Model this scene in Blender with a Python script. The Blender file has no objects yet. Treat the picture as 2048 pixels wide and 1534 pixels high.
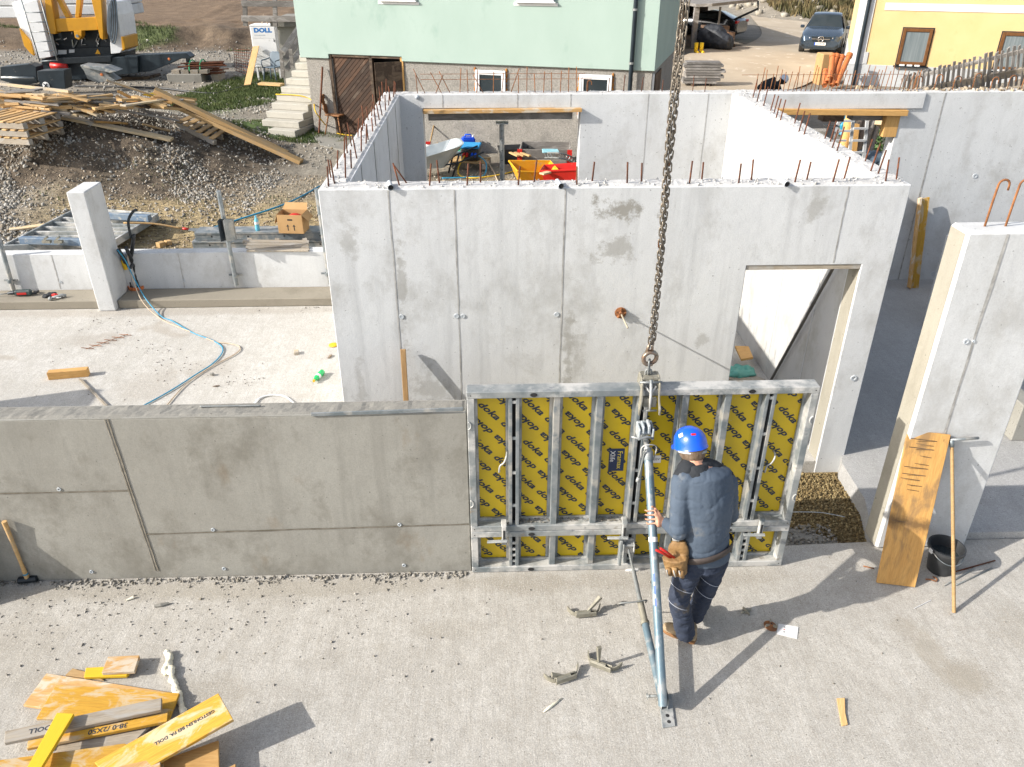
import bpy, bmesh, math, random
import numpy as np
from mathutils import Vector, Matrix, Euler, noise
R = math.radians
random.seed(7); rng = np.random.default_rng(11)
scene = bpy.context.scene
COL = scene.collection

# ------------------------------------------------------------------ camera
CAM = Vector((0, 0, 4.74)); PITCH = R(29.2); YAW = R(1.85); F = 1568.0
cd = bpy.data.cameras.new('camera'); cam = bpy.data.objects.new('camera', cd); COL.objects.link(cam)
cam.location = CAM; cam.rotation_euler = (R(90) - PITCH, 0, -YAW)
cd.sensor_width = 36; cd.lens = 36 * F / 2048; cd.clip_start = .1; cd.clip_end = 900
scene.camera = cam
# ------------------------------------------------------------------ light
SUN_AZ = R(16)          # light travels towards +X, turned this far towards +Y
SUN_EL = R(28.7)
w = bpy.data.worlds.new('World'); scene.world = w; w.use_nodes = True
nt = w.node_tree; bgn = nt.nodes['Background']
sky = nt.nodes.new('ShaderNodeTexSky'); sky.sky_type = 'NISHITA'; sky.sun_disc = False
sky.sun_elevation = SUN_EL
fx, fy = -math.cos(SUN_AZ), -math.sin(SUN_AZ)      # direction towards the sun
sky.sun_rotation = math.atan2(fx, fy)
sky.air_density = 1.0; sky.dust_density = 2.2; sky.ozone_density = 1.0
hs = nt.nodes.new('ShaderNodeHueSaturation'); hs.inputs['Saturation'].default_value = .62          # thin high haze whitens the sky
nt.links.new(sky.outputs[0], hs.inputs['Color']); nt.links.new(hs.outputs[0], bgn.inputs[0]); bgn.inputs[1].default_value = .15
sl = bpy.data.lights.new('sun', 'SUN'); sl.energy = 4.6; sl.angle = R(.55); sl.color = (1, .945, .86)
so = bpy.data.objects.new('sun', sl); COL.objects.link(so)
so.rotation_euler = Vector((fx * math.cos(SUN_EL), fy * math.cos(SUN_EL), math.sin(SUN_EL))).to_track_quat('Z', 'Y').to_euler()
so.location = (-20, -8, 20)
scene.view_settings.view_transform = 'Standard'; scene.view_settings.look = 'None'
scene.view_settings.gamma = 1; scene.view_settings.exposure = .63
scene.view_settings.use_curve_mapping = False

# ------------------------------------------------------------------ helpers
_fw = Vector((math.sin(YAW) * math.cos(PITCH), math.cos(YAW) * math.cos(PITCH), -math.sin(PITCH)))
_rt = Vector((math.cos(YAW), -math.sin(YAW), 0)); _up = _rt.cross(_fw)
def ray(px, py): return _rt * ((px - 1024) / F) - _up * ((py - 767) / F) + _fw
def P(px, py, z=None, y=None, x=None):
    "surveyed point: where the photograph's pixel meets the plane z=, y= or x="
    d = ray(px, py)
    t = (z - CAM.z) / d.z if z is not None else (y / d.y if y is not None else x / d.x)
    return CAM + d * t
def ss(a, b, x):
    t = min(1, max(0, (x - a) / (b - a))); return t * t * (3 - 2 * t)
PM = {}
def thing(name, label, cat, loc=(0, 0, 0), rz=0, group=None):
    o = bpy.data.objects.new(name, None); COL.objects.link(o)
    o.empty_display_size = .2
    o.location = loc; o.rotation_euler = (0, 0, rz); o['label'] = label; o['category'] = cat
    if group: o['group'] = group
    PM[o.name] = Matrix.Translation(Vector(loc)) @ Matrix.Rotation(rz, 4, 'Z')
    return o
def tag(o, label, cat, group=None):
    o['label'] = label; o['category'] = cat
    if group: o['group'] = group
    return o
def struct(o): o['kind'] = 'structure'; return o
def stuff(o, label=None, cat=None):
    o['kind'] = 'stuff'
    if label: o['label'] = label; o['category'] = cat
    return o
def frame(d, up=Vector((0, 0, 1))):
    x = Vector(d).normalized(); z = Vector(up) - Vector(up).dot(x) * x
    if z.length < 1e-5: z = Vector((0, 1, 0)) - Vector((0, 1, 0)).dot(x) * x
    z.normalize(); y = z.cross(x)
    return Matrix((x, y, z)).transposed()
class MB:
    def __init__(s): s.v = []; s.f = []
    def add(s, vs, fs):
        k = len(s.v); s.v += [Vector(a) for a in vs]; s.f += [tuple(k + i for i in f) for f in fs]; return s
    def box(s, c, d, M=None):
        c = Vector(c); h = Vector(d) / 2; vs = []
        for z in (-1, 1):
            for x, y in ((-1, -1), (1, -1), (1, 1), (-1, 1)):
                p = Vector((x * h.x, y * h.y, z * h.z)); vs.append(c + (M @ p if M else p))
        return s.add(vs, [(3, 2, 1, 0), (4, 5, 6, 7), (0, 1, 5, 4), (1, 2, 6, 5), (2, 3, 7, 6), (3, 0, 4, 7)])
    def bb(s, x0, x1, y0, y1, z0, z1): return s.box(((x0 + x1) / 2, (y0 + y1) / 2, (z0 + z1) / 2), (x1 - x0, y1 - y0, z1 - z0))
    def bar(s, a, b, w, t, up=(0, 0, 1)):
        a = Vector(a); b = Vector(b); return s.box((a + b) / 2, ((b - a).length, w, t), frame(b - a, Vector(up)))
    def prism(s, pts, vec):
        n = len(pts); vec = Vector(vec); a = [Vector(p) for p in pts]
        return s.add(a + [p + vec for p in a], [tuple(range(n))[::-1], tuple(range(n, 2 * n))] + [(i, (i + 1) % n, n + (i + 1) % n, n + i) for i in range(n)])
    def tube(s, pts, r, n=8, closed=False, caps=True):
        pts = [Vector(p) for p in pts]; m = len(pts); rs = r if isinstance(r, (list, tuple)) else [r] * m
        vs = []; ref = None
        for i in range(m):
            if closed: d = pts[(i + 1) % m] - pts[i - 1]
            else: d = pts[min(i + 1, m - 1)] - pts[max(i - 1, 0)]
            if d.length < 1e-9: d = Vector((0, 0, 1))
            d.normalize()
            if ref is None: ref = d.orthogonal().normalized()
            ref = ref - ref.dot(d) * d
            ref = ref.normalized() if ref.length > 1e-6 else d.orthogonal().normalized()
            b = d.cross(ref)
            for k in range(n):
                a = 2 * math.pi * k / n; vs.append(pts[i] + (ref * math.cos(a) + b * math.sin(a)) * rs[i])
        fs = []
        for i in range(m if closed else m - 1):
            j = (i + 1) % m
            for k in range(n): fs.append((i * n + k, i * n + (k + 1) % n, j * n + (k + 1) % n, j * n + k))
        if caps and not closed: fs += [tuple(range(n))[::-1], tuple(range((m - 1) * n, m * n))]
        return s.add(vs, fs)
    def lathe(s, prof, c=(0, 0, 0), n=20, M=None):
        c = Vector(c); vs = []
        for r, z in prof:
            for k in range(n):
                a = 2 * math.pi * k / n; p = Vector((r * math.cos(a), r * math.sin(a), z)); vs.append(c + (M @ p if M else p))
        m = len(prof); fs = [(i * n + k, i * n + (k + 1) % n, (i + 1) * n + (k + 1) % n, (i + 1) * n + k) for i in range(m - 1) for k in range(n)]
        if prof[0][0] > 1e-6: fs.append(tuple(range(n))[::-1])
        if prof[-1][0] > 1e-6: fs.append(tuple(range((m - 1) * n, m * n)))
        return s.add(vs, fs)
    def loft(s, rings, n=16):
        "rings: (centre, rx, ry, side, normal)"
        vs = []
        for c, rx, ry, sd, nm in rings:
            nm = Vector(nm).normalized(); sd = Vector(sd); sd = (sd - sd.dot(nm) * nm).normalized(); b = nm.cross(sd)
            for k in range(n):
                a = 2 * math.pi * k / n; vs.append(Vector(c) + sd * rx * math.cos(a) + b * ry * math.sin(a))
        m = len(rings); fs = [(i * n + k, i * n + (k + 1) % n, (i + 1) * n + (k + 1) % n, (i + 1) * n + k) for i in range(m - 1) for k in range(n)]
        fs += [tuple(range(n))[::-1], tuple(range((m - 1) * n, m * n))]
        return s.add(vs, fs)
    def ball(s, c, r, sub=2, sc=(1, 1, 1), M=None):
        bm = bmesh.new(); bmesh.ops.create_icosphere(bm, subdivisions=sub, radius=r); bm.verts.ensure_lookup_table()
        vs = [Vector((v.co.x * sc[0], v.co.y * sc[1], v.co.z * sc[2])) for v in bm.verts]
        vs = [Vector(c) + (M @ v if M else v) for v in vs]
        s.add(vs, [tuple(v.index for v in f.verts) for f in bm.faces]); bm.free(); return s
    def mesh(s, name, T=None):
        me = bpy.data.meshes.new(name); me.from_pydata([tuple(T @ v) if T else tuple(v) for v in s.v], [], s.f); me.update(); return me
    def obj(s, name, mt, parent=None, smooth=False, bev=0, local=False, seg=1):
        M = Matrix.Identity(4)
        if parent is not None:
            if not local: M = PM[parent.name]
        elif s.v and not local:
            xs = [v.x for v in s.v]; ys = [v.y for v in s.v]; zs = [v.z for v in s.v]
            M = Matrix.Translation(((min(xs) + max(xs)) / 2, (min(ys) + max(ys)) / 2, min(zs)))
        me = s.mesh(name, M.inverted() if not local else None)
        if bev:
            bm = bmesh.new(); bm.from_mesh(me)
            es = [e for e in bm.edges if len(e.link_faces) == 2 and e.calc_face_angle(0) > .5]
            bmesh.ops.bevel(bm, geom=es, offset=bev, segments=seg, affect='EDGES', clamp_overlap=True)
            bm.to_mesh(me); bm.free()
        me.materials.append(mt)
        if smooth:
            me.polygons.foreach_set('use_smooth', [True] * len(me.polygons))
            if smooth == 2: me.set_sharp_from_angle(angle=R(38))
        o = bpy.data.objects.new(name, me); COL.objects.link(o)
        if parent is not None: o.parent = parent; PM[o.name] = PM.get(parent.name, Matrix.Identity(4))
        elif not local: o.location = M.translation; PM[o.name] = M
        else: PM[o.name] = Matrix.Identity(4)
        return o
def plank(name, a, b, wd, t, mt, parent=None, up=(0, 0, 1), label=None, cat=None, group=None, bev=.003, taper=0):
    "board with its own local X along the grain, so that the grain follows it"
    a = Vector(a); b = Vector(b); L = (b - a).length
    M = Matrix.Translation((a + b) / 2) @ frame(b - a, Vector(up)).to_4x4()
    mb = MB(); h = L / 2
    j = lambda q: random.uniform(-q, q)
    e0 = j(.02) if L > .5 else 0; e1 = j(.02) if L > .5 else 0
    mb.add([(-h + e0, -wd / 2, -t / 2), (h + e1, -wd / 2 + taper, -t / 2), (h - e1, wd / 2 - taper, -t / 2), (-h - e0, wd / 2, -t / 2),
            (-h + e0, -wd / 2, t / 2), (h + e1, -wd / 2 + taper, t / 2), (h - e1, wd / 2 - taper, t / 2), (-h - e0, wd / 2, t / 2)],
           [(3, 2, 1, 0), (4, 5, 6, 7), (0, 1, 5, 4), (1, 2, 6, 5), (2, 3, 7, 6), (3, 0, 4, 7)])
    o = mb.obj(name, mt, None, bev=bev, local=True)
    if parent is not None:
        o.parent = parent; ml = PM[parent.name].inverted() @ M
    else: ml = M
    o.location = ml.translation; o.rotation_euler = ml.to_euler(); PM[o.name] = M
    if label: tag(o, label, cat, group)
    return o
def slab(name, pts, t, mt, parent=None, ax=0, bev=.003, **k):
    "flat sheet from its corner points (top face); local X along edge ax"
    pts = [Vector(p) for p in pts]; n = (pts[1] - pts[0]).cross(pts[-1] - pts[0]).normalized()
    if n.z < 0: pts = pts[::-1]; n = -n
    x = pts[(ax + 1) % len(pts)] - pts[ax]; M3 = frame(x, n); c = sum(pts, Vector()) / len(pts)
    M = Matrix.Translation(c) @ M3.to_4x4(); Mi = M.inverted()
    mb = MB(); q = [Mi @ p for p in pts]; q = [Vector((p.x, p.y, -t)) for p in q]
    mb.prism(q, (0, 0, t)); o = mb.obj(name, mt, None, bev=bev, local=True)
    ml = M
    if parent is not None: o.parent = parent; ml = PM[parent.name].inverted() @ M
    o.location = ml.translation; o.rotation_euler = ml.to_euler(); PM[o.name] = M
    if k: tag(o, k['label'], k['cat'], k.get('group'))
    return o
def dup(root, loc, rz, label=None, scale=None):
    r = root.copy(); COL.objects.link(r); r.location = loc; r.rotation_euler = (0, 0, rz)
    if scale: r.scale = (scale,) * 3
    if label: r['label'] = label
    for ch in list(root.children):
        c = ch.copy(); COL.objects.link(c); c.parent = r
        for g in ch.children:
            d = g.copy(); COL.objects.link(d); d.parent = c
    return r
def rough_path(pts, n=8):
    "Catmull-Rom through the points"
    pts = [Vector(p) for p in pts]; out = []
    for i in range(len(pts) - 1):
        p0 = pts[max(i - 1, 0)]; p1 = pts[i]; p2 = pts[i + 1]; p3 = pts[min(i + 2, len(pts) - 1)]
        for k in range(n):
            t = k / n
            out.append(.5 * ((2 * p1) + (p2 - p0) * t + (2 * p0 - 5 * p1 + 4 * p2 - p3) * t * t + (3 * p1 - p0 - 3 * p2 + p3) * t ** 3))
    out.append(pts[-1]); return out
def text_mesh(body, size, extrude=0, offset=0, shear=0, space=1):
    cu = bpy.data.curves.new('t', 'FONT'); cu.body = body; cu.size = size; cu.extrude = extrude; cu.offset = offset; cu.shear = shear
    cu.align_x = 'CENTER'; cu.align_y = 'CENTER'; cu.space_character = space; cu.resolution_u = 2
    o = bpy.data.objects.new('t', cu); COL.objects.link(o)
    dg = bpy.context.evaluated_depsgraph_get(); dg.update()
    me = bpy.data.meshes.new_from_object(o.evaluated_get(dg)); bpy.data.objects.remove(o)
    vs = [v.co.copy() for v in me.vertices]; fs = [tuple(p.vertices) for p in me.polygons]; bpy.data.meshes.remove(me)
    return vs, fs
def put_text(name, body, size, M, mt, parent, **k):
    "lettering lying in the local XY plane of M (world matrix)"
    vs, fs = text_mesh(body, size, **k); mb = MB(); mb.add([M @ v for v in vs], fs)
    return mb.obj(name, mt, parent)
def scatter(name, pts, sizes, mt, flat=.6, sub=1, parent=None):
    "one mesh of many stones"
    bm = bmesh.new(); bmesh.ops.create_icosphere(bm, subdivisions=sub, radius=1); bm.verts.ensure_lookup_table()
    base = np.array([v.co[:] for v in bm.verts]); tri = np.array([[v.index for v in f.verts] for f in bm.faces]); bm.free()
    n = len(pts); nv = len(base)
    q = rng.normal(size=(n, 4)); q /= np.linalg.norm(q, axis=1)[:, None]
    a, b, c, d = q.T
    Rm = np.stack([1 - 2 * (c * c + d * d), 2 * (b * c - a * d), 2 * (b * d + a * c), 2 * (b * c + a * d), 1 - 2 * (b * b + d * d), 2 * (c * d - a * b), 2 * (b * d - a * c), 2 * (c * d + a * b), 1 - 2 * (b * b + c * c)], 1).reshape(n, 3, 3)
    sc = np.stack([rng.uniform(.7, 1.3, n), rng.uniform(.6, 1.1, n), rng.uniform(flat * .6, flat * 1.2, n)], 1)
    jit = rng.uniform(.75, 1.2, (n, nv, 1))
    V = base[None] * jit * sc[:, None, :] * np.asarray(sizes)[:, None, None]
    V = np.einsum('nij,nvj->nvi', Rm, V) + np.asarray(pts)[:, None, :]
    Fc = (tri[None] + (np.arange(n) * nv)[:, None, None]).reshape(-1, 3)
    me = bpy.data.meshes.new(name); V = V.reshape(-1, 3)
    me.vertices.add(len(V)); me.vertices.foreach_set('co', V.astype(np.float32).ravel())
    me.loops.add(Fc.size); me.loops.foreach_set('vertex_index', Fc.astype(np.int32).ravel())
    me.polygons.add(len(Fc)); me.polygons.foreach_set('loop_start', np.arange(0, Fc.size, 3, dtype=np.int32))
    col = np.repeat(rng.uniform(0, 1, n), nv * 1).astype(np.float32)
    at = me.attributes.new('rnd', 'FLOAT', 'POINT'); at.data.foreach_set('value', col)
    me.update(); me.validate(); me.materials.append(mt)
    o = bpy.data.objects.new(name, me); COL.objects.link(o)
    if parent is not None: o.parent = parent; o.location = -PM[parent.name].translation
    return stuff(o)

# ------------------------------------------------------------------ materials
class NT:
    def __init__(s, name):
        s.m = bpy.data.materials.new(name); s.m.use_nodes = True; s.t = s.m.node_tree; s.b = s.t.nodes['Principled BSDF']
    def n(s, ty, **k):
        x = s.t.nodes.new(ty)
        for a, b in k.items(): setattr(x, a, b)
        return x
    def l(s, a, b): s.t.links.new(a, b)
    def ramp(s, src, stops):
        r = s.n('ShaderNodeValToRGB'); e = r.color_ramp.elements
        while len(e) < len(stops): e.new(.5)
        for q, (p, c) in zip(e, stops): q.position = p; q.color = (c, c, c, 1) if isinstance(c, (int, float)) else (*c, 1)
        s.l(src, r.inputs[0]); return r.outputs[0]
    def mix(s, f, a, b, mode='MIX'):
        m = s.n('ShaderNodeMix', data_type='RGBA', blend_type=mode)
        for sock, v in ((m.inputs[0], f), (m.inputs[6], a), (m.inputs[7], b)):
            if isinstance(v, (int, float)): sock.default_value = v
            elif isinstance(v, (tuple, list)): sock.default_value = (*v, 1)
            else: s.l(v, sock)
        return m.outputs[2]
    def noise(s, vec, scale, detail=5, rough=.55, dist=0):
        x = s.n('ShaderNodeTexNoise'); x.inputs['Scale'].default_value = scale; x.inputs['Detail'].default_value = detail
        x.inputs['Roughness'].default_value = rough; x.inputs['Distortion'].default_value = dist; s.l(vec, x.inputs['Vector']); return x.outputs['Fac']
    def mapv(s, vec, scale=(1, 1, 1), loc=(0, 0, 0)):
        x = s.n('ShaderNodeMapping'); x.inputs['Scale'].default_value = scale; x.inputs['Location'].default_value = loc; s.l(vec, x.inputs['Vector']); return x.outputs[0]
    def sc(s, a, f):
        m = s.n('ShaderNodeMath', operation='MULTIPLY'); s.l(a, m.inputs[0]); m.inputs[1].default_value = f; return m.outputs[0]
    def coords(s, rand=True):
        tc = s.n('ShaderNodeTexCoord'); s.oi = s.n('ShaderNodeObjectInfo')
        if not rand: return tc.outputs['Object']
        mu = s.n('ShaderNodeMath', operation='MULTIPLY'); s.l(s.oi.outputs['Random'], mu.inputs[0]); mu.inputs[1].default_value = 37
        va = s.n('ShaderNodeVectorMath', operation='ADD'); s.l(tc.outputs['Object'], va.inputs[0]); s.l(mu.outputs[0], va.inputs[1]); return va.outputs[0]
    def bump(s, h, strength, dist=.01, prev=None):
        b = s.n('ShaderNodeBump'); b.inputs['Strength'].default_value = strength; b.inputs['Distance'].default_value = dist; s.l(h, b.inputs['Height'])
        if prev is not None: s.l(prev, b.inputs['Normal'])
        return b.outputs[0]
    def out(s, col, rough=.8, metal=0, normal=None):
        if isinstance(col, (tuple, list)): s.b.inputs['Base Color'].default_value = (*col, 1)
        else: s.l(col, s.b.inputs['Base Color'])
        if isinstance(rough, (int, float)): s.b.inputs['Roughness'].default_value = rough
        else: s.l(rough, s.b.inputs['Roughness'])
        s.b.inputs['Metallic'].default_value = metal
        if normal is not None: s.l(normal, s.b.inputs['Normal'])
        return s.m
def nmat(name, c1, c2, sc=4, rough=.7, metal=0, bump=.3, bs=60, spots=(), st=(1, 1, 1), rnd=0, dist=.005, lo=.35, hi=.65, coat=0):
    k = NT(name); v = k.coords(); vm = k.mapv(v, st)
    c = k.mix(k.ramp(k.noise(vm, sc, 6), [(lo, 0), (hi, 1)]), c1, c2)
    for (cs, ssc, a, b) in spots: c = k.mix(k.ramp(k.noise(k.mapv(v, st, (3, 7, 1)), ssc, 5, .6), [(a, 0), (b, 1)]), c, cs)
    if rnd:
        mr = k.n('ShaderNodeMapRange'); k.l(k.oi.outputs['Random'], mr.inputs[0]); mr.inputs[3].default_value = 1 - rnd; mr.inputs[4].default_value = 1 + rnd * .6
        c = k.mix(1.0, c, mr.outputs[0], 'MULTIPLY')
    nb = k.bump(k.noise(vm, bs, 4), bump, dist) if bump else None
    if coat: k.b.inputs['Coat Weight'].default_value = coat; k.b.inputs['Coat Roughness'].default_value = .08
    return k.out(c, rough, metal, nb)
def concrete(name, base, stain, light=None, amt=.5, streak=.5, fine=.25, rough=.85, blot=1.2, rust=None, patches=()):
    k = NT(name); v = k.coords()
    c = k.mix(k.ramp(k.noise(v, blot, 8, .66, 0), [(.3, 0), (.72, 1)]), base, light or tuple(x * 1.13 for x in base))
    # stains with a ragged edge, then rain streaks
    m = k.ramp(k.noise(k.mapv(v, (1, 1, .75), (5, 2, 9)), 1.7, 10, .74, .15), [(.5, 0), (.66, amt)])
    c = k.mix(m, c, stain)
    m = k.ramp(k.noise(k.mapv(v, (5, 5, .35), (1, 8, 2)), 1.6, 5, .6), [(.5, 0), (.75, streak)])
    c = k.mix(m, c, tuple(x * .82 for x in base))
    c = k.mix(k.ramp(k.noise(v, 90, 4, .7), [(.35, fine), (.6, 0)]), c, tuple(x * .6 for x in base))
    c = k.mix(k.ramp(k.noise(k.mapv(v, (1, 1, 1), (9, 4, 4)), 34, 2, .5), [(.7, 0), (.74, .75)]), c, tuple(x * .38 for x in base))
    for (px_, pz_, rx_, rz_, am_) in patches:               # stains of their own shape, in object coordinates
        vd = k.n('ShaderNodeVectorMath', operation='LENGTH'); k.l(k.mapv(k.n('ShaderNodeTexCoord').outputs['Object'], (1 / rx_, 0, 1 / rz_), (-px_ / rx_, 0, -pz_ / rz_)), vd.inputs[0])
        nn = k.noise(v, 7, 9, .75); ad = k.n('ShaderNodeMath', operation='MULTIPLY_ADD'); k.l(nn, ad.inputs[0]); ad.inputs[1].default_value = 3.6; k.l(vd.outputs['Value'], ad.inputs[2])
        c = k.mix(k.ramp(ad.outputs[0], [(.0, am_), (.999, am_)]) if 0 else k.ramp(k.sc(ad.outputs[0], .3), [(.62, am_), (.74, 0)]), c, stain)
    if rust: c = k.mix(k.ramp(k.noise(k.mapv(v, (1, 1, .6), (2, 2, 6)), 3.1, 6, .6), [(.62, 0), (.75, .5)]), c, rust)
    nb = k.bump(k.noise(v, 130, 4, .7), .22, .004); nb = k.bump(k.noise(v, 9, 4), .25, .012, nb)
    return k.out(c, rough, 0, nb)
def wood(name, c1, c2, c3=None, rnd=.25, rough=.75, grain=1, m3=(.5, .62), s3=2.2, knots=True, band=None):
    k = NT(name); v = k.coords()
    g = k.noise(k.mapv(v, (1.2, 14, 14)), 3.2, 6, .6, .7)
    c = k.mix(k.ramp(g, [(.3, 0), (.7, 1)]), c1, c2)
    fn = k.noise(k.mapv(v, (4, 70, 70)), 3, 3)
    c = k.mix(k.ramp(fn, [(.38, .35 * grain), (.55, 0)]), c, tuple(x * .5 for x in c1))
    if c3: c = k.mix(k.ramp(k.noise(k.mapv(v, (1, 2.2, 2.2), (4, 4, 1)), s3, 7, .65, .8), [(m3[0], 0), (m3[1], 1)]), c, c3)
    if knots: c = k.mix(k.ramp(k.noise(k.mapv(v, (3, 8, 8), (8, 1, 1)), 3, 1), [(.76, 0), (.8, .6)]), c, tuple(x * .35 for x in c1))
    if band:                                               # spilt stain across the board
        sx = k.n('ShaderNodeSeparateXYZ'); k.l(k.mapv(k.n('ShaderNodeTexCoord').outputs['Object'], (1 / band[1], 1, 1), (-band[0] / band[1], 0, 0)), sx.inputs[0])
        ab = k.n('ShaderNodeMath', operation='ABSOLUTE'); k.l(sx.outputs[0], ab.inputs[0]); ad = k.n('ShaderNodeMath', operation='MULTIPLY_ADD'); k.l(k.noise(v, 9, 7, .7), ad.inputs[0]); ad.inputs[1].default_value = 2; k.l(ab.outputs[0], ad.inputs[2])
        c = k.mix(k.ramp(k.sc(ad.outputs[0], .4), [(.45, .85), (.72, 0)]), c, band[2])
    mr = k.n('ShaderNodeMapRange'); k.l(k.oi.outputs['Random'], mr.inputs[0]); mr.inputs[3].default_value = 1 - rnd; mr.inputs[4].default_value = 1 + rnd * .5
    c = k.mix(1.0, c, mr.outputs[0], 'MULTIPLY')
    return k.out(c, rough, 0, k.bump(fn, .35, .003))
def stones(name, cols, rough=.8):
    k = NT(name); a = k.n('ShaderNodeAttribute', attribute_name='rnd'); n = len(cols)
    c = k.ramp(a.outputs['Fac'], [(i / (n - 1), q) for i, q in enumerate(cols)])
    v = k.coords(False); c = k.mix(k.ramp(k.noise(v, 40, 3), [(.3, .3), (.6, 0)]), c, tuple(x * .6 for x in cols[0]))
    return k.out(c, rough)

M = {}
M['wall'] = concrete('pale_concrete', (.55, .56, .565), (.35, .34, .315), amt=.55, streak=.4)
M['wall_w'] = concrete('white_concrete', (.48, .475, .46), (.34, .315, .26), amt=.6, streak=.45, fine=.15)
M['wall_f'] = concrete('block_front_concrete', (.56, .572, .582), (.27, .26, .235), amt=.5, streak=.9, patches=((.03, 2.72, .42, .18, .95), (.0, 2.35, .26, .2, .6), (-.3, 1.3, .12, .5, .35), (-1.75, .9, .3, .5, .4), (1.9, 2.1, .3, .12, .5), (-2.35, 2.5, .12, .3, .4), (1.75, 2.75, .15, .2, .5), (-1.93, 2.0, .07, .8, .55), (-.38, 1.3, .08, .9, .6), (-.85, .6, .1, .5, .4), (.9, 1.45, .1, .12, .45), (-2.4, .9, .08, .6, .35), (2.25, 1.1, .06, .5, .4)))
M['stair'] = concrete('stair_concrete', (.42, .40, .35), (.27, .25, .2), amt=.5, streak=.2)
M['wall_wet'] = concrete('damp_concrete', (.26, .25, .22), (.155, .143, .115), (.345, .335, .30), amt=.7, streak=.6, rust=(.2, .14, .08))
M['curb'] = concrete('wet_mortar', (.25, .225, .18), (.17, .15, .115), amt=.6, streak=0)
M['end'] = concrete('board_cast_concrete', (.30, .28, .23), (.21, .19, .145), amt=.6, streak=.5)
M['curb_top'] = concrete('mortar_top', (.235, .225, .20), (.15, .14, .12), amt=.6, streak=0, fine=.5)
M['rough'] = concrete('broken_concrete', (.50, .495, .485), (.36, .35, .33), amt=.4, streak=0, fine=.45)
M['seam'] = nmat('seam_grey', (.26, .255, .24), (.46, .45, .43), 14, .9)
M['hole'] = nmat('dark_hole', (.012, .012, .014), (.03, .03, .03), 9, .9, bump=0)
M['ring'] = nmat('grey_plastic_ring', (.42, .46, .5), (.52, .55, .57), 20, .6, bump=0)
M['rust'] = nmat('rusty_steel', (.17, .055, .022), (.09, .035, .02), 30, .85, .2, .4, 200, rnd=.3)
M['rust_l'] = nmat('orange_rust', (.34, .14, .05), (.17, .07, .03), 12, .85, .1, .4, 200, rnd=.2)
M['galv'] = nmat('galvanised_steel', (.30, .32, .33), (.17, .20, .215), 9, .5, .45, .12, 90, [((.42, .41, .38), 5, .52, .62), ((.16, .13, .10), 7, .66, .76)])
M['galv_w'] = nmat('cement_splashed_steel', (.33, .34, .335), (.17, .195, .205), 6, .6, .25, .25, 70, [((.55, .54, .515), 4, .46, .6), ((.19, .2, .22), 11, .62, .72), ((.24, .2, .15), 6, .64, .74)])
M['galv_d'] = nmat('dull_steel', (.19, .205, .21), (.30, .31, .30), 10, .55, .5, .2, 90, [((.36, .34, .3), 6, .55, .7)])
M['blue_steel'] = nmat('worn_blue_pipe', (.115, .18, .225), (.18, .235, .265), 5, .45, .35, .12, 90, [((.32, .34, .34), 9, .54, .64), ((.04, .13, .30), 6, .64, .7), ((.45, .42, .36), 30, .66, .72)], st=(1, 1, .5))
M['blue_paint'] = nmat('blue_channel', (.10, .17, .27), (.22, .26, .3), 7, .55, .2, .15, 60, [((.4, .4, .38), 6, .58, .68)])
M['cast'] = nmat('cast_clamp_steel', (.22, .21, .17), (.33, .31, .25), 16, .6, .4, .3, 90, [((.12, .09, .06), 10, .62, .72)])
M['chain'] = nmat('oily_chain_steel', (.15, .13, .105), (.27, .235, .19), 25, .42, .7, .2, 120, [((.16, .07, .03), 12, .6, .7)])
M['ply_y'] = nmat('yellow_coated_plywood', (.61, .43, .006), (.52, .36, .008), 3, .42, 0, .08, 30, [((.33, .25, .1), 3.5, .66, .8), ((.42, .34, .2), 12, .71, .78)])
M['print'] = nmat('navy_print', (.012, .02, .035), (.03, .04, .06), 30, .6, bump=0)
M['wood'] = wood('fresh_timber', (.46, .28, .11), (.58, .385, .18), (.40, .30, .19), rnd=.35, m3=(.55, .7))
M['wood_p'] = wood('pale_timber', (.50, .37, .21), (.62, .49, .31), (.38, .34, .28), rnd=.35)
M['wood_g'] = wood('weathered_timber', (.27, .225, .17), (.40, .35, .28), (.34, .32, .29), rnd=.35)
M['wood_o'] = wood('orange_timber', (.50, .27, .08), (.60, .36, .13), (.36, .2, .07), rnd=.15, m3=(.58, .7))
M['wood_d'] = wood('dark_timber', (.05, .032, .02), (.10, .062, .036), (.16, .11, .07), rnd=.35)
M['wood_grey'] = wood('silvered_timber', (.17, .155, .14), (.27, .25, .23), (.33, .31, .29), rnd=.35)
M['fply'] = wood('yellow_formwork_board', (.52, .265, .022), (.62, .36, .04), (.54, .42, .26), rnd=.22, grain=.9, m3=(.5, .6), s3=3.8)
M['fply_b'] = wood('bright_yellow_board', (.74, .47, .015), (.70, .44, .02), (.62, .46, .2), rnd=.1, grain=.2, m3=(.6, .75))
M['fply_o'] = wood('peach_formwork_board', (.52, .29, .10), (.60, .37, .15), (.56, .48, .37), rnd=.2, grain=.9, m3=(.5, .6), s3=4)
M['fply_s'] = wood('stained_formwork_board', (.45, .235, .065), (.55, .32, .10), (.27, .16, .065), rnd=.05, grain=.9, m3=(.5, .64), s3=2.6, band=(-.12, .09, (.10, .055, .02)))
M['ply_edge'] = wood('board_edge', (.25, .15, .07), (.35, .22, .11), rnd=.1)
M['green'] = nmat('pale_green_render', (.325, .42, .375), (.355, .45, .405), 1.3, .93, 0, .25, 160, [((.27, .37, .325), 2.2, .58, .75)], st=(1, 1, .6))
M['green2'] = M['green']
M['plinth'] = nmat('roughcast', (.33, .31, .28), (.25, .235, .21), 26, .95, 0, .9, 55, [((.19, .18, .165), 2.2, .56, .75), ((.12, .115, .11), 48, .6, .66)], dist=.02)
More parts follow.
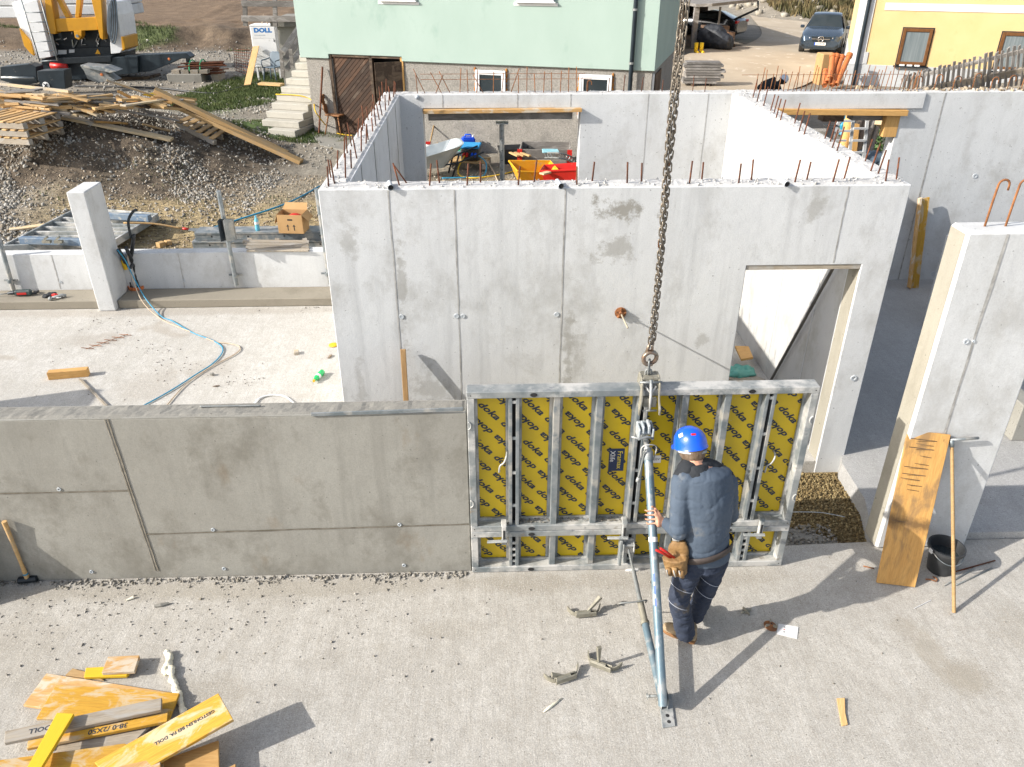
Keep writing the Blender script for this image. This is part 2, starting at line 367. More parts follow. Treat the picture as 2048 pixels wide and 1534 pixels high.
M['yellow'] = nmat('yellow_render', (.66, .46, .215), (.69, .50, .25), 1.2, .93, 0, .35, 22, [((.56, .39, .17), 1.6, .62, .78)], dist=.015)
M['white'] = nmat('white_paint', (.78, .78, .77), (.72, .72, .71), 3, .6, bump=.05)
M['whitep'] = nmat('white_plastic', (.74, .75, .76), (.66, .67, .68), 3, .45, bump=0, spots=[((.45, .44, .4), 9, .62, .75)])
M['glass'] = nmat('dark_glass', (.02, .028, .032), (.03, .038, .042), 2, .08, 0, 0, coat=.5)
M['glass_c'] = nmat('curtained_glass', (.14, .17, .18), (.22, .25, .26), 3, .2, 0, 0, st=(9, 9, .2), coat=.5)
M['brownf'] = nmat('brown_window_wood', (.12, .05, .014), (.17, .07, .02), 9, .45, bump=.05)
M['black'] = nmat('black_plastic', (.018, .02, .022), (.035, .037, .04), 9, .5, bump=.05, spots=[((.2, .2, .2), 8, .68, .74)])
M['blackm'] = nmat('black_metal', (.012, .018, .024), (.02, .026, .032), 9, .4, .3, 0)
M['navy_steel'] = nmat('dark_blue_grey_paint', (.010, .019, .027), (.018, .03, .04), 4, .42, .1, .05, spots=[((.12, .12, .11), 5, .64, .76)])
M['crane_y'] = nmat('crane_yellow', (.58, .28, .008), (.50, .235, .008), 3, .42, bump=.03, spots=[((.28, .14, .03), 6, .66, .75)])
M['grey_l'] = nmat('light_grey_paint', (.42, .44, .45), (.50, .51, .52), 3, .5, bump=0)
M['red'] = nmat('red_paint', (.55, .018, .012), (.45, .015, .012), 6, .4, bump=.05, spots=[((.35, .13, .05), 9, .64, .72)])
M['yel'] = nmat('yellow_skip_paint', (.72, .36, .01), (.64, .30, .01), 5, .45, bump=.05, spots=[((.5, .33, .12), 8, .6, .7), ((.16, .09, .04), 6, .66, .74)])
M['blue'] = nmat('blue_plastic', (.008, .07, .55), (.01, .09, .62), 4, .35, bump=0)
M['helmet'] = nmat('blue_helmet', (.004, .085, .62), (.006, .10, .68), 4, .28, bump=0, coat=.4)
M['cyan'] = nmat('cyan_hose', (.02, .22, .38), (.03, .28, .45), 14, .45, bump=0)
M['tan_hose'] = nmat('tan_hose', (.42, .32, .22), (.52, .42, .31), 14, .6, bump=0)
M['card'] = nmat('cardboard', (.40, .24, .10), (.44, .27, .12), 5, .85, bump=.05)
M['teal'] = nmat('teal_sheet', (.07, .28, .24), (.10, .34, .29), 5, .5, bump=.3, bs=9, dist=.03)
M['foam'] = nmat('cream_foam', (.72, .66, .50), (.78, .74, .6), 14, .7, bump=.6, bs=40)
M['orange_pipe'] = nmat('orange_pipe', (.55, .17, .055), (.50, .15, .05), 4, .32, bump=0)
M['ofoam'] = nmat('orange_foam', (.45, .19, .03), (.32, .12, .03), 18, .9, bump=.7, bs=40)
M['jacket'] = nmat('grey_blue_cloth', (.05, .072, .105), (.068, .092, .128), 3, .85, bump=.45, bs=22, dist=.012, spots=[((.13, .14, .15), 7, .6, .72)])
M['jacket_d'] = nmat('black_cloth', (.012, .015, .02), (.022, .025, .03), 5, .85, bump=.3, bs=30)
M['trous'] = nmat('navy_cloth', (.016, .024, .045), (.028, .038, .065), 6, .85, bump=.6, bs=13, dist=.02, spots=[((.12, .095, .06), 4, .64, .76)])
M['leather'] = nmat('tan_leather', (.26, .15, .055), (.17, .095, .035), 12, .7, bump=.4, bs=40, spots=[((.36, .24, .11), 9, .6, .7)])
M['belt'] = nmat('dark_leather', (.035, .025, .022), (.06, .045, .038), 9, .6)
M['skin'] = nmat('skin', (.50, .24, .15), (.56, .29, .19), 12, .5, bump=.08, bs=60)
M['hair'] = nmat('brown_grey_hair', (.10, .065, .04), (.18, .13, .09), 40, .8, bump=.6, bs=90, st=(1, 1, .3))
M['boot'] = nmat('dusty_boot', (.32, .24, .15), (.22, .165, .1), 10, .8, bump=.3)
M['sole'] = nmat('boot_sole', (.12, .07, .035), (.3, .14, .05), 10, .8)
M['refl'] = nmat('reflective_piping', (.45, .48, .55), (.5, .53, .6), 10, .4, bump=0)
M['carpaint'] = nmat('dark_grey_car_paint', (.035, .06, .095), (.04, .068, .105), 2, .22, .5, 0, coat=1)
M['carblk'] = nmat('black_car_paint', (.008, .012, .018), (.012, .016, .022), 2, .2, .3, 0, coat=1)
M['tyre'] = nmat('tyre', (.02, .02, .02), (.05, .045, .04), 10, .9)
M['chrome'] = nmat('chrome', (.6, .6, .62), (.7, .7, .72), 5, .15, 1, 0)
M['redlamp'] = nmat('red_lamp', (.45, .01, .01), (.5, .015, .01), 5, .2, 0, 0)
M['brick'] = nmat('clay_brick', (.33, .19, .11), (.24, .17, .13), 6, .9, rnd=.5)
M['paper'] = nmat('white_paper', (.68, .68, .67), (.62, .62, .62), 6, .8, bump=0)
M['bot_g'] = nmat('green_bottle', (.01, .42, .10), (.02, .5, .14), 4, .15, 0, 0)
M['bot_b'] = nmat('blue_bottle', (.10, .42, .60), (.16, .5, .66), 4, .15, 0, 0)
M['leaf'] = nmat('leaf', (.035, .085, .018), (.07, .13, .03), 3, .7, bump=0)
M['bark'] = wood('bark', (.20, .15, .11), (.33, .27, .21), (.42, .3, .18), rnd=.3)
M['helm_w'] = nmat('white_helmet', (.62, .68, .75), (.68, .72, .78), 4, .4, bump=0)
# ------------------------------------------------------------------ ground
ZT0 = 2.92; RB = P(1650, 25, z=.6); RA = P(2060, 120, z=.9)
def fb(x, y, s, o=3): return noise.fractal(Vector((x * s, y * s, 3.3)), 1.0, 2.0, o)
def T(x, y):
    if y < 11.64 and abs(x) < 30: return -.35
    if y < 11.64: return -.35
    z = .58 + .03 * fb(x, y, .5)
    if x < -3:
        near = ss(12.1, 13.2, y)
        m = ss(-4.2, -8.0, x) * math.exp(-((y - 17.0) / (1.7 if y < 17 else 3.2)) ** 2)
        g = 1.0 * m * (1 + .25 * fb(x, y, .55)) + near * ss(24, 20, y) * (.10 * fb(x, y, .9) + .05 * fb(x, y, 2.4)) * (.5 + m)
        z += max(g, -.12)
        z += .25 * ss(-9, -14, x) * ss(19, 15, y)
    if x < -1.5: z -= .13 * ss(13.6, 12.6, y)
    if y > 36 and x < 14:                             # cut bank and the field behind it
        b = ss(38.6, 41.2, y + 1.2 * fb(x, 0, .35)) * ss(13, 3, x)
        z += b * (.75 + .1 * fb(x, y, .8)) + b * ss(41, 90, y) * 1.6 + .12 * b * fb(x, y, .5)
    d = math.hypot((x - RB.x) / 5.5, (y - RB.y) / 9)
    if d < 1.3: z += 1.9 * ss(1.2, .3, d) * (1 + .3 * fb(x, y, .5))
    z += .2 * ss(-1.2, -3.0, x) * ss(17, 18.6, y) * ss(27, 24, y)
    if x > 14 and y < 27: z += ss(14, 21, x - (y - 24) * .3) * 1.5
    if y > 90: z += (y - 90) * .05
    return z
def Tp(px, py):
    "where the line of sight through a pixel lands on the ground"
    d = ray(px, py); t = 8.0
    while t < 200:
        q = CAM + d * t
        if q.y > 11.7 and q.z < T(q.x, q.y): return Vector((q.x, q.y, T(q.x, q.y)))
        t += .03 if t < 40 else .2
    return CAM + d * t
def axis(parts):
    out = []
    for a, b, st in parts: out += list(np.arange(a, b, st))
    return out + [parts[-1][1]]
xs = axis([(-300, -60, 30), (-60, -16, 2), (-16, 6, .13), (6, 30, .8), (30, 60, 3), (60, 300, 30)])
ys = axis([(-60, 11.6, 14), (11.6, 11.66, .059), (11.66, 22, .13), (22, 46, .4), (46, 90, 2), (90, 500, 30)])
G1 = P(500, 185, z=.6); G2 = P(620, 275, z=.62); G3 = P(430, 70, z=1.1)
vs = []; cols = []; g2 = []
for y in ys:
    for x in xs:
        vs.append((x, y, T(x, y)))
        n1 = fb(x, y, .35, 4); n2 = fb(x, y, 1.1, 3)
        straw = ss(16.6, 14.6, y + n1 * 1.4) * ss(-9.5, -6.5, x + n1 * 1.5) if y > 11.6 else 0
        dark = max(ss(14.1, 15.4, y + n2 * .9) * ss(21, 18.5, y) * ss(-3.5, -5.5, x + n1), .8 * ss(38.4, 39.2, y + n1) * ss(42, 40.5, y + n1) * ss(14, 8, x)) if y > 11.6 else 0
        grass = max(ss(1.25, .75, math.hypot((x - G1.x) / 1.7, (y - G1.y) / 4.4) + n2 * .25), ss(1.2, .8, math.hypot((x - G2.x) / 1.7, (y - G2.y) / 1.2) + n2 * .3),
                    ss(.10, .45, n1 + .1) * .8 * ss(38.3, 40, y) * ss(44, 42, y) * ss(16, 8, x), .9 * ss(60, 66, y + n1 * 3) * ss(0, .5, n1 + .3) * ss(16, 8, x),
                    ss(1.1, .5, math.hypot((x - RB.x) / 4, (y - RB.y) / 5) + n2 * .4) * .8)
        field = ss(38.6, 39.5, y + n2) * ss(14, 8, x)
        cols.append((straw, dark, grass, 1)); g2.append(field)
nx = len(xs); fs = [(j * nx + i, j * nx + i + 1, (j + 1) * nx + i + 1, (j + 1) * nx + i) for j in range(len(ys) - 1) for i in range(nx - 1)]
me = bpy.data.meshes.new('ground'); me.from_pydata(vs, [], fs)
at = me.attributes.new('soil', 'FLOAT_COLOR', 'POINT'); at.data.foreach_set('color', np.array(cols, dtype=np.float32).ravel())
at = me.attributes.new('field', 'FLOAT', 'POINT'); at.data.foreach_set('value', np.array(g2, dtype=np.float32))
me.polygons.foreach_set('use_smooth', [True] * len(fs))
k = NT('ground'); v = k.coords(False); a = k.n('ShaderNodeAttribute', attribute_name='soil'); sp = k.n('ShaderNodeSeparateColor'); k.l(a.outputs['Color'], sp.inputs[0])
fa = k.n('ShaderNodeAttribute', attribute_name='field')
c = k.mix(k.ramp(k.noise(v, 1.3, 8, .65), [(.35, 0), (.65, 1)]), (.19, .165, .13), (.31, .28, .23))
c = k.mix(k.ramp(k.noise(v, 14, 5, .7), [(.4, .6), (.6, 0)]), c, (.15, .13, .105))
st_ = k.mix(k.ramp(k.noise(k.mapv(v, (1, 2.5, 1)), 5, 8, .72), [(.38, 0), (.62, 1)]), (.15, .11, .055), (.45, .35, .19))
c = k.mix(sp.outputs[0], c, st_)
dk = k.mix(k.ramp(k.noise(v, 2.6, 8, .7), [(.4, 0), (.7, 1)]), (.045, .033, .022), (.19, .145, .10))
c = k.mix(sp.outputs[1], c, dk)
fl = k.mix(k.ramp(k.noise(v, 1.4, 9, .75), [(.35, 0), (.65, 1)]), (.10, .062, .034), (.20, .135, .08))
c = k.mix(fa.outputs['Fac'], c, fl); c = k.mix(k.sc(sp.outputs[1], .8), c, dk)
gr = k.mix(k.ramp(k.noise(v, 3.5, 7, .7), [(.35, 0), (.65, 1)]), (.03, .055, .012), (.10, .15, .035))
c = k.mix(sp.outputs[2], c, gr)
nb = k.bump(k.noise(v, 9, 8, .7), .8, .06); nb = k.bump(k.noise(v, 40, 4, .7), .6, .02, nb)
me.materials.append(k.out(c, .95, 0, nb))
gnd = bpy.data.objects.new('ground', me); COL.objects.link(gnd); struct(gnd)

mroad = nmat('dusty_road', (.36, .295, .215), (.44, .37, .28), .5, .95, 0, .4, 30, [((.35, .29, .22), .8, .55, .75), ((.56, .5, .42), 2.5, .6, .7), ((.3, .26, .21), 30, .6, .7)], st=(1, .6, 1))
pl = [(1325, 182), (1345, 128), (1398, 100), (1480, 92), (1524, 66), (1500, 30), (1482, -6), (1575, -6), (1568, 14), (1640, 46), (1660, 70), (1740, 120), (1650, 150), (1560, 182)]
mb = MB(); pts = [P(a, b, z=.625) for a, b in pl]
pts = rough_path(pts + [pts[0]], 5)[:-1]
mb.add(pts, [tuple(range(len(pts)))]); o = mb.obj('road', mroad); struct(o)

# stones and crumbs lying on the ground
def spread(n, f, smin, smax, pw=2.5, lift=.25):
    pts = []; sz = []
    while len(pts) < n:
        q = f()
        if q is None: continue
        s = smin + (smax - smin) * random.random() ** pw
        pts.append((q[0], q[1], q[2] + s * lift)); sz.append(s)
    return pts, sz
def on_t(x0, x1, y0, y1, cond=None):
    def f():
        x = random.uniform(x0, x1); y = random.uniform(y0, y1)
        if cond and not cond(x, y): return None
        return (x, y, T(x, y))
    return f
mst = stones('river_gravel', [(.10, .09, .075), (.24, .225, .20), (.40, .38, .34), (.14, .125, .10), (.50, .48, .44), (.22, .17, .105)])
mst2 = stones('brown_rubble', [(.16, .12, .08), (.34, .27, .19), (.48, .40, .29), (.22, .17, .11), (.56, .50, .42)])
mcr = stones('concrete_crumbs', [(.15, .135, .11), (.27, .25, .22), (.20, .18, .14), (.36, .34, .31), (.13, .12, .10)])
def c1(x, y): return random.random() < .12 + .9 * ss(0, .45, fb(x, y, .8) + .25 * ss(-6, -10, x) - .25 * ss(15.5, 17.5, y) + .15)
p_, s_ = spread(19000, on_t(-15, -4.2, 13.2, 17.8, c1), .007, .04, 2.4); scatter('gravel', p_, s_, mst, .75, 1); 
def c1b(x, y): return x < -7.4 - (y - 13.0) * .7 + .5 * fb(x, y, 1.) and random.random() < .9
p_, s_ = spread(13000, on_t(-15, -6, 12.6, 16.2, c1b), .014, .048, 1.7); scatter('gravel', p_, s_, mst, .75, 1)
p_, s_ = spread(19000, on_t(-13, 1.5, 11.75, 16.5), .007, .03, 3); scatter('gravel', p_, s_, mst2, .6, 1)
def c2(x, y): return random.random() < .25 + ss(-.1, .4, fb(x, y, .5)) and not (x > -3.6 and y > 20)
p_, s_ = spread(12000, on_t(-15, -1.0, 17, 27, c2), .01, .042, 2.5); scatter('gravel', p_, s_, mst, .7, 1)
p_, s_ = spread(7000, on_t(-24, 3, 24, 40), .02, .07, 2.5); scatter('gravel', p_, s_, mst, .6, 1)
def c3(x, y): return math.hypot((x - RB.x) / 5.5, (y - RB.y) / 9) < 1.1
p_, s_ = spread(420, on_t(RB.x - 6, RB.x + 6, RB.y - 9, RB.y + 9, c3), .06, .42, 2.6); scatter('gravel', p_, s_, stones('pale_rocks', [(.26, .23, .18), (.42, .39, .33), (.2, .17, .12)]), .7, 1)
p_, s_ = spread(2500, on_t(-1.0, 14, 11.9, 17.5), .01, .05, 2.5); scatter('gravel', p_, s_, mst2, .6, 1)
# rubble strip behind the far right wall
p_, s_ = spread(900, on_t(3.7, 14, 11.85, 13.2), .03, .13, 2.2); p_ = [(a, b, c_ + 1.15 + .2 * random.random()) for a, b, c_ in p_]
scatter('wall_rubble', *spread(260, lambda: (random.uniform(5.9, 10), random.uniform(11.58, 11.78), ZT0 + .01), .01, .04, 2), mst2, .6, 1)
# grass
def grass(name, n, f, h0, h1, mt='grass'):
    vs = []; fs = []
    for i in range(n):
        q = f()
        if q is None: continue
        x, y, z = q; h = random.uniform(h0, h1); a = random.uniform(0, 6.28); b = random.uniform(.0, .6) * h; wd = h * .09 + .004
        dx, dy = math.cos(a) * wd, math.sin(a) * wd; ex, ey = random.uniform(-b, b), random.uniform(-b, b)
        kx = len(vs); vs += [(x - dx, y - dy, z - .01), (x + dx, y + dy, z - .01), (x + ex, y + ey, z + h)]; fs.append((kx, kx + 1, kx + 2))
    me = bpy.data.meshes.new(name); me.from_pydata(vs, [], fs); me.materials.append(M[mt]); o = bpy.data.objects.new(name, me); COL.objects.link(o); return stuff(o)
M['grass'] = nmat('grass_blades', (.035, .062, .012), (.09, .115, .03), 2.5, .85, bump=0, spots=[((.26, .22, .10), 4, .6, .75)])
def ell(g, rx, ry):
    def f():
        a = random.uniform(0, 6.28); r_ = random.random() ** .6; x = g.x + math.cos(a) * r_ * rx; y = g.y + math.sin(a) * r_ * ry
        if y < 11.8 or fb(x, y, 1.1) + random.random() * .3 < -.05 - .6 * (r_ < .5): return None
        return x, y, T(x, y)
    return f
grass('grass', 34000, ell(G1, 1.9, 4.8), .03, .12); grass('grass', 12000, ell(G2, 1.8, 1.4), .02, .08)
def fbank():
    x = random.uniform(-26, 6); y = random.uniform(38.4, 42.5)
    return (x, y, T(x, y)) if fb(x, y, .35, 4) > .12 else None
grass('grass', 26000, fbank, .05, .18)
def fback():
    x = random.uniform(-24, 8); y = random.uniform(60, 76)
    return (x, y, T(x, y))
grass('grass', 9000, fback, .2, .5)
def fpatch():
    x = random.uniform(-12, 1); y = random.uniform(12, 16)
    return (x, y, T(x, y)) if fb(x, y, .9) > .22 else None
grass('grass', 5000, fpatch, .02, .07)
M['dry'] = nmat('dry_brush', (.05, .055, .018), (.19, .14, .065), 1.2, .9, bump=0)
grass('dry_brush', 9000, ell(RB + Vector((-1.2, -3, 0)), 3.6, 6), .2, .7, 'dry')

# ------------------------------------------------------------------ concrete slabs
k = NT('slab_concrete'); v = k.coords(False)
def slab_mat(nm, b, lt, dk, ribs, dirx, spotc, pat=()):
    k = NT(nm); v = k.coords(False)
    c = k.mix(k.ramp(k.noise(v, .7, 8, .6, .4), [(.3, 0), (.7, 1)]), b, lt)
    c = k.mix(k.ramp(k.noise(k.mapv(v, (1, 1, 1), (3, 9, 0)), 1.9, 9, .68, .5), [(.52, 0), (.7, .5)]), c, dk)
    c = k.mix(k.ramp(k.noise(v, 26, 6, .75), [(.38, .5), (.56, 0)]), c, dk); c = k.mix(k.ramp(k.noise(k.mapv(v, (1, 1, 1), (2, 6, 3)), 6, 8, .75), [(.42, .4), (.56, 0)]), c, dk); c = k.mix(k.ramp(k.noise(k.mapv(v, (2.2, .7, 1), (8, 3, 3)), 1.4, 9, .72), [(.42, .3), (.58, 0)]), c, dk); c = k.mix(k.ramp(k.noise(k.mapv(v, (11, .5, 1), (2, 3, 3)), 3, 5, .6), [(.4, .3), (.55, 0)]), c, dk)
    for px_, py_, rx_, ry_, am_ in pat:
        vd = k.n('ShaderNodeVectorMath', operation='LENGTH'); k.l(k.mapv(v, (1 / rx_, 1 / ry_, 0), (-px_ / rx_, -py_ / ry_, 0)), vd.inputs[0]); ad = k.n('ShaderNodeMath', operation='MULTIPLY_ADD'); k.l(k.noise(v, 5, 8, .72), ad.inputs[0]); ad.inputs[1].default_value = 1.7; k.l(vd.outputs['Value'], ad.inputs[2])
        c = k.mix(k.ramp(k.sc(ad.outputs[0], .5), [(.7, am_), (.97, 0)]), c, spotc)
    c = k.mix(k.ramp(k.noise(v, 105, 4, .75), [(.38, .8), (.54, 0)]), c, tuple(x * .55 for x in b)); c = k.mix(k.ramp(k.noise(k.mapv(v, (1, 1, 1), (4, 4, 4)), 80, 3, .7), [(.52, 0), (.66, .5)]), c, tuple(x * 1.3 for x in b))
    c = k.mix(k.ramp(k.noise(k.mapv(v, (1, 1, 1), (7, 7, 7)), 55, 2, .5), [(.68, 0), (.72, .8)]), c, (.13, .12, .10))
    c = k.mix(k.ramp(k.noise(k.mapv(v, (1, 1, 1), (1, 7, 2)), 70, 2, .5), [(.68, 0), (.72, .7)]), c, (.62, .60, .56))
    c = k.mix(k.ramp(k.noise(k.mapv(v, (1, 1, 1), (5, 1, 2)), 1.15, 4, .5, .3), [(.66, 0), (.71, .55)]), c, spotc)
    nb = k.bump(k.noise(v, 70, 5, .75), .5, .008); nb = k.bump(k.noise(v, 7, 5), .35, .02, nb)
    rb = k.noise(k.mapv(v, ribs), 9, 4, .6)
    if dirx:
        r_ = k.n('ShaderNodeMapping'); r_.inputs['Rotation'].default_value = (0, 0, dirx); k.l(v, r_.inputs['Vector']); rb = k.noise(k.mapv(r_.outputs[0], ribs), 9, 4, .6)
        c = k.mix(k.ramp(rb, [(.35, .35), (.6, 0)]), c, tuple(x * .7 for x in b))
    nb = k.bump(rb, .16 if not dirx else .35, .012, nb)
    return k.out(c, .9, 0, nb)
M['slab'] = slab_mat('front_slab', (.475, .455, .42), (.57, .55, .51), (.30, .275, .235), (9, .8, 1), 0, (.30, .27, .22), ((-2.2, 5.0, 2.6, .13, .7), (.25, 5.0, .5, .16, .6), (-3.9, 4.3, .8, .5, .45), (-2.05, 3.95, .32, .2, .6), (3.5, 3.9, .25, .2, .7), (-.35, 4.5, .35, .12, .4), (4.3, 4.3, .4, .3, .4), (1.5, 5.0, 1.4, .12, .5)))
M['slab2'] = slab_mat('upper_slab', (.54, .525, .495), (.62, .605, .575), (.36, .335, .29), (1, 1, 1), 0, (.33, .29, .24), ((-5.4, 9.9, .5, .25, .6), (-4.2, 8.6, .45, .5, .5), (-2.2, 7.2, .3, .2, .7), (-5, 10.8, 4, .15, .6), (-3.6, 9.0, .4, .3, .5)))
M['slab3'] = slab_mat('brushed_slab', (.42, .415, .41), (.50, .495, .485), (.31, .305, .29), (14, .5, 1), -.9, (.3, .29, .27))
def flat(name, pts, z0, z1, mt):
    mb = MB(); mb.prism([(a, b, z0) for a, b in pts], (0, 0, z1 - z0)); o = mb.obj(name, mt, None, bev=.008); o.location.z = z0
    return struct(o)
def wflat(name, pts, z0, z1, mt):
    mb = MB(); mb.prism([(a, b, z0) for a, b in pts], (0, 0, z1 - z0)); me = mb.mesh(name); me.materials.append(mt)
    o = bpy.data.objects.new(name, me); COL.objects.link(o); return struct(o)
wflat('concrete_floor', [(-30, -40), (30, -40), (30, 5.40), (3.44, 5.42), (2.6, 5.39), (-.5, 5.44), (-30, 5.44)], -.3, 0, M['slab'])
wflat('concrete_floor', [(-30, 5.441), (2.3, 5.441), (2.3, 11.64), (-30, 11.64)], -.3, -.002, M['slab2'])
wflat('concrete_floor', [(2.301, 6.70), (3.7, 6.70), (3.7, 11.64), (2.301, 11.64)], -.3, 0, M['slab2'])
wflat('concrete_floor', [(3.701, 6.75), (3.62, 6.55), (3.60, 5.95), (3.50, 5.60), (3.46, 5.43), (30, 5.401), (30, 11.64), (3.701, 11.64)], -.3, .075, M['slab3'])
# gravel pit beside the door
wflat('gravel_bed', [(2.31, 5.4), (3.62, 5.4), (3.7, 6.69), (2.31, 6.69)], -.3, -.14, nmat('pit_earth', (.16, .115, .05), (.28, .21, .10), 9, .95, bump=.8, bs=30, dist=.03))
mst3 = stones('golden_gravel', [(.08, .055, .022), (.24, .17, .07), (.16, .11, .045), (.38, .30, .15), (.12, .085, .035)])
def fpit(): return (random.uniform(2.32, 3.62), random.uniform(5.42, 6.66), -.14 + .02 * random.random())
p_, s_ = spread(9500, fpit, .006, .017, 1.6); scatter('gravel', p_, s_, mst3, .7, 1)
mb = MB(); pp = [(2.5, 5.42), (3.25, 5.42), (3.1, 5.62), (2.9, 5.72), (2.6, 5.8), (2.45, 5.7)]
mb.prism([(a, b, -.135) for a, b in pp], (0, 0, .06)); o = mb.obj('mortar_spill', M['curb_top'], None, bev=.02); tag(o, 'grey rough mortar spill at the front edge of the gravel pit', 'mortar')
def fpit2(): return (random.uniform(2.45, 3.2), random.uniform(5.42, 5.75), -.07)
p_, s_ = spread(500, fpit2, .005, .02, 1.5); scatter('mortar_crumbs', p_, s_, mcr, .7, 1)
mb = MB(); mb.tube(rough_path([P(1585, 1024, z=-.05), P(1640, 1025, z=-.04), P(1690, 1034, z=-.06)], 6), .004, 5); tag(mb.obj('wire', M['ring'], None, True), 'thin pale wire lying across the gravel pit', 'wire')
# crumbs on the floors
def fcr():
    x = random.uniform(-4.6, -.22); g_ = .25 + 1.2 * max(0, fb(x, 3, 3.1) + .35)
    if random.random() > g_: return None
    return (x, 5.14 - abs(random.gauss(0, .035 * (.4 + g_))), 0)
p_, s_ = spread(1500, fcr, .003, .02, 3.2); scatter('concrete_crumbs', p_, s_, mcr, .55, 1)
def fcr2():
    x = random.uniform(-4.6, 1.5); y = 5.0 - abs(random.gauss(0, .5))
    return (x, y, 0) if random.random() < ss(.2, -3.0, x) + .12 and y > 2.6 else None
p_, s_ = spread(950, fcr2, .0025, .014, 3.5); scatter('concrete_crumbs', p_, s_, mcr, .55, 1)
def fcr3(): return (random.uniform(-4.5, 4.6), random.uniform(2.5, 5.3), 0)
p_, s_ = spread(260, fcr3, .003, .012, 3); scatter('concrete_crumbs', p_, s_, mcr, .55, 1)
def fcr4():
    x = random.uniform(-8, -1.5); y = random.uniform(6.5, 10.9)
    if random.random() < .6: c_ = random.choice([P(205, 648, z=0), P(340, 735, z=0), P(480, 760, z=0), P(300, 700, z=0), P(620, 618, z=0)]); x = random.gauss(c_.x, .22); y = random.gauss(c_.y, .16)
    return (x, min(y, 10.9), 0)
p_, s_ = spread(520, fcr4, .003, .013, 3); scatter('concrete_crumbs', p_, s_, mcr, .5, 1)

# ------------------------------------------------------------------ walls
ZT = 2.92
def rough_cap(x0, x1, y0, y1, z, parent, amp=.009, st=.03, mt='rough'):
    nx = max(3, int((x1 - x0) / st)); ny = max(3, int((y1 - y0) / st)); vs = []
    for j in range(ny + 1):
        for i in range(nx + 1):
            x = x0 + (x1 - x0) * i / nx; y = y0 + (y1 - y0) * j / ny
            e = min(i, nx - i, j, ny - j); h = amp * (.9 + noise.fractal(Vector((x * 7, y * 7, z)), .8, 2, 4)) + amp * .5 * random.random()
            vs.append((x, y, z + (h if e else -.004)))
    fs = [(j * (nx + 1) + i, j * (nx + 1) + i + 1, (j + 1) * (nx + 1) + i + 1, (j + 1) * (nx + 1) + i) for j in range(ny) for i in range(nx)]
    mb = MB(); mb.add(vs, fs); return mb.obj('rough_top', M[mt], parent)
def seam_v(parent, x, y, z0, z1, lean=0, wd=.010, face=-1):
    mb = MB(); n = 14; L = []; Rr = []
    for i in range(n + 1):
        z = z0 + (z1 - z0) * i / n; j = random.uniform(-.003, .003); ww = wd * random.uniform(.7, 1.25)
        xx = x + lean * (z - z0) / (z1 - z0); L.append((xx - ww / 2 + j, y + face * .003, z)); Rr.append((xx + ww / 2 + j, y + face * .003, z))
    mb.add(L + Rr, [(i, i + n + 1, i + n + 2, i + 1) for i in range(n)])
    mb.add([(x, y, z0)] , [])
    return mb.obj('joint', M['seam'], parent)
def seam_h(parent, x0, x1, y, z0, z1, wd=.012):
    mb = MB(); n = 18; L = []; Rr = []
    for i in range(n + 1):
        x = x0 + (x1 - x0) * i / n; z = z0 + (z1 - z0) * i / n + random.uniform(-.002, .002); ww = wd * random.uniform(.7, 1.2)
        L.append((x, y - .003, z - ww / 2)); Rr.append((x, y - .003, z + ww / 2))
    mb.add(L + Rr, [(i, i + 1, i + n + 2, i + n + 1) for i in range(n)]); return mb.obj('joint', M['seam'], parent)
MX = Matrix.Rotation(R(90), 3, 'X')
def tie_hole(parent, p, r=.024, plug=False, side=False):
    "ring of the plastic tie sleeve in a wall face that looks towards -Y"
    mb = MB(); mb.lathe([(r * .55, -.01), (r * .55, .006), (r, .006), (r * 1.05, -.01)], p, 14, MX); ring = mb.obj('tie_hole', M['ring'], parent, 2)
    mb = MB(); mb.lathe([(r * .56, -.002), (.0001, -.001)] if not plug else [(r * .56, .004), (.0001, .005)], p, 12, MX); mb.obj('hole', M['ring'] if plug else M['hole'], ring)
REB = {}
def rebar(parent, p, h, lean=(0, 0), r=.006, hook=0, mt=None):
    p = Vector(p)
    if hook:
        pts = [p + Vector((0, 0, -.03)), p + Vector((lean[0] * .5, lean[1] * .5, h * .55)), p + Vector((lean[0], lean[1], h - hook))]
        c = p + Vector((lean[0] + hook, lean[1], h - hook))
        pts += [c + Vector((-hook * math.cos(a), 0, hook * math.sin(a))) for a in [i * math.pi / 8 for i in range(1, 9)]] + [c + Vector((hook, 0, -hook * .9))]
    else: pts = [p + Vector((0, 0, -.03)), p + Vector((lean[0], lean[1], h))]
    mb = MB(); mb.tube(pts, r, 6); return mb.obj('rebar', mt or M['rust'], parent, True)

shell = thing('concrete_building_shell', 'pale grey concrete room shell with rusty rebar stubs along its wall tops', 'building', (1.14, 9.2, 0))
def polywall(pts, y0, y1, name='wall', mt='wall', parent=None, bev=.006):
    mb = MB(); mb.prism([(a, y0, b) for a, b in pts], (0, y1 - y0, 0)); return mb.obj(name, M[mt], parent, bev=bev)
D0, D1, DZ = 2.355, 3.42, 2.19
polywall([(-1.44, 0), (D0, 0), (D0, DZ), (D1, DZ), (D1, -.15), (3.70, -.15), (3.70, ZT), (-1.44, ZT)], 6.69, 6.94, 'front_wall', 'wall_f', shell)
mb = MB(); mb.bb(-1.44, -1.20, 6.9405, 11.5495, 0, ZT - .002); mb.obj('left_wall', M['wall'], shell, bev=.005)
mb = MB(); mb.bb(3.48, 3.72, 6.9405, 11.5495, 0, ZT - .002); mb.obj('right_wall', M['wall_w'], shell, bev=.005)
W0, W1, WZ = -.885, 1.345, 2.735
O1, OZ = 5.95, 2.70
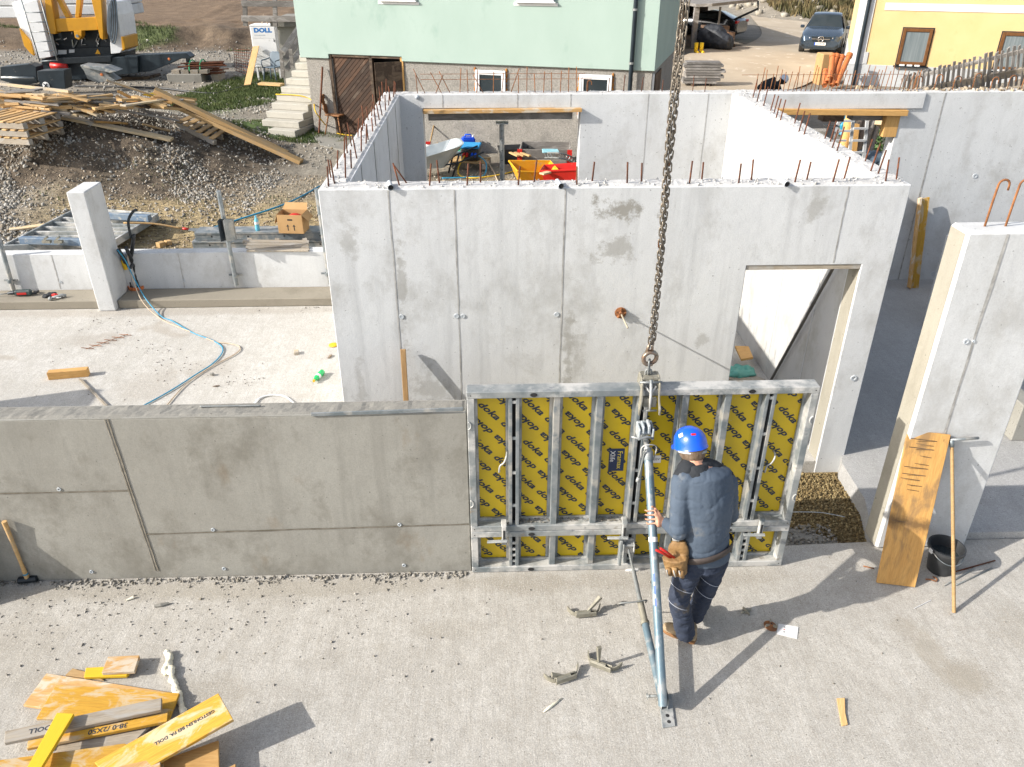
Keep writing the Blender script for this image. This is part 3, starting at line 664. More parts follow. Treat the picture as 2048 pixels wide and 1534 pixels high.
polywall([(-1.44, 0), (W0, 0), (W0, WZ), (W1, WZ), (W1, 0), (4.0, 0), (4.0, OZ), (O1, OZ), (O1, 0), (24, 0), (24, ZT), (-1.44, ZT)], 11.55, 11.80, 'back_wall', 'wall', shell)
for a in ((-1.43, 3.70, 6.70, 6.93), (-1.43, -1.21, 6.935, 11.55), (3.49, 3.71, 6.935, 11.55), (-1.43, 12, 11.56, 11.79)): rough_cap(*a, ZT, shell)
# jagged edge debris on the wall tops
def ftop():
    c_ = random.random()
    if c_ < .35: return (random.uniform(-1.4, 3.66), random.uniform(6.71, 6.92), ZT + .01)
    if c_ < .5: return (random.uniform(-1.42, -1.22), random.uniform(6.9, 11.6), ZT + .01)
    if c_ < .7: return (random.uniform(3.5, 3.7), random.uniform(6.9, 11.6), ZT + .01)
    return (random.uniform(-1.4, 10), random.uniform(11.58, 11.78), ZT + .01)
p_, s_ = spread(1500, ftop, .003, .016, 3); scatter('crumbs', p_, s_, stones('pale_crumbs', [(.42, .41, .39), (.55, .54, .52), (.33, .32, .3)]), .6, 1, shell)
for xp in (776, 908, 1131, 1697):
    q = P(xp, 378, y=6.69); seam_v(shell, q.x, 6.69, 0 if xp < 1300 else DZ + .02, ZT - .01)
for xp, yp in ((803, 633), (913, 632), (1113, 629)): q = P(xp, yp, y=6.69); tie_hole(shell, (q.x, 6.689, q.z), .023, True)
q = P(926, 632, y=6.69); tie_hole(shell, (q.x, 6.689, q.z), .02, True)
for xp, yp in ((800, 200), (835, 200)): pass
for x in (-.6, .45, 1.2, 2.3): seam_v(shell, x, 11.55, WZ + .01, ZT) if x < W1 else seam_v(shell, x, 11.55, 0, ZT)
for x in (3.15,): seam_v(shell, x, 11.55, 0, ZT)
# joints on the inner left and right walls (they look towards +X / -X)
for y in (7.6, 8.6, 9.9, 10.9):
    mb = MB(); mb.bb(3.476, 3.4785, y - .008, y + .008, 0, ZT - .01); mb.obj('joint', M['wall'], shell)
    mb = MB(); mb.bb(-1.1985, -1.194, y - .008, y + .008, 0, ZT - .01); mb.obj('joint', M['seam'], shell)
# lintel of the far right opening, proud of the wall, and the joints of the far right wall
mb = MB(); q0 = P(1522, 200, y=11.52); q1 = P(1850, 200, y=11.52); mb.bb(q0.x, q1.x, 11.52, 11.549, OZ, ZT - .005); mb.obj('lintel', M['wall'], shell, bev=.006)
for xp in (1888,): q = P(xp, 200, y=11.55); seam_v(shell, q.x, 11.55, .08, ZT - .01, 0, .02)
for xp, yp in ((1950, 352), (1866, 547)): q = P(xp, yp, y=11.55); tie_hole(shell, (q.x, 11.549, q.z), .035)
tie_hole(shell, (3.60, 6.689, 1.0), .03)
# pvc sleeves on the wall tops
for xp, yp in ((782, 372), (1122, 370), (1573, 365)):
    q = P(xp, yp, y=6.68); mb = MB(); a = Vector((q.x, 6.655, ZT + .022)); b = a + Vector((-.025, .13, .012))
    mb.tube([a, a.lerp(b, .08), a.lerp(b, .1), b], [.026, .026, .021, .021], 14, caps=False); s1 = mb.obj('pipe_sleeve', M['ring'], shell, 2)
    mb = MB(); mb.tube([a + Vector((0, .004, 0)), a + Vector((0, .012, 0))], .02, 12); mb.obj('hole', M['hole'], s1)
q = P(834, 191, y=11.54); mb = MB(); mb.tube([(q.x, 11.53, ZT - .03), (q.x, 11.6, ZT - .03)], .03, 12); mb.obj('pipe_sleeve', M['ring'], shell, True)
# rebar
fr = [(663, 340), (672, 342), (804, 0), (820, 1), (860, 0), (880, 0), (934, 0), (961, 0), (1035, 0), (1067, 0), (1152, 0), (1184, 0), (1252, 0), (1284, 0), (1376, 0), (1406, 0), (1475, 0), (1507, 0), (1587, 0), (1619, 0), (1664, 0), (1695, 0), (1772, 0), (1804, 0)]
for i, (xp, fl_) in enumerate(fr):
    q = P(xp, 366, z=ZT); x = min(3.66, max(-1.4, q.x)); y = 6.76 + (.09 if i % 2 else 0)
    ln = (random.uniform(-.02, .03), random.uniform(-.02, .02)) if fl_ != 1 else (-.13, 0)
    if xp == 804: ln = (-.05, 0)
    rebar(shell, (x, y, ZT), random.uniform(.16, .21), ln, .0075)
for i in range(15):
    y = 7.1 + i * .32
    for x in (-1.39, -1.26): rebar(shell, (x, y + random.uniform(-.07, .07), ZT), random.uniform(.15, .24), (random.uniform(-.03, .04), random.uniform(-.05, .05)), .0075)
for xp, yp in ((1540, 223), (1547, 227), (1550, 236), (1558, 241), (1588, 249), (1597, 263), (1606, 269), (1648, 280), (1659, 285), (1663, 298), (1673, 303), (1729, 324), (1740, 344), (1745, 330), (1755, 349), (1526, 214), (1513, 205), (1505, 197)):
    q = P(xp, yp, z=ZT); rebar(shell, (min(3.70, max(3.5, q.x)), q.y, ZT), random.uniform(.19, .25), (.03, 0), .0075)
x = -.95
while x < 1.38:
    rebar(shell, (x, 11.62 + random.uniform(0, .04), ZT), random.uniform(.24, .35), (random.uniform(-.02, .03) if random.random() < .75 else random.choice([-.16, .13]), 0), .006, mt=M['rust_l']); x += .118
x = 1.45
while x < 3.4: rebar(shell, (x, 11.66, ZT), random.uniform(.15, .24), (random.uniform(-.02, .02), 0), .006); x += random.uniform(.14, .3)
x = P(1513, 185, y=11.62).x
while x < P(1836, 180, y=11.62).x:
    rebar(shell, (x, 11.62 + random.uniform(0, .04), ZT), random.uniform(.24, .36), (random.uniform(-.01, .05), 0), .0055, mt=M['rust_l']); x += .064
for xp in (1826, 1866, 1903, 1942, 1978, 2012, 2040): q = P(xp, 186, y=11.66); rebar(shell, (q.x, 11.66, ZT), random.uniform(.18, .24), (0, 0), .007, hook=.045, mt=M['rust_l'])
q = P(1175, 183, y=11.6); rebar(shell, (q.x, 11.66, ZT), .16, (0, 0), .007, hook=.03, mt=M['rust_l'])
for a, b, z in ((-.9, 1.5, .19), (-.9, 1.4, .26), (P(1505, 0, y=11.6).x, P(1800, 0, y=11.6).x + .3, .23)):
    mb = MB(); mb.tube([(a, 11.625, ZT + z), (b, 11.625, ZT + z)], .0035, 5); mb.obj('rebar', M['rust_l'], shell)

# damp wall in the foreground
dw = thing('damp_concrete_wall', 'low damp brownish concrete wall with formwork joints in the left foreground', 'wall', (-4, 5.25, 0))
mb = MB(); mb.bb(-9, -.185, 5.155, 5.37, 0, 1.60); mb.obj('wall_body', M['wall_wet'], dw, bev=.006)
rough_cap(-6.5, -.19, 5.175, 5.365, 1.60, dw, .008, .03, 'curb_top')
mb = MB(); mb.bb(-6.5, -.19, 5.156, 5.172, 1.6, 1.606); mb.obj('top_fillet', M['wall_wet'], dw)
q0 = P(212, 838, y=5.152); q1 = P(314, 1142, y=5.152)
mb = MB(); n = 16
for off, ww in ((-.012, .008), (.008, .014)):
    L = [(q0.lerp(q1, i / n) + Vector((off - ww / 2 + random.uniform(-.002, .002), .001, 0))) for i in range(n + 1)]; Rr = [(q0.lerp(q1, i / n) + Vector((off + ww / 2 + random.uniform(-.003, .003), -.002, 0))) for i in range(n + 1)]
    mb.add(L + Rr, [(i, i + 1, i + n + 2, i + n + 1) for i in range(n)])
mb.obj('joint', nmat('dark_joint', (.12, .105, .08), (.2, .18, .145), 14, .9), dw)
jm = bpy.data.materials['dark_joint']
qa = P(0, 988, y=5.155); qb = P(262, 981, y=5.155); o = seam_h(dw, qa.x - 1.0, qb.x, 5.155, qa.z, qb.z, .014); o.data.materials[0] = jm
qa = P(290, 1068, y=5.155); qb = P(938, 1048, y=5.155); o = seam_h(dw, qa.x, qb.x, 5.155, qa.z, qb.z, .016); o.data.materials[0] = jm
for xp, yp in ((118, 978), (426, 1059), (799, 1049), (183, 1143), (448, 1137), (808, 1130)): q = P(xp, yp, y=5.155); tie_hole(dw, (q.x, 5.154, q.z), .016)
# low white wall with its mortar ledge
lw = thing('low_concrete_wall', 'low white concrete wall along the gravel with a brown mortar ledge at its foot', 'wall', (-4, 11.5, 0))
mb = MB(); mb.bb(-14, -1.442, 11.42, 11.62, 0, .70); mb.obj('wall_body', M['wall'], lw, bev=.008)
mb = MB(); mb.bb(-14, -5.79, 10.96, 11.419, 0, .13); mb.obj('ledge', M['curb'], lw, bev=.01)
mb = MB(); mb.bb(-5.52, -1.442, 10.96, 11.419, 0, .13); mb.obj('ledge', M['curb'], lw, bev=.01)
for xp in (362, 110, 258): q = P(xp, 540, y=11.42); seam_v(lw, q.x, 11.42, .14, .69, .01, .014)
for xp, yp in ((368, 561), (121, 564)): q = P(xp, yp, y=11.42); tie_hole(lw, (q.x, 11.419, q.z), .022)
# short column
mb = MB(); mb.bb(-5.78, -5.53, 10.87, 11.415, 0, 1.78); tag(mb.obj('concrete_column', M['wall'], None, bev=.012), 'free standing white concrete column at the left slab edge', 'column')
# wall end in the right foreground
pw = thing('concrete_wall_end', 'tall pale concrete wall piece on the right with two hooked bars on top', 'wall', (3.85, 5.42, 0))
mb = MB(); mb.bb(3.44, 4.26, 5.32, 5.56, 0, 2.95); mb.obj('wall_body', M['wall'], pw, bev=.022)
mb = MB(); mb.bb(3.437, 3.4395, 5.345, 5.54, .02, 2.925); mb.obj('end_face', M['end'], pw)
mb = MB(); mb.bb(3.4165, 3.4195, 6.715, 6.915, .0, DZ - .05); mb.obj('jamb_face', M['end'], shell)
q = P(2015, 470, y=5.32); seam_v(pw, q.x, 5.32, .05, 2.93, 0, .022)
q = P(1932, 683, y=5.32); tie_hole(pw, (q.x, 5.319, q.z), .022); q = P(1947, 682, y=5.32); tie_hole(pw, (q.x, 5.319, q.z), .012, True)
q = P(1968, 452, z=2.95); rebar(pw, (q.x, 5.44, 2.95), .34, (.01, 0), .0085, hook=.04, mt=M['rust_l'])
rebar(pw, (q.x + .155, 5.44, 2.95), .34, (.01, 0), .0085, hook=.04, mt=M['rust_l'])
# shaded parapet further back
mb = MB(); mb.bb(6.12, 14, 9.72, 9.92, .075, 1.38); tag(mb.obj('parapet_wall', M['wall'], None, bev=.015), 'shaded chest high concrete wall behind the right wall piece', 'wall')
mb = MB(); mb.bb(5.6, 5.8, 6.9, 8.1, .075, .52); tag(mb.obj('block_stub', M['wall_wet'], None, bev=.01), 'dark rough concrete stub half hidden at the right edge', 'wall')
# ------------------------------------------------------------------ formwork panels
PX0, PX1, PF, PB = -.178, 2.522, 5.13, 5.25      # left, right, front plane, back plane
YP = 5.236                                        # face of the plywood
ribs = [.36, .69, 1.02, 1.35, 1.68, 2.01, 2.34]
def words(z0, z1, parent):
    vs0, fs0 = text_mesh('doka', .077, offset=.0027, shear=.32, space=1.02)
    mb = MB(); a = R(-45); u = Vector((math.cos(a), 0, math.sin(a))); n = Vector((math.sin(-a), 0, math.cos(a)))
    row = -14
    for row in range(-16, 18):
        for i in range(-14, 16):
            c = Vector((1.2, YP - .0012, (z0 + z1) / 2)) + n * (row * .135) + u * ((i + (.5 if row % 2 else .12 * (row % 3))) * .247)
            if not (PX0 - .05 < c.x < PX1 + .05 and z0 - .05 < c.z < z1 + .05): continue
            s = -1 if row % 2 else 1; x = u * s; y = n * s
            vv = [c + x * v.x * 1.36 + y * v.y for v in vs0]
            ff = [f for f in fs0 if all(PX0 + .05 < vv[j].x < PX1 - .05 and z0 + .05 < vv[j].z < z1 - .05 for j in f)]
            if ff: mb.add(vv, ff)
    return mb.obj('lettering', M['print'], parent)
def oval(parent, x, z, y=None, rx=.022, rz=.014):
    y = y or PF
    mb = MB(); n = 16
    mb.add([(x + rx * 1.25 * math.cos(6.283 * i / n), y - .004, z + rz * 1.3 * math.sin(6.283 * i / n)) for i in range(n)] + [(x + rx * math.cos(6.283 * i / n), y - .006, z + rz * math.sin(6.283 * i / n)) for i in range(n)], [(i, (i + 1) % n, n + (i + 1) % n, n + i) for i in range(n)])
    mb.add([(x + rx * math.cos(6.283 * i / n), y - .0045, z + rz * math.sin(6.283 * i / n)) for i in range(n)], [tuple(range(n))])
    mb.obj('slot_hole', M['hole'], parent)
def panel(name, z0, z1, label, slots, low=False):
    t = thing(name, label, 'formwork', ((PX0 + PX1) / 2, 5.19, z0), 0, 'yellow formwork panels held together by clamps')
    mb = MB(); mb.bb(PX0 + .01, PX1 - .01, YP, PB, z0 + .01, z1 - .01); mb.obj('plywood', M['ply_y'], t)
    words(z0, z1, t)
    fr = .058
    mb = MB(); mb.bb(PX0, PX1, PF, PB + .004, z1 - fr, z1); mb.obj('frame_beam', M['galv_w'], t, bev=.005)
    mb = MB(); mb.bb(PX0, PX1, PF, PB + .004, z0, z0 + fr); mb.obj('frame_beam', M['galv_w'], t, bev=.005)
    for x in (PX0, PX1 - fr): mb = MB(); mb.bb(x, x + fr, PF + .001, PB + .003, z0 + fr, z1 - fr); mb.obj('frame_post', M['galv_w'], t, bev=.005)
    # inner flanges that carry the plywood
    mb = MB(); mb.bb(PX0 + fr, PX1 - fr, YP - .022, YP - .004, z0 + fr, z0 + fr + .022); mb.bb(PX0 + fr, PX0 + fr + .02, YP - .022, YP - .004, z0 + fr + .022, z1 - fr); mb.bb(PX1 - fr - .02, PX1 - fr, YP - .022, YP - .004, z0 + fr + .022, z1 - fr)
    mb.obj('flange', M['galv_w'], t)
    for i, rx in enumerate(ribs):
        x = PX0 + rx; dbl = i in (0, 3, 6)
        if dbl:
            for s in (-1, 1):
                mb = MB(); mb.bb(x + s * .028 - .014, x + s * .028 + .014, PF + .012, YP - .003, z0 + fr, z1 - fr)
                mb.bb(x + s * .052 - .012, x + s * .052 + .012, YP - .02, YP - .002, z0 + fr, z1 - fr); mb.obj('rib', M['galv'], t, bev=.003)
            mb = MB(); mb.bb(x - .0135, x + .0135, YP - .03, YP - .01, z0 + fr, z1 - fr); mb.obj('slot_shade', M['hole'], t)  # dark box paints the shade in the gap between the paired ribs
            step = .066 if low else .33; z = z0 + fr + (.05 if low else .2)
            while z < z1 - fr - .02:
                mb = MB(); mb.bb(x - .0138, x + .0138, PF + .016, PF + .03, z - .012, z + .012); mb.obj('web', M['galv_w'], t); z += step
        else:
            mb = MB(); mb.bb(x - .026, x + .026, PF + .016, YP - .012, z0 + fr, z1 - fr); mb.bb(x - .052, x + .052, YP - .012, YP - .002, z0 + fr, z1 - fr); mb.obj('rib', M['galv'], t, bev=.004)
    for x in slots: oval(t, x, z1 - .03); oval(t, x, z0 + .028)
    for x in (PX0, PX1):                              # half round pockets of the side posts
        for z in ((z0 + (z1 - z0) * .22, z0 + (z1 - z0) * .78) if not low else ()):
            s = 1 if x == PX0 else -1; mb = MB()
            mb.tube([(x + s * .004 + s * .024 * math.sin(a), PF - .002, z + .034 * math.cos(a)) for a in [math.pi * i / 10 for i in range(11)]], .006, 6); mb.obj('pocket', M['galv_w'], t, True)
    for s in (0, 1):
        for zz in (z0, z1):
            x = PX0 + .03 if s == 0 else PX1 - .03; d = .014
            mb = MB(); mb.lathe([(.005, 0), (.0001, .001)], (x, PF - .003, zz + (.03 if zz == z0 else -.03)), 8, MX); mb.obj('bolt_hole', M['hole'], t)
    # gussets
    if low:
        for x, s in ((PX0 + fr, 1), (PX1 - fr, -1)):
            mb = MB(); mb.prism([(x, YP - .03, z0 + fr), (x + s * .07, YP - .03, z0 + fr), (x, YP - .03, z0 + fr + .06)], (0, .006, 0)); mb.obj('gusset', M['galv_w'], t)
    return t
up_ = panel('wall_formwork', .45, 1.80, 'large yellow printed formwork panel with seven steel ribs hanging from the chain', (.33, 2.0))
lo_ = panel('wall_formwork', .002, .447, 'low yellow printed formwork panel standing under the large one', (.33, 2.0), True)
# cement crusts on the ledge above the joint
p_, s_ = spread(700, lambda: (random.uniform(PX0 + .3, PX1 - .4), random.uniform(5.16, 5.23), .515), .003, .012, 2); scatter('crumbs', p_, s_, mcr, .5, 1, up_)
# stickers
a = P(1219, 897, y=YP); b = P(1246, 941, y=YP)
mb = MB(); mb.bb(a.x, b.x, YP - .0035, YP - .0018, b.z, a.z); st = mb.obj('sticker', nmat('navy_sticker', (.008, .022, .07), (.01, .03, .09), 12, .5, bump=0), up_)
Mt = Matrix.Translation((a.x + (b.x - a.x) * .70, YP - .005, (a.z + b.z) / 2)) @ Matrix(((0, 1, 0, 0), (0, 0, -1, 0), (-1, 0, 0, 0), (0, 0, 0, 1)))
put_text('lettering', 'Framax', .058, Mt, nmat('yellow_letters', (.75, .6, .05), (.7, .55, .05), bump=0), st)
Mt = Matrix.Translation((a.x + (b.x - a.x) * .22, YP - .005, (a.z + b.z) / 2 + .035)) @ Matrix(((0, 1, 0, 0), (0, 0, -1, 0), (-1, 0, 0, 0), (0, 0, 0, 1)))
put_text('lettering', 'Xlife', .058, Mt, M['white'], st)
a = P(1304, 911, y=YP); b = P(1321, 925, y=YP); mb = MB(); mb.bb(a.x, b.x, YP - .0035, YP - .0018, b.z, a.z); st = mb.obj('sticker', M['paper'], up_)
put_text('lettering', 'GSV', .03, Matrix.Translation(((a.x + b.x) / 2, YP - .005, (a.z + b.z) / 2)) @ Matrix.Rotation(R(90), 4, 'X'), M['jacket_d'], st)
# bent handles on the plywood
for xp, yp in ((1003, 930), (1537, 930)):
    q = P(xp, yp, y=5.17); mb = MB(); s = 1
    mb.tube(rough_path([q + Vector((.045, .06, .10)), q + Vector((.04, 0, .085)), q + Vector((.02, -.01, .03)), q + Vector((-.012, 0, -.01)), q + Vector((-.02, 0, -.07)), q + Vector((-.015, .05, -.09))], 4), .007, 7); mb.obj('handle', M['galv_w'], up_, True)

# ------------------------------------------------------------------ clamps
def cgrip(name, label, cat, group, pieces, mt):
    t = thing(name, label, cat, pieces['loc'], pieces.get('rz', 0), group); return t
def jaw(mb, c, s, M3, r=.085, w=.03):
    "curved clamp jaw: quarter arc of a flat bar"
    n = 8
    for i in range(n):
        a0 = -.25 + 1.7 * i / n; a1 = -.25 + 1.7 * (i + 1) / n; t0 = .016 + .016 * (1 - i / n)
        p = lambda a, rr: M3 @ Vector((s * (math.sin(a) * rr), 0, (1 - math.cos(a)) * rr))
        q = [p(a0, r - t0), p(a1, r - t0 + .002), p(a1, r), p(a0, r)]
        mb.prism([c + x - M3 @ Vector((0, w / 2, 0)) for x in q], M3 @ Vector((0, w, 0)))
def fclamp(xp, yp, label, tilt):
    q = P(xp, yp, y=PF - .02)
    t = thing('formwork_clamp', label, 'clamp', (q.x, PF - .02, q.z), 0, 'clamps on the joint of the formwork panels')
    mb = MB(); mb.bb(q.x - .018, q.x + .018, PF - .05, PF - .012, q.z - .09, q.z + .10)
    mb.bb(q.x - .022, q.x + .022, PF - .045, PF + .035, q.z + .09, q.z + .115); mb.bb(q.x - .022, q.x + .022, PF - .045, PF + .035, q.z - .10, q.z - .085); mb.obj('rail', M['cast'] if 0 else M['galv_w'], t, bev=.004)
    mb = MB(); mb.bb(q.x - .008, q.x + .008, PF - .056, PF - .0505, q.z - .05, q.z + .06); mb.obj('slot', M['hole'], t)
    mb = MB(); a = Vector((q.x + .03, PF - .075, q.z - .03)); b = a + Vector((-.17, .03, tilt)); mb.bar(a, b, .03, .012, (0, 0, 1)); mb.obj('wedge', M['galv_w'], t, bev=.002)
fclamp(1008, 1068, 'left clamp gripping the joint of the two yellow panels', -.03)
fclamp(1248, 1062, 'middle clamp on the panel joint left of the long brace', -.02)
fclamp(1520, 1056, 'right clamp on the panel joint beside the worker', -.02)
def loose_clamp(px, py, rz, label, wedge):
    q = P(px, py, z=0); t = thing('loose_clamp', label, 'clamp', (q.x, q.y, 0), rz, 'loose clamps lying on the slab')
    Mz = Matrix.Translation(q) @ Matrix.Rotation(rz, 4, 'Z'); M3 = Mz.to_3x3()
    mb = MB(); k = MB()
    k.box((0, 0, .035), (.17, .012, .045)); k.box((0, .028, .035), (.17, .012, .045)); k.box((-.02, .014, .058), (.12, .026, .008)); mb.add([Mz @ v for v in k.v], k.f); mb.obj('rail', M['cast'], t, bev=.004)
    for s in (-1, 1):
        mb = MB(); jaw(mb, Mz @ Vector((s * .04, .016, .02)), s, M3 @ Matrix.Rotation(R(-90 + (12 if s > 0 else 5)), 3, 'X'), .10, .042); mb.obj('jaw', M['cast'], t, bev=.003)
    a = Mz @ Vector(wedge[0]); b = Mz @ Vector(wedge[1]); mb = MB()
    f = frame(b - a); L = (b - a).length
    mb.add([a + f @ Vector(v) for v in [(0, -.007, -.012), (L, -.02, -.012), (L, .02, -.012), (0, .007, -.012), (0, -.005, .012), (L, -.016, .014), (L, .016, .014), (0, .005, .012)]], [(3, 2, 1, 0), (4, 5, 6, 7), (0, 1, 5, 4), (1, 2, 6, 5), (2, 3, 7, 6), (3, 0, 4, 7)])
    mb.obj('wedge', M['cast'], t, bev=.002)
loose_clamp(1172, 1236, R(5), 'loose steel clamp farthest from the camera with its wedge tilted to the right', [(.0, .01, .04), (.13, .09, .13)])
loose_clamp(1200, 1340, R(-28), 'loose steel clamp with its wedge sticking straight up beside the strut', [(-.02, .02, .03), (-.03, .03, .20)])
loose_clamp(1133, 1365, R(20), 'loose steel clamp nearest the camera lying on its back', [(-.02, .03, .05), (-.10, .05, .07)])

# ------------------------------------------------------------------ long brace and short strut
br = thing('formwork_brace', 'long worn blue steel brace from the slab up to the large panel', 'brace', (1.19, 3.6, 0))
B0 = P(1326, 1412, z=.10); B1 = P(1296, 905, y=4.86); Bt = P(1290, 872, y=5.02)
mb = MB(); mb.tube([B0, B0.lerp(B1, .5), B1], .0325, 18); mb.obj('outer_tube', M['blue_steel'], br, 2)
d = (B1 - B0).normalized()
mb = MB(); mb.tube([B1 - d * .06, B1 + d * .01], .038, 16); mb.tube([B1 + d * .01, B1 + d * .035], .03, 14); mb.obj('collar', M['galv_w'], br, 2)
mb = MB(); mb.tube([B1, B1.lerp(Bt, .9)], .02, 12); mb.obj('spindle', M['galv_d'], br, True)
q = B1 + d * .12
mb = MB(); mb.tube([q + Vector((-.12, -.01, .01)), q + Vector((-.06, -.03, 0)), q, q + Vector((.05, -.01, -.01))], [.006, .008, .012, .008], 8); mb.obj('nut_handle', M['galv_w'], br, True)
mb = MB(); mb.tube(rough_path([B1 + Vector((-.05, -.01, -.04)), B1 + Vector((-.055, -.02, .06)), B1 + Vector((0, -.03, .09)), B1 + Vector((.055, -.02, .06)), B1 + Vector((.045, -.01, -.05)), B1 + Vector((.02, -.01, -.07))], 4), .005, 6); mb.obj('grip_ring', M['galv_w'], br, True)
mb = MB(); a = B1 + Vector((-.03, -.03, .05)); b = P(1277, 955, y=4.8); n_ = 26
mb.tube([a.lerp(b, i / n_) for i in range(n_ + 1)], [.0075 if i % 2 else .0055 for i in range(n_ + 1)], 7); mb.obj('threaded_rod', M['galv_d'], br, True)
mb = MB(); mb.tube([b, b + (b - a).normalized() * .035], [.013, .016], 8); mb.obj('rod_nut', M['galv_w'], br, True)
h = P(1290, 862, y=5.06); mb = MB()
mb.bb(h.x - .06, h.x - .045, 5.0, 5.10, h.z - .05, h.z + .05); mb.bb(h.x + .045, h.x + .06, 5.0, 5.10, h.z - .05, h.z + .05); mb.bb(h.x - .06, h.x + .06, 5.10, 5.127, h.z - .05, h.z + .055); mb.bb(h.x - .045, h.x + .045, 5.02, 5.10, h.z - .012, h.z + .012)
mb.bb(h.x - .03, h.x - .015, 5.0, 5.1, h.z + .01, h.z + .075); mb.bb(h.x + .01, h.x + .03, 5.0, 5.1, h.z + .01, h.z + .085); mb.obj('head_plate', nmat('pale_blue_head', (.36, .43, .48), (.5, .52, .53), 12, .5, .3), br, bev=.005)
mb = MB(); q1 = B0.lerp(B1, .63); mb.tube([q1, q1 + d * .035], .0335, 18, caps=False); mb.obj('paper_band', M['paper'], br, True)
q1 = B0.lerp(B1, .36); q2 = B0.lerp(B1, .52)
mb = MB(); Fm = frame(d, Vector((-.2, -1, .6))); rr = .0337
vv = []; nn = 10
for i in range(nn + 1):
    for a in (.15, .55): vv.append(q1.lerp(q2, i / nn) + Fm @ Vector((0, rr * math.sin(a), rr * math.cos(a))))
mb.add(vv, [(2 * i, 2 * i + 2, 2 * i + 3, 2 * i + 1) for i in range(nn) if i % 3]); mb.obj('blue_marking', M['blue'], br)
# base shoe
bp = [P(1316, 1388, z=.012), P(1342, 1386, z=.012), P(1351, 1451, z=.012), P(1325, 1455, z=.012)]
o = slab('base_plate', bp, .012, M['galv_w'], br)
c = P(1327, 1400, z=.05)
for s in (-1, 1): mb = MB(); mb.bb(c.x + s * .022 - .004, c.x + s * .022 + .004, c.y - .05, c.y + .06, .012, .12); mb.obj('shoe_cheek', M['galv_w'], br, bev=.003)
mb = MB(); mb.tube([c + Vector((-.12, .02, .02)), c + Vector((.03, .02, .02))], .011, 10); mb.obj('shoe_bolt', M['galv_d'], br, True)
mb = MB(); mb.tube([c + Vector((-.115, .02, .02)) + Vector((0, .022 * math.cos(a), .022 * math.sin(a))) for a in [i * .7 for i in range(9)]], .003, 5, closed=True); mb.obj('shoe_ring', M['galv_d'], br)
for yy in (-.10, -.15): mb = MB(); mb.lathe([(.014, 0), (.0001, .0005)], (c.x + .012, c.y + yy, .0125), 12); mb.obj('bolt_hole', M['hole'], br)
ssr = thing('short_strut', 'short thin steel strut with a pin left of the long blue brace', 'strut', (1.1, 4.2, 0))
S0 = P(1323, 1392, z=.12); S1 = P(1291, 1262, z=0); 
St = P(1257, 1098, y=5.06); dd = (St - S0)
A1 = S0.lerp(St, .46); A2 = S0.lerp(St, .60); A3 = S0.lerp(St, .84)
mb = MB(); mb.tube([S0, A1], .0285, 16); mb.obj('lower_tube', M['blue_steel'], ssr, 2)
mb = MB(); mb.tube([A1 - dd * .02, A1, A1, A2, A2], [.034, .034, .026, .026, .02], 12); mb.obj('joint_sleeve', M['cast'], ssr, 2)
mb = MB(); mb.tube([A1, A3], .018, 12); mb.obj('upper_tube', M['galv_d'], ssr, 2)
mb = MB(); n_ = 22; mb.tube([A3.lerp(St, i / n_) for i in range(n_ + 1)], [.011 if i % 2 else .009 for i in range(n_ + 1)], 8); mb.obj('threaded_rod', M['galv_d'], ssr, True)
mb = MB(); mb.tube([A3 + Vector((-.06, 0, -.012)), A3 + Vector((-.035, -.01, 0)), A3 + Vector((.035, -.01, 0)), A3 + Vector((.05, 0, .01))], [.008, .014, .014, .008], 8); mb.obj('wing_nut', M['galv_w'], ssr, True)
mb = MB(); p = A2 + Vector((0, 0, .01)); mb.tube(rough_path([p + Vector((.045, .01, -.03)), p + Vector((.05, 0, .0)), p + Vector((.02, -.02, .02)), p + Vector((-.07, -.03, .015)), p + Vector((-.15, -.02, .0)), p + Vector((-.175, 0, -.03)), p + Vector((-.15, .01, -.05)), p + Vector((-.12, .01, -.055))], 5), .0065, 7); mb.obj('pin', M['galv_d'], ssr, True)
h = St; mb = MB(); mb.bb(h.x - .05, h.x - .038, 5.04, 5.127, h.z - .08, h.z + .06); mb.bb(h.x + .038, h.x + .05, 5.04, 5.127, h.z - .03, h.z + .06); mb.bb(h.x - .05, h.x + .05, 5.10, 5.126, h.z - .08, h.z + .07); mb.bb(h.x - .038, h.x + .038, 5.05, 5.10, h.z + .03, h.z + .045); mb.obj('head_bracket', M['galv_w'], ssr, bev=.004)
mb = MB(); mb.bb(h.x - .075, h.x - .052, 5.05, 5.128, h.z - .18, h.z + .09); mb.obj('hook_plate', M['galv_w'], ssr, bev=.004)

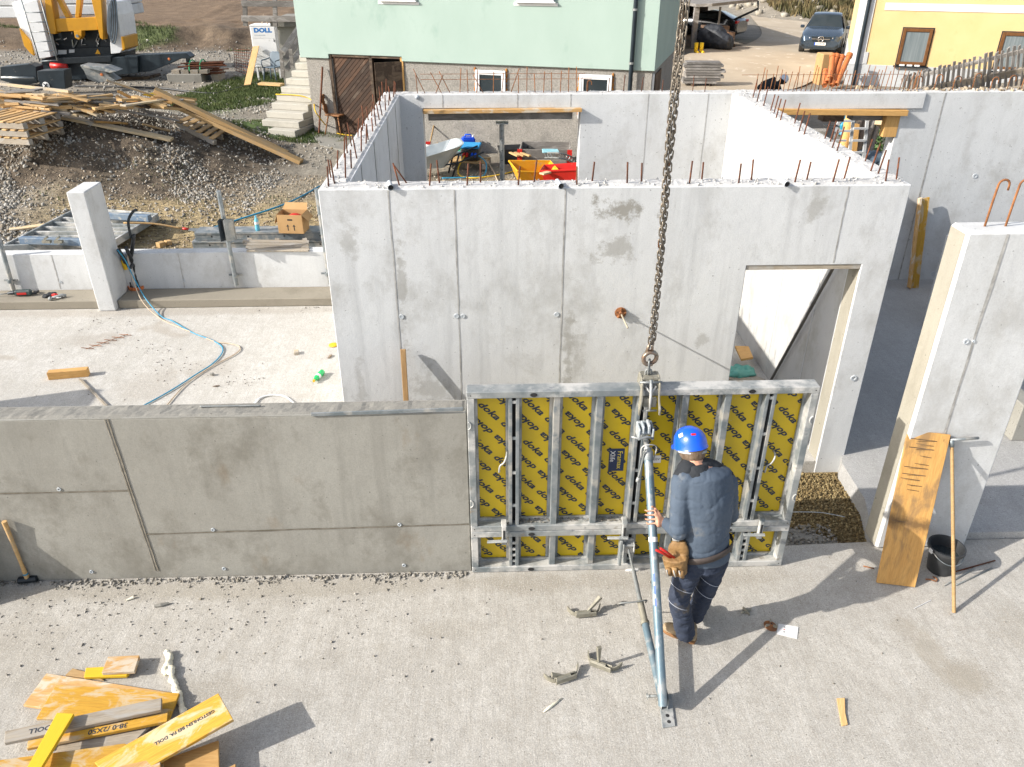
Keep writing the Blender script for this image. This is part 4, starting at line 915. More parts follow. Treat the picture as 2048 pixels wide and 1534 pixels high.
# ------------------------------------------------------------------ crane chain with hook, and lifting bracket
hk = P(1300, 716, y=5.19)
ch = thing('crane_chain', 'two strand oily steel chain hanging down to the panel with a ring hook', 'chain', (hk.x, 5.19, hk.z))
def link_mesh(Lh, wh, r, nm):
    pts = []
    for i in range(6): a = math.pi * i / 5; pts.append((wh * math.cos(a), 0, Lh - wh + wh * math.sin(a)))
    for i in range(6): a = math.pi + math.pi * i / 5; pts.append((wh * math.cos(a), 0, -(Lh - wh) + wh * math.sin(a)))
    mb = MB(); mb.tube(pts, r, 6, closed=True); return mb
lm = link_mesh(.0325, .0125, .0054, 'link'); first = None
z = hk.z + .11; i = 0; pitch = .0415
while z < 6.6:
    for s in (-1, 1):
        tw = .5 * math.sin((z - 2) * 1.9) + .3
        off = Vector((math.cos(tw), math.sin(tw), 0)) * s * .0165
        if first is None: o = lm.obj('link', M['chain'], None, True, local=True); first = o
        else: o = first.copy(); COL.objects.link(o)
        o.parent = ch; o.location = (off.x + .006 * math.sin(z * 3), off.y, z - hk.z + (pitch / 2 if s > 0 else 0)); o.rotation_euler = (random.uniform(-.12, .12), random.uniform(-.1, .1), tw + (R(90) if i % 2 else 0) + R(45) + random.uniform(-.15, .15))
    z += pitch; i += 1
mhook = nmat('bronze_hook_steel', (.30, .26, .21), (.22, .12, .07), 14, .35, .7, .1, 60, [((.38, .16, .06), 9, .6, .68)])
for s, ty in ((-1, -.012), (1, .012)):
    mb = MB(); pts = [(s * .052 * math.sin(a) * (1 if a < 3 else .9), ty, -.052 * math.cos(a) * 1.0) for a in [-.4 + i * .42 for i in range(12)]]
    pts = [hk + Vector(p) for p in pts]; mb.tube(pts, [.012, .014, .016, .017, .017, .017, .016, .015, .014, .013, .011, .008], 9); mb.obj('hook', mhook, ch, True)
mb = MB(); mb.tube([hk + Vector((-.03, 0, .05)), hk + Vector((-.02, 0, .09)), hk + Vector((-.012, 0, .12))], [.012, .014, .009], 8); mb.tube([hk + Vector((.012, 0, .05)), hk + Vector((.008, 0, .12))], [.012, .009], 8); mb.obj('hook_eye', mhook, ch, True)
hb = P(1298, 790, y=5.14)
lb = thing('lifting_bracket', 'steel lifting bracket clamped over the top beam of the large panel', 'lifting bracket', (hb.x, 5.14, 1.8))
lk = link_mesh(.062, .022, .0085, 'l')
for dz, rz in ((-.075, 1.25), (-.155, .1)): 
    k_ = MB(); Mx = Matrix.Translation(hk + Vector((-.002, 0, dz))) @ Matrix.Rotation(rz, 4, 'Z'); k_.add([Mx @ v for v in lk.v], lk.f); k_.obj('shackle_link', M['galv_d'], lb, True)
zt = 1.80; x = hb.x
for s in (-1, 1):
    mb = MB(); prof = [(5.27, zt - .03), (5.275, zt + .035), (5.24, zt + .10), (5.15, zt + .105), (5.09, zt + .06), (5.07, zt - .06), (5.05, zt - .13), (5.06, zt - .19), (5.085, zt - .185), (5.105, zt - .11), (5.12, zt - .02), (5.122, zt + .01), (5.24, zt + .012), (5.262, zt - .03)]
    mb.prism([(x + s * .066 - .007 + s * (.012 if zz < zt - .1 else 0), yy, zz) for yy, zz in prof], (.014, 0, 0)); mb.obj('cheek', M['cast'], lb, bev=.003)
mb = MB(); mb.bb(x - .06, x + .06, 5.13, 5.25, zt + .075, zt + .10); mb.obj('top_bar', M['cast'], lb, bev=.004)
mb = MB(); mb.tube([(x - .085, 5.115, zt + .07), (x + .085, 5.115, zt + .07)], .010, 10); mb.tube([(x - .055, 5.07, zt - .15), (x + .055, 5.07, zt - .15)], .008, 8); mb.obj('bolt', M['galv_d'], lb, True)
mb = MB(); mb.tube([(x, 5.12, zt + .09), (x, 5.08, zt + .0), (x, 5.07, zt - .15)], [.012, .011, .009], 8); mb.tube([(x - .04, 5.11, zt + .04), (x, 5.085, zt - .01)], .008, 6); mb.tube([(x + .04, 5.11, zt + .04), (x, 5.085, zt - .01)], .008, 6); mb.obj('latch', M['galv_w'], lb, True)
mb = MB(); mb.bb(x - .052, x + .052, 5.085, 5.122, zt - .13, zt - .055); mb.obj('jaw_plate', M['cast'], lb, bev=.004)
# handwheel nut and rod on the block wall
q = P(1241, 625, y=6.69)
wn = thing('tie_rod_nut', 'rusty round tie nut with a thin rod sticking out of the block wall', 'tie nut', (q.x, 6.69, q.z))
mb = MB(); mb.lathe([(.055, .0), (.055, .008), (.02, .014), (.02, .05), (.0001, .05)], (q.x, 6.688, q.z), 22, MX); mb.obj('disc', M['rust_l'], wn, 2)
for i in range(5):
    a = i * 1.257 + .3; u_ = Vector((math.cos(a), 0, math.sin(a))); mb = MB(); mb.bar(Vector((q.x, 6.665, q.z)) + u_ * .015, Vector((q.x, 6.665, q.z)) + u_ * .05, .008, .03, (0, 1, 0)); mb.obj('wing', M['rust_l'], wn)
mb = MB(); mb.tube([(q.x, 6.69, q.z), (q.x + .015, 6.36, q.z - .005)], .0085, 8); mb.obj('rod', nmat('cement_rod', (.4, .36, .27), (.28, .24, .18), 20, .8), wn, True)
# flat bar along the top of the damp wall
a = P(622, 829, y=5.148); b = P(926, 818, y=5.148)
mb = MB(); mb.bar(a + Vector((0, 0, .0)), b + Vector((0, 0, .0)), .012, .03); o = mb.obj('aluminium_batten', M['galv'], None, bev=.002); tag(o, 'thin pale metal batten along the top edge of the damp wall', 'batten')
a = P(400, 813, z=1.622); b = P(521, 811, z=1.622); mb = MB(); n_ = 60; mb.tube([a.lerp(b, i / n_) for i in range(n_ + 1)], [.008 if i % 2 else .0062 for i in range(n_ + 1)], 7); tag(mb.obj('loose_rebar', M['galv_d'], None, True), 'short ribbed steel bar lying on top of the damp wall', 'steel bar')
# ------------------------------------------------------------------ people
def organic(name, mb, voxel, mt, parent, it=4, disp=None, seed=0):
    me = mb.mesh('tmp'); o = bpy.data.objects.new('tmp', me); COL.objects.link(o)
    r_ = o.modifiers.new('r', 'REMESH'); r_.mode = 'VOXEL'; r_.voxel_size = voxel
    s_ = o.modifiers.new('s', 'SMOOTH'); s_.iterations = it; s_.factor = .6
    dg = bpy.context.evaluated_depsgraph_get(); dg.update()
    m2 = bpy.data.meshes.new_from_object(o.evaluated_get(dg)); bpy.data.objects.remove(o); bpy.data.meshes.remove(me)
    m2.name = name
    if disp:
        amp, fr = disp
        ns = [v.normal.copy() for v in m2.vertices]
        for v, n in zip(m2.vertices, ns):
            q = v.co * fr + Vector((seed, 0, 0)); h = noise.noise(Vector((q.x, q.y, q.z * 1.3 + q.x * .9))); h2 = (1 - abs(noise.noise(Vector((q.x * 1.3 + q.z * .9 + 5, q.y * 1.3, q.z * 2.6 - q.x * .8))))) ** 7; h3 = (1 - abs(noise.noise(Vector((q.x * 3.1, q.y * 3.1 + 8, q.z * 4.2 + q.x))))) ** 9
            v.co += n * amp * (h * .8 - h2 * .95 - h3 * .35 + .25)
    m2.transform(PM[parent.name].inverted()); m2.polygons.foreach_set('use_smooth', [True] * len(m2.polygons)); m2.materials.clear(); m2.materials.append(mt)
    o = bpy.data.objects.new(name, m2); COL.objects.link(o); o.parent = parent; PM[o.name] = PM[parent.name]; return o
def limb(mb, pts, rs, n=14):
    pts = [Vector(p) for p in pts]; mb.tube(pts, list(rs), n)
    for p, r_ in zip(pts, rs): mb.ball(p, r_ * .985, 2)
V3 = Vector
def person():
    t = thing('person', 'worker in a blue helmet and grey blue jacket steadying the brace with his left hand', 'person', (1.5, 4.4, 0))
    hem = P(1410, 1118, y=4.40); wa = P(1409, 1066, y=4.41); ch_ = P(1411, 990, y=4.46); upc = P(1409, 946, y=4.49); nb_ = P(1394, 926, y=4.50); hd = P(1381, 893, y=4.60)
    side = V3((.97, .22, 0)); axis_ = (upc - wa).normalized()
    def rg(c, rx, ry, nm=axis_): return (c, rx, ry, side, nm)
    shL = P(1364, 962, y=4.45); elL = P(1358, 1063, y=4.32); wrL = P(1330, 1044, y=4.50)
    shR = P(1453, 963, y=4.53); elR = P(1460, 1030, y=4.68); wrR = elR + V3((-.12, .18, -.02))
    hipL = P(1386, 1112, y=4.38); hipR = P(1432, 1112, y=4.43)
    knL = P(1357, 1196, z=.47); anL = P(1371, 1266, z=.12); knR = P(1414, 1172, z=.48); anR = P(1389, 1232, z=.12)
    # continuous body
    mb = MB()
    mb.loft([rg(hem, .15, .11), rg(wa, .15, .11), rg(ch_, .17, .11), rg(upc, .16, .09), rg(nb_, .06, .06)], 18)
    limb(mb, [nb_ - V3((0, 0, .05)), nb_.lerp(hd, .5), hd - V3((0, .01, .03))], [.062, .058, .06])
    fwd = V3((-.35, .85, -.35)).normalized()                      # where the face points
    upv = (V3((0, 0, 1)) - V3((0, 0, 1)).dot(fwd) * fwd).normalized(); rv = fwd.cross(upv)
    MH = Matrix((rv, fwd, upv)).transposed()
    mb.ball(hd, .1, 3, (.78, .95, 1.1), MH); mb.ball(hd + fwd * .045 - upv * .065, .055, 2, (.9, .9, .8), MH)
    mb.ball(hd + fwd * .10 - upv * .03, .02, 2, (.7, 1, 1.2), MH)
    for s in (-1, 1): mb.ball(hd + rv * s * .08 - upv * .02 - fwd * .005, .03, 2, (.35, .75, 1.15), MH)
    limb(mb, [shL, elL, wrL], [.055, .045, .032]); limb(mb, [shR, elR, wrR], [.055, .045, .032])
    limb(mb, [hipL, knL, anL], [.085, .055, .042]); limb(mb, [hipR, knR, anR], [.085, .055, .042])
    # hands: palm and five fingers each
    q = B0.lerp(B1, .5); tt = 0; best = min((abs((B0.lerp(B1, i / 400) - wrL).length), i) for i in range(401))[1]
    g = B0.lerp(B1, (best + 8) / 400); dB = (B1 - B0).normalized()
    pal = wrL.lerp(g, .52) + V3((0, -.035, .008))
    def fing(p0, p1, p2, p3, r): limb(mb, [p0, p1, p2, p3], [r, r * .92, r * .85, r * .72], 8)
    across = dB; toL = V3((-1, 0, 0)); outw = V3((-.1, -.75, .65))
    mb.loft([(wrL, .032, .022, across, pal - wrL), (wrL.lerp(pal, .6), .036, .017, across, pal - wrL), (pal, .042, .016, across, pal - wrL), (pal + (pal - wrL).normalized() * .022, .038, .013, across, pal - wrL)], 12)
    for i, (o_, ln) in enumerate(((.036, .9), (.013, 1.05), (-.011, 1.0), (-.033, .8))):
        base = pal + across * o_ + V3((-.005, .0, 0))
        gi = g + across * (o_ * 1.35)
        p1 = gi + V3((.0, 0, 0)) + outw.normalized() * .044 * 1 + V3((.02, 0, 0)); p2 = gi + V3((-.034, -.022, .016)) * 1.05; p3 = gi + V3((-.045, .006, .0)) * (1.0 if ln > .85 else .9)
        fing(base, p1, p2, p3 + V3((-.002, 0, 0)), .0095)
    limb(mb, [wrL.lerp(pal, .4) + across * .02, pal + across * .055 + V3((.005, .005, 0)), g + across * .075 + V3((.02, -.02, .01)), g + across * .085 + V3((-.002, -.035, .02))], [.012, .0115, .0105, .009], 8)
    dR = (wrR - elR).normalized(); palR = wrR + dR * .07
    mb.loft([(wrR, .03, .02, (0, 0, 1), dR), (palR, .04, .016, (0, 0, 1), dR), (palR + dR * .02, .036, .013, (0, 0, 1), dR)], 12)
    for i, o_ in enumerate((.03, .01, -.01, -.03)):
        b0 = palR + V3((0, 0, o_)); fing(b0, b0 + dR * .045, b0 + dR * .07 + V3((-.02, .0, 0)), b0 + dR * .07 + V3((-.045, -.01, 0)), .0085)
    limb(mb, [wrR + V3((0, 0, .02)), palR + V3((-.02, -.01, .045)), palR + dR * .03 + V3((-.04, -.01, .045))], [.011, .0105, .009], 8)
    organic('body', mb, .0062, M['skin'], t, 2)
    # hair, helmet, strap, eyes
    mb = MB(); mb.ball(hd - fwd * .018 - upv * .004, .116, 3, (.82, .98, 1.0), MH); 
    hr = organic('hair', mb, .008, M['hair'], t, 2, (.003, 60))
    for v in hr.data.vertices:
        pass
    bm = bmesh.new(); bm.from_mesh(hr.data); Mi = PM[t.name]
    kill = [v for v in bm.verts if (Mi @ v.co - hd).dot(fwd) > .03 or ((Mi @ v.co - hd).dot(upv) < -.088)]
    bmesh.ops.delete(bm, geom=kill, context='VERTS'); bm.to_mesh(hr.data); bm.free()
    for s in (-1, 1): mb = MB(); mb.ball(hd + fwd * .088 + rv * s * .03 + upv * .01, .012, 2); mb.obj('eye', M['white'], t, True)
    hc = hd + upv * .022 - fwd * .002
    mb = MB(); prof = [(.000, .128), (.03, .124), (.06, .112), (.085, .09), (.104, .058), (.112, .02), (.113, -.012), (.118, -.022), (.113, -.024), (.106, -.012), (.10, .03), (.07, .08), (0, .11)]
    vs_n = 32
    M4 = MH @ Matrix.Diagonal((.98, 1.16, 1.0))
    mb.lathe(prof, hc, vs_n, M4); hel = mb.obj('helmet', M['helmet'], t, 2)
    mb = MB(); pts = []                                        # brim
    for i in range(13):
        a = R(30 + i * 10); pts.append((math.cos(a), math.sin(a)))
    inn = [hc + M4 @ V3((.112 * a, .112 * b, -.018)) for a, b in pts]; out_ = [hc + M4 @ V3((.125 * a, .112 * b + .05 * math.sin(math.pi * i / 12), -.03)) for i, (a, b) in enumerate(pts)]
    mb.add(inn + out_ + [p + upv * -.004 for p in inn] + [p + upv * -.004 for p in out_], [(i, i + 1, 14 + i, 13 + i) for i in range(12)] + [(26 + i, 39 + i, 40 + i, 27 + i) for i in range(12)] + [(13 + i, 14 + i, 40 + i, 39 + i) for i in range(12)])
    mb.obj('brim', M['helmet'], hel, True)
    mb = MB()                                                  # raised ridge
    for o_ in (-.022, .022): mb.tube([hc + M4 @ V3((o_, math.sin(a) * .108, math.cos(a) * .117 + .004)) for a in [-1.2 + i * .2 for i in range(13)]], .006, 6)
    mb.obj('ridge', M['helmet'], hel, True)
    def decal(name, px, py, w_, h_, mt):
        d_ = ray(px, py).normalized(); o0 = CAM.copy(); best = None
        for i in range(6000):
            q_ = o0 + d_ * (4.6 + i * .0004); l_ = M4.inverted() @ (q_ - hc)
            if (l_.x / .114) ** 2 + (l_.y / .114) ** 2 + (l_.z / .129) ** 2 < 1: best = q_; break
        if best is None: return
        l_ = M4.inverted() @ (best - hc); n_ = (M4 @ V3((l_.x / .013, l_.y / .013, l_.z / .0166))).normalized()
        mb = MB(); f_ = frame(V3((1, 0, 0)) - V3((1, 0, 0)).dot(n_) * n_, n_); mb.box(best + n_ * .002, (w_, h_, .004), f_); mb.obj(name, mt, hel, bev=.0015)
    decal('sticker', 1362, 871, .035, .03, M['white']); decal('sticker', 1387, 869, .034, .016, M['red'])
    mb = MB(); pts = [hc + M4 @ V3((math.cos(a) * .098, math.sin(a) * .098, -.035 - .012 * (1 - abs(math.cos(a))))) for a in [R(175 + i * 12) for i in range(17)]]
    mb.tube(pts, .010, 6); mb.obj('strap', M['ring'], hel, True)
    q = pts[9]; mb = MB(); mb.box(q - fwd * .008, (.045, .014, .02), MH); mb.obj('buckle', M['galv_w'], hel, bev=.002)
    # jacket
    mb = MB()
    mb.loft([rg(hem - axis_ * .0, .195, .142), rg(hem.lerp(wa, .5), .19, .148), rg(wa, .186, .15), rg(wa.lerp(ch_, .5), .20, .158), rg(ch_, .212, .158), rg(upc, .20, .135), rg(upc + axis_ * .03, .14, .105), rg(nb_ - axis_ * .02, .085, .075)], 24)
    mb.ball(shL + V3((.02, 0, -.0)), .088, 2); mb.ball(shR + V3((-.02, 0, 0)), .088, 2)
    limb(mb, [shL, shL.lerp(elL, .5) + V3((-.006, 0, 0)), elL], [.078, .074, .066]); limb(mb, [elL, elL.lerp(wrL, .5), wrL.lerp(elL, .08)], [.066, .060, .046])
    limb(mb, [shR, shR.lerp(elR, .5), elR], [.08, .074, .066]); limb(mb, [elR, wrR], [.066, .046])
    organic('jacket', mb, .0085, M['jacket'], t, 4, (.0075, 3.3), 3)
    # dark yoke on the shoulders and stand collar
    mb = MB(); mb.loft([rg(nb_ - axis_ * .07, .125, .105), rg(nb_ - axis_ * .03, .095, .085), rg(nb_ - axis_ * .0 + V3((-.006, .014, 0)), .082, .076)], 20)
    cl = organic('collar', mb, .008, M['jacket_d'], t, 2, (.003, 30))
    for sgn, sh, f1 in ((-1, shL, .0), (1, shR, .0)):
        mb = MB(); limb(mb, [nb_ + V3((sgn * .03, .02, -.055)), nb_.lerp(sh, .55) + V3((0, .025, .0)), sh + V3((sgn * .0, .025, .028))], [.085, .085, .062]); 
        organic('shoulder_yoke', mb, .011, M['jacket_d'], t, 3, (.004, 16), 9)
    # trousers
    mb = MB(); mb.loft([rg(hem + axis_ * .03, .18, .13), rg(hem - axis_ * .06, .178, .135)], 20)
    limb(mb, [hipL, hipL.lerp(knL, .5), knL, knL.lerp(anL, .55), anL], [.108, .098, .082, .078, .076]); limb(mb, [hipR, hipR.lerp(knR, .5), knR, knR.lerp(anR, .55), anR], [.108, .096, .08, .074, .07])
    organic('trousers', mb, .0085, M['trous'], t, 3, (.010, 5.5), 5)
    for kn, an, hp in ((knL, anL, hipL), (knR, anR, hipR)):
        for f_, rr_ in ((.12, .086), (.32, .096)):
            c_ = kn.lerp(an, f_) if f_ < .2 else kn.lerp(hp, f_); ax = (an - hp).normalized(); Fk = frame(ax, V3((1, 0, 0)))
            mb = MB(); mb.tube([c_ + Fk @ V3((.03 * math.cos(a * 1.0), math.sin(a) * rr_, math.cos(a) * rr_)) for a in [R(150 + i * 15) for i in range(11)]], .0018, 5); mb.obj('reflective_piping', M['refl'], t, True)
    # boots
    for nm, heel, toe in (('l', P(1391, 1285, z=.0), P(1336, 1262, z=.0)), ('r', P(1389, 1246, z=0), P(1378, 1222, z=0) + V3((-.01, .15, 0)))):
        dr = (toe - heel); dr.z = 0; L = .29; dr.normalize(); sd = V3((-dr.y, dr.x, 0))
        mb = MB()
        rr = [(.0, .030, .035, .055), (.03, .040, .05, .06), (.10, .042, .055, .06), (.17, .048, .045, .052), (.23, .046, .036, .043), (.27, .030, .026, .033)]
        mb.loft([(heel + dr * a + V3((0, 0, h_)), b, c, sd, dr) for a, b, c, h_ in rr], 16)
        mb.tube([heel + dr * .055 + V3((0, 0, .05)), heel + dr * .06 + V3((0, 0, .15))], [.05, .056], 14); 
        bt = organic('boot', mb, .007, M['boot'], t, 3)
        mb = MB(); prof = [(.0, .03), (.03, .042), (.1, .04), (.17, .05), (.23, .047), (.28, .02)]
        ring = [heel + dr * a + sd * b for a, b in prof] + [heel + dr * a - sd * b for a, b in prof[::-1]]
        mb.prism([p + V3((0, 0, .001)) for p in ring], (0, 0, .026)); mb.obj('sole', M['sole'], bt, bev=.004)
        mb = MB()
        for i in range(4): c_ = heel + dr * (.105 + i * .022) + V3((0, 0, .112 - i * .013)); mb.tube([c_ + sd * .028, c_ + V3((0, 0, .007)), c_ - sd * .028], .0035, 5)
        mb.obj('laces', M['belt'], bt)
    # belt, pouch, pincers
    mb = MB(); n_ = 40; cb = hem.lerp(wa, .48); ring = []
    fr_ = frame(side, axis_)
    for j, (dz_, ex) in enumerate(((-.024, .007), (.024, .005))):
        for i in range(n_):
            a = 6.2832 * i / n_; ring.append(cb + fr_ @ V3((.205 * math.cos(a) + ex * math.cos(a), .165 * math.sin(a), dz_ + .045 * math.cos(a) + .0)))
    mb.add(ring, [(i, (i + 1) % n_, n_ + (i + 1) % n_, n_ + i) for i in range(n_)]); bl = mb.obj('belt', M['belt'], t, True)
    so_ = bl.modifiers.new('s', 'SOLIDIFY'); so_.thickness = .005
    pc = P(1350, 1122, y=4.27); rot = Matrix.Rotation(R(-12), 3, 'Y') @ Matrix.Rotation(R(-20), 3, 'Z')
    def pl_(v): return pc + rot @ V3(v)
    mb = MB(); Rz = rot @ V3((0, 0, 1)); Sx = rot @ V3((1, 0, 0))
    mb.loft([(pl_((0, 0, -.125)), .066, .035, Sx, Rz), (pl_((0, 0, -.11)), .080, .045, Sx, Rz), (pl_((0, 0, 0)), .087, .05, Sx, Rz), (pl_((0, 0, .035)), .092, .052, Sx, Rz)], 20)
    mb.loft([(pl_((.015, .045, -.05)), .08, .02, Sx, Rz), (pl_((.025, .05, .09)), .075, .022, Sx, Rz), (pl_((.035, .06, .14)), .05, .02, Sx, Rz)], 16)
    pouch = organic('tool_pouch', mb, .008, M['leather'], t, 2, (.004, 22), 2)
    mb = MB()
    for xx, zz in ((-.045, -.06), (.0, -.05), (.045, -.075)):
        mb.loft([(pl_((xx, -.05, zz - .035)), .018, .010, Sx, Rz), (pl_((xx, -.054, zz)), .02, .014, Sx, Rz), (pl_((xx, -.052, zz + .035)), .02, .010, Sx, Rz)], 10)
    mb.obj('pocket', M['leather'], pouch, True)
    for xx in (-.05, .0, .04): mb = MB(); mb.tube([pl_((xx, -.058, -.10)), pl_((xx - .005, -.066, -.03))], .0055, 6); mb.obj('nail', M['galv_w'], pouch, True)
    for dx in (0, .026):
        mb = MB(); a_ = pl_((-.02 + dx, 0, .02)); b_ = P(1312 + dx * 330, 1100 - dx * 140, y=4.25); mb.tube([a_, a_.lerp(b_, .6) + V3((0, 0, .006)), b_], [.008, .010, .008], 8); mb.obj('pincer_handle', M['red'], pouch, True)
    mb = MB(); mb.box(P(1352, 1078, y=4.3), (.05, .02, .03), rot); mb.obj('buckle', M['galv_w'], t, bev=.004)
    return t
person()
def far_person():
    h = P(1567, 158, z=1.55); t = thing('person', 'crouching worker in black with a white helmet behind the rebar row', 'person', (h.x - .2, h.y, .6))
    gx = h.x; gy = h.y; g = T(gx, gy); mb = MB()
    hip = V3((gx - .55, gy + .05, g + .72)); sh = V3((gx - .18, gy, g + .82)); hd = V3((gx, gy, g + .93))
    mb.loft([(hip, .16, .17, (0, 1, 0), sh - hip), (hip.lerp(sh, .5), .17, .2, (0, 1, 0), sh - hip), (sh, .16, .22, (0, 1, 0), sh - hip)], 14)
    limb(mb, [sh, hd], [.07, .06]); mb.ball(hd, .11, 2)
    for s in (-1, 1):
        limb(mb, [hip + V3((0, s * .1, 0)), V3((gx - .2, gy + s * .14, g + .45)), V3((gx - .42, gy + s * .13, g + .08))], [.1, .08, .06]); limb(mb, [V3((gx - .42, gy + s * .13, g + .05)), V3((gx - .22, gy + s * .13, g + .04))], [.05, .04])
        limb(mb, [sh + V3((0, s * .18, 0)), V3((gx - .05, gy + s * .22, g + .55)), V3((gx + .2, gy + s * .1, g + .4))], [.06, .05, .035]); mb.ball((gx + .25, gy + s * .09, g + .38), .04, 2)
        for f_ in range(5): limb(mb, [V3((gx + .27, gy + s * .09 + (f_ - 2) * .018, g + .38)), V3((gx + .32, gy + s * .09 + (f_ - 2) * .02, g + .35))], [.01, .008], 6)
    organic('body', mb, .02, M['jacket_d'], t, 2)
    mb = MB(); mb.lathe([(0, .13), (.07, .115), (.115, .06), (.125, -.02), (.13, -.03), (.115, -.03), (0, .1)], hd + V3((.01, 0, .03)), 20, Matrix.Rotation(R(35), 3, 'Y')); mb.obj('helmet', M['helm_w'], t, 2)
far_person()
# ------------------------------------------------------------------ boards in the left foreground
GB = 'formwork board offcuts heaped in the left foreground'
def bd(pts, z, mt, label, th=.022, **k):
    zs = z if isinstance(z, (list, tuple)) else [z] * len(pts)
    return slab('board', [P(a, b, z=zz) for (a, b), zz in zip(pts, zs)], th, M[mt], label=label, cat='board', group=GB, **k)
bd([(93, 1346), (358, 1387), (326, 1450), (46, 1410)], .035, 'fply_o', 'wide peach coloured board at the back of the heap')
bd([(112, 1369), (250, 1377), (359, 1386), (337, 1441), (72, 1437)], .062, 'fply', 'wide yellow board lying on the peach one', ax=3)
C_ = bd([(10, 1462), (323, 1395), (322, 1419), (8, 1486)], [.10, .13, .13, .10], 'wood_g', 'long greyish narrow board across the back of the heap', .03)
D_ = bd([(56, 1481), (336, 1425), (334, 1442), (53, 1497)], .085, 'fply', 'long narrow yellow board with printed figures below the greyish one', .027)
bd([(118, 1487), (300, 1451), (262, 1490), (108, 1512)], .045, 'wood_g', 'brownish board mostly hidden in the middle of the heap')
bd([(0, 1522), (248, 1484), (325, 1520), (330, 1600), (-20, 1600)], [.10, .14, .15, .12, .1], 'fply', 'wide yellow board under the long printed one')
F_ = bd([(188, 1524), (437, 1387), (466, 1438), (232, 1572)], [.17, .28, .28, .17], 'fply', 'long yellow board with a printed line, its end sticking up to the right', .027)
bd([(437, 1480), (440, 1600), (318, 1600), (322, 1521)], [.13, .13, .12, .12], 'wood_o', 'orange brown board at the right side of the heap', ax=1)
bd([(320, 1514), (323, 1600), (130, 1600), (232, 1534)], .20, 'fply_o', 'pale smeared board at the lower frame edge')
bd([(440, 1542), (471, 1527), (476, 1600), (436, 1600)], .10, 'fply_o', 'small light board corner at the lower frame edge right of the heap')
bd([(114, 1425), (148, 1427), (82, 1536), (40, 1560)], [.16, .16, .20, .21], 'fply_b', 'bright yellow narrow board laid across the others', .027, ax=1)
bd([(216, 1313), (279, 1310), (269, 1342), (203, 1345)], .075, 'fply_o', 'small square brown offcut on top of the little stack', .03)
bd([(172, 1335), (206, 1333), (258, 1345), (253, 1351), (168, 1354)], .042, 'fply_b', 'small yellow offcut under the square brown one', .025)
bd([(145, 1336), (172, 1343), (208, 1360), (130, 1350)], .016, 'wood', 'pointed brown offcut at the back of the little stack', .015)
def print_on(o, body, size, off, rz=0):
    Mx = PM[o.name]; vs, fs = text_mesh(body, size, offset=.001); L = Matrix.Translation(Vector(off)) @ Matrix.Rotation(rz, 4, 'Z')
    mb = MB(); mb.add([L @ v for v in vs], fs); q = mb.obj('lettering', M['print'], None, local=True); q.parent = o
print_on(F_, 'GESTOHLEN BEI FA. DOLL', .034, (.12, .012, .0012), math.pi)
print_on(D_, '38-0 /2X50', .055, (.06, 0, .0012), math.pi); print_on(C_, 'DOLL', .055, (-.28, 0, .0012), math.pi)
def foam():
    pts = [(334, 1305), (340, 1318), (337, 1332), (344, 1345), (346, 1362), (353, 1378), (358, 1392), (362, 1410), (368, 1422)]
    mb = MB(); ps = rough_path([P(a, b, z=.02) for a, b in pts], 5)
    for p in ps: mb.ball(p + V3((random.uniform(-.008, .008), random.uniform(-.008, .008), random.uniform(-.004, .008))), random.uniform(.017, .031), 2, (1, 1, .8))
    mb.ball(P(330, 1340, z=.02), .03, 2); mb.ball(P(332, 1346, z=.015), .022, 2)
    t = thing('foam_strip', 'lumpy cream strip of hardened foam above the board heap', 'foam', tuple(P(345, 1360, z=0))); organic('foam', mb, .007, M['foam'], t, 2, (.004, 50))
foam()
mb = MB(); a = P(1087, 1424, z=.006); b = P(1124, 1396, z=.006); mb.tube([a, a.lerp(b, .3), a.lerp(b, .6), b], [.004, .011, .009, .003], 7); tag(mb.obj('foam_sliver', M['foam'], None, True), 'thin pale sliver of foam near the front clamps', 'foam')
# hammer and the board at the left edge
hm = thing('sledge_hammer', 'hammer with a black head and a wooden handle leaning on the damp wall', 'hammer', tuple(P(55, 1166, z=0)))
a = P(56, 1160, z=.03); b = P(8, 1043, y=5.12); mb = MB(); mb.tube([a, a.lerp(b, .12), a.lerp(b, .3), a.lerp(b, .7), b], [.019, .019, .014, .0165, .02], 10); mb.obj('handle', M['wood'], hm, 2)
mb = MB(); mb.tube([a.lerp(b, .1), a.lerp(b, .125)], .0205, 10); mb.obj('tape', M['cyan'], hm)
mb = MB(); c = a; mb.tube([c + V3((-.075, -.01, .005)), c + V3((-.07, -.01, .005)), c + V3((.07, .01, .005)), c + V3((.075, .01, .005))], [.024, .03, .03, .024], 10); mb.obj('head', M['blackm'], hm, 2)
slab('board', [V3((-5.1, 4.8, 0)), V3((-4.21, 4.8, 0)), V3((-4.28, 5.1, .9)), V3((-5.1, 5.1, .9))], .03, M['wood_g'], label='dark board leaning on the damp wall at the left frame edge', cat='board')
mb = MB(); mb.bb(-8.3, -8.05, 6.85, 7.55, 0, 1.9); tag(mb.obj('concrete_column', M['wall_w'], None, bev=.012), 'white concrete column left of the picture that throws a broad shadow on the slab', 'column')
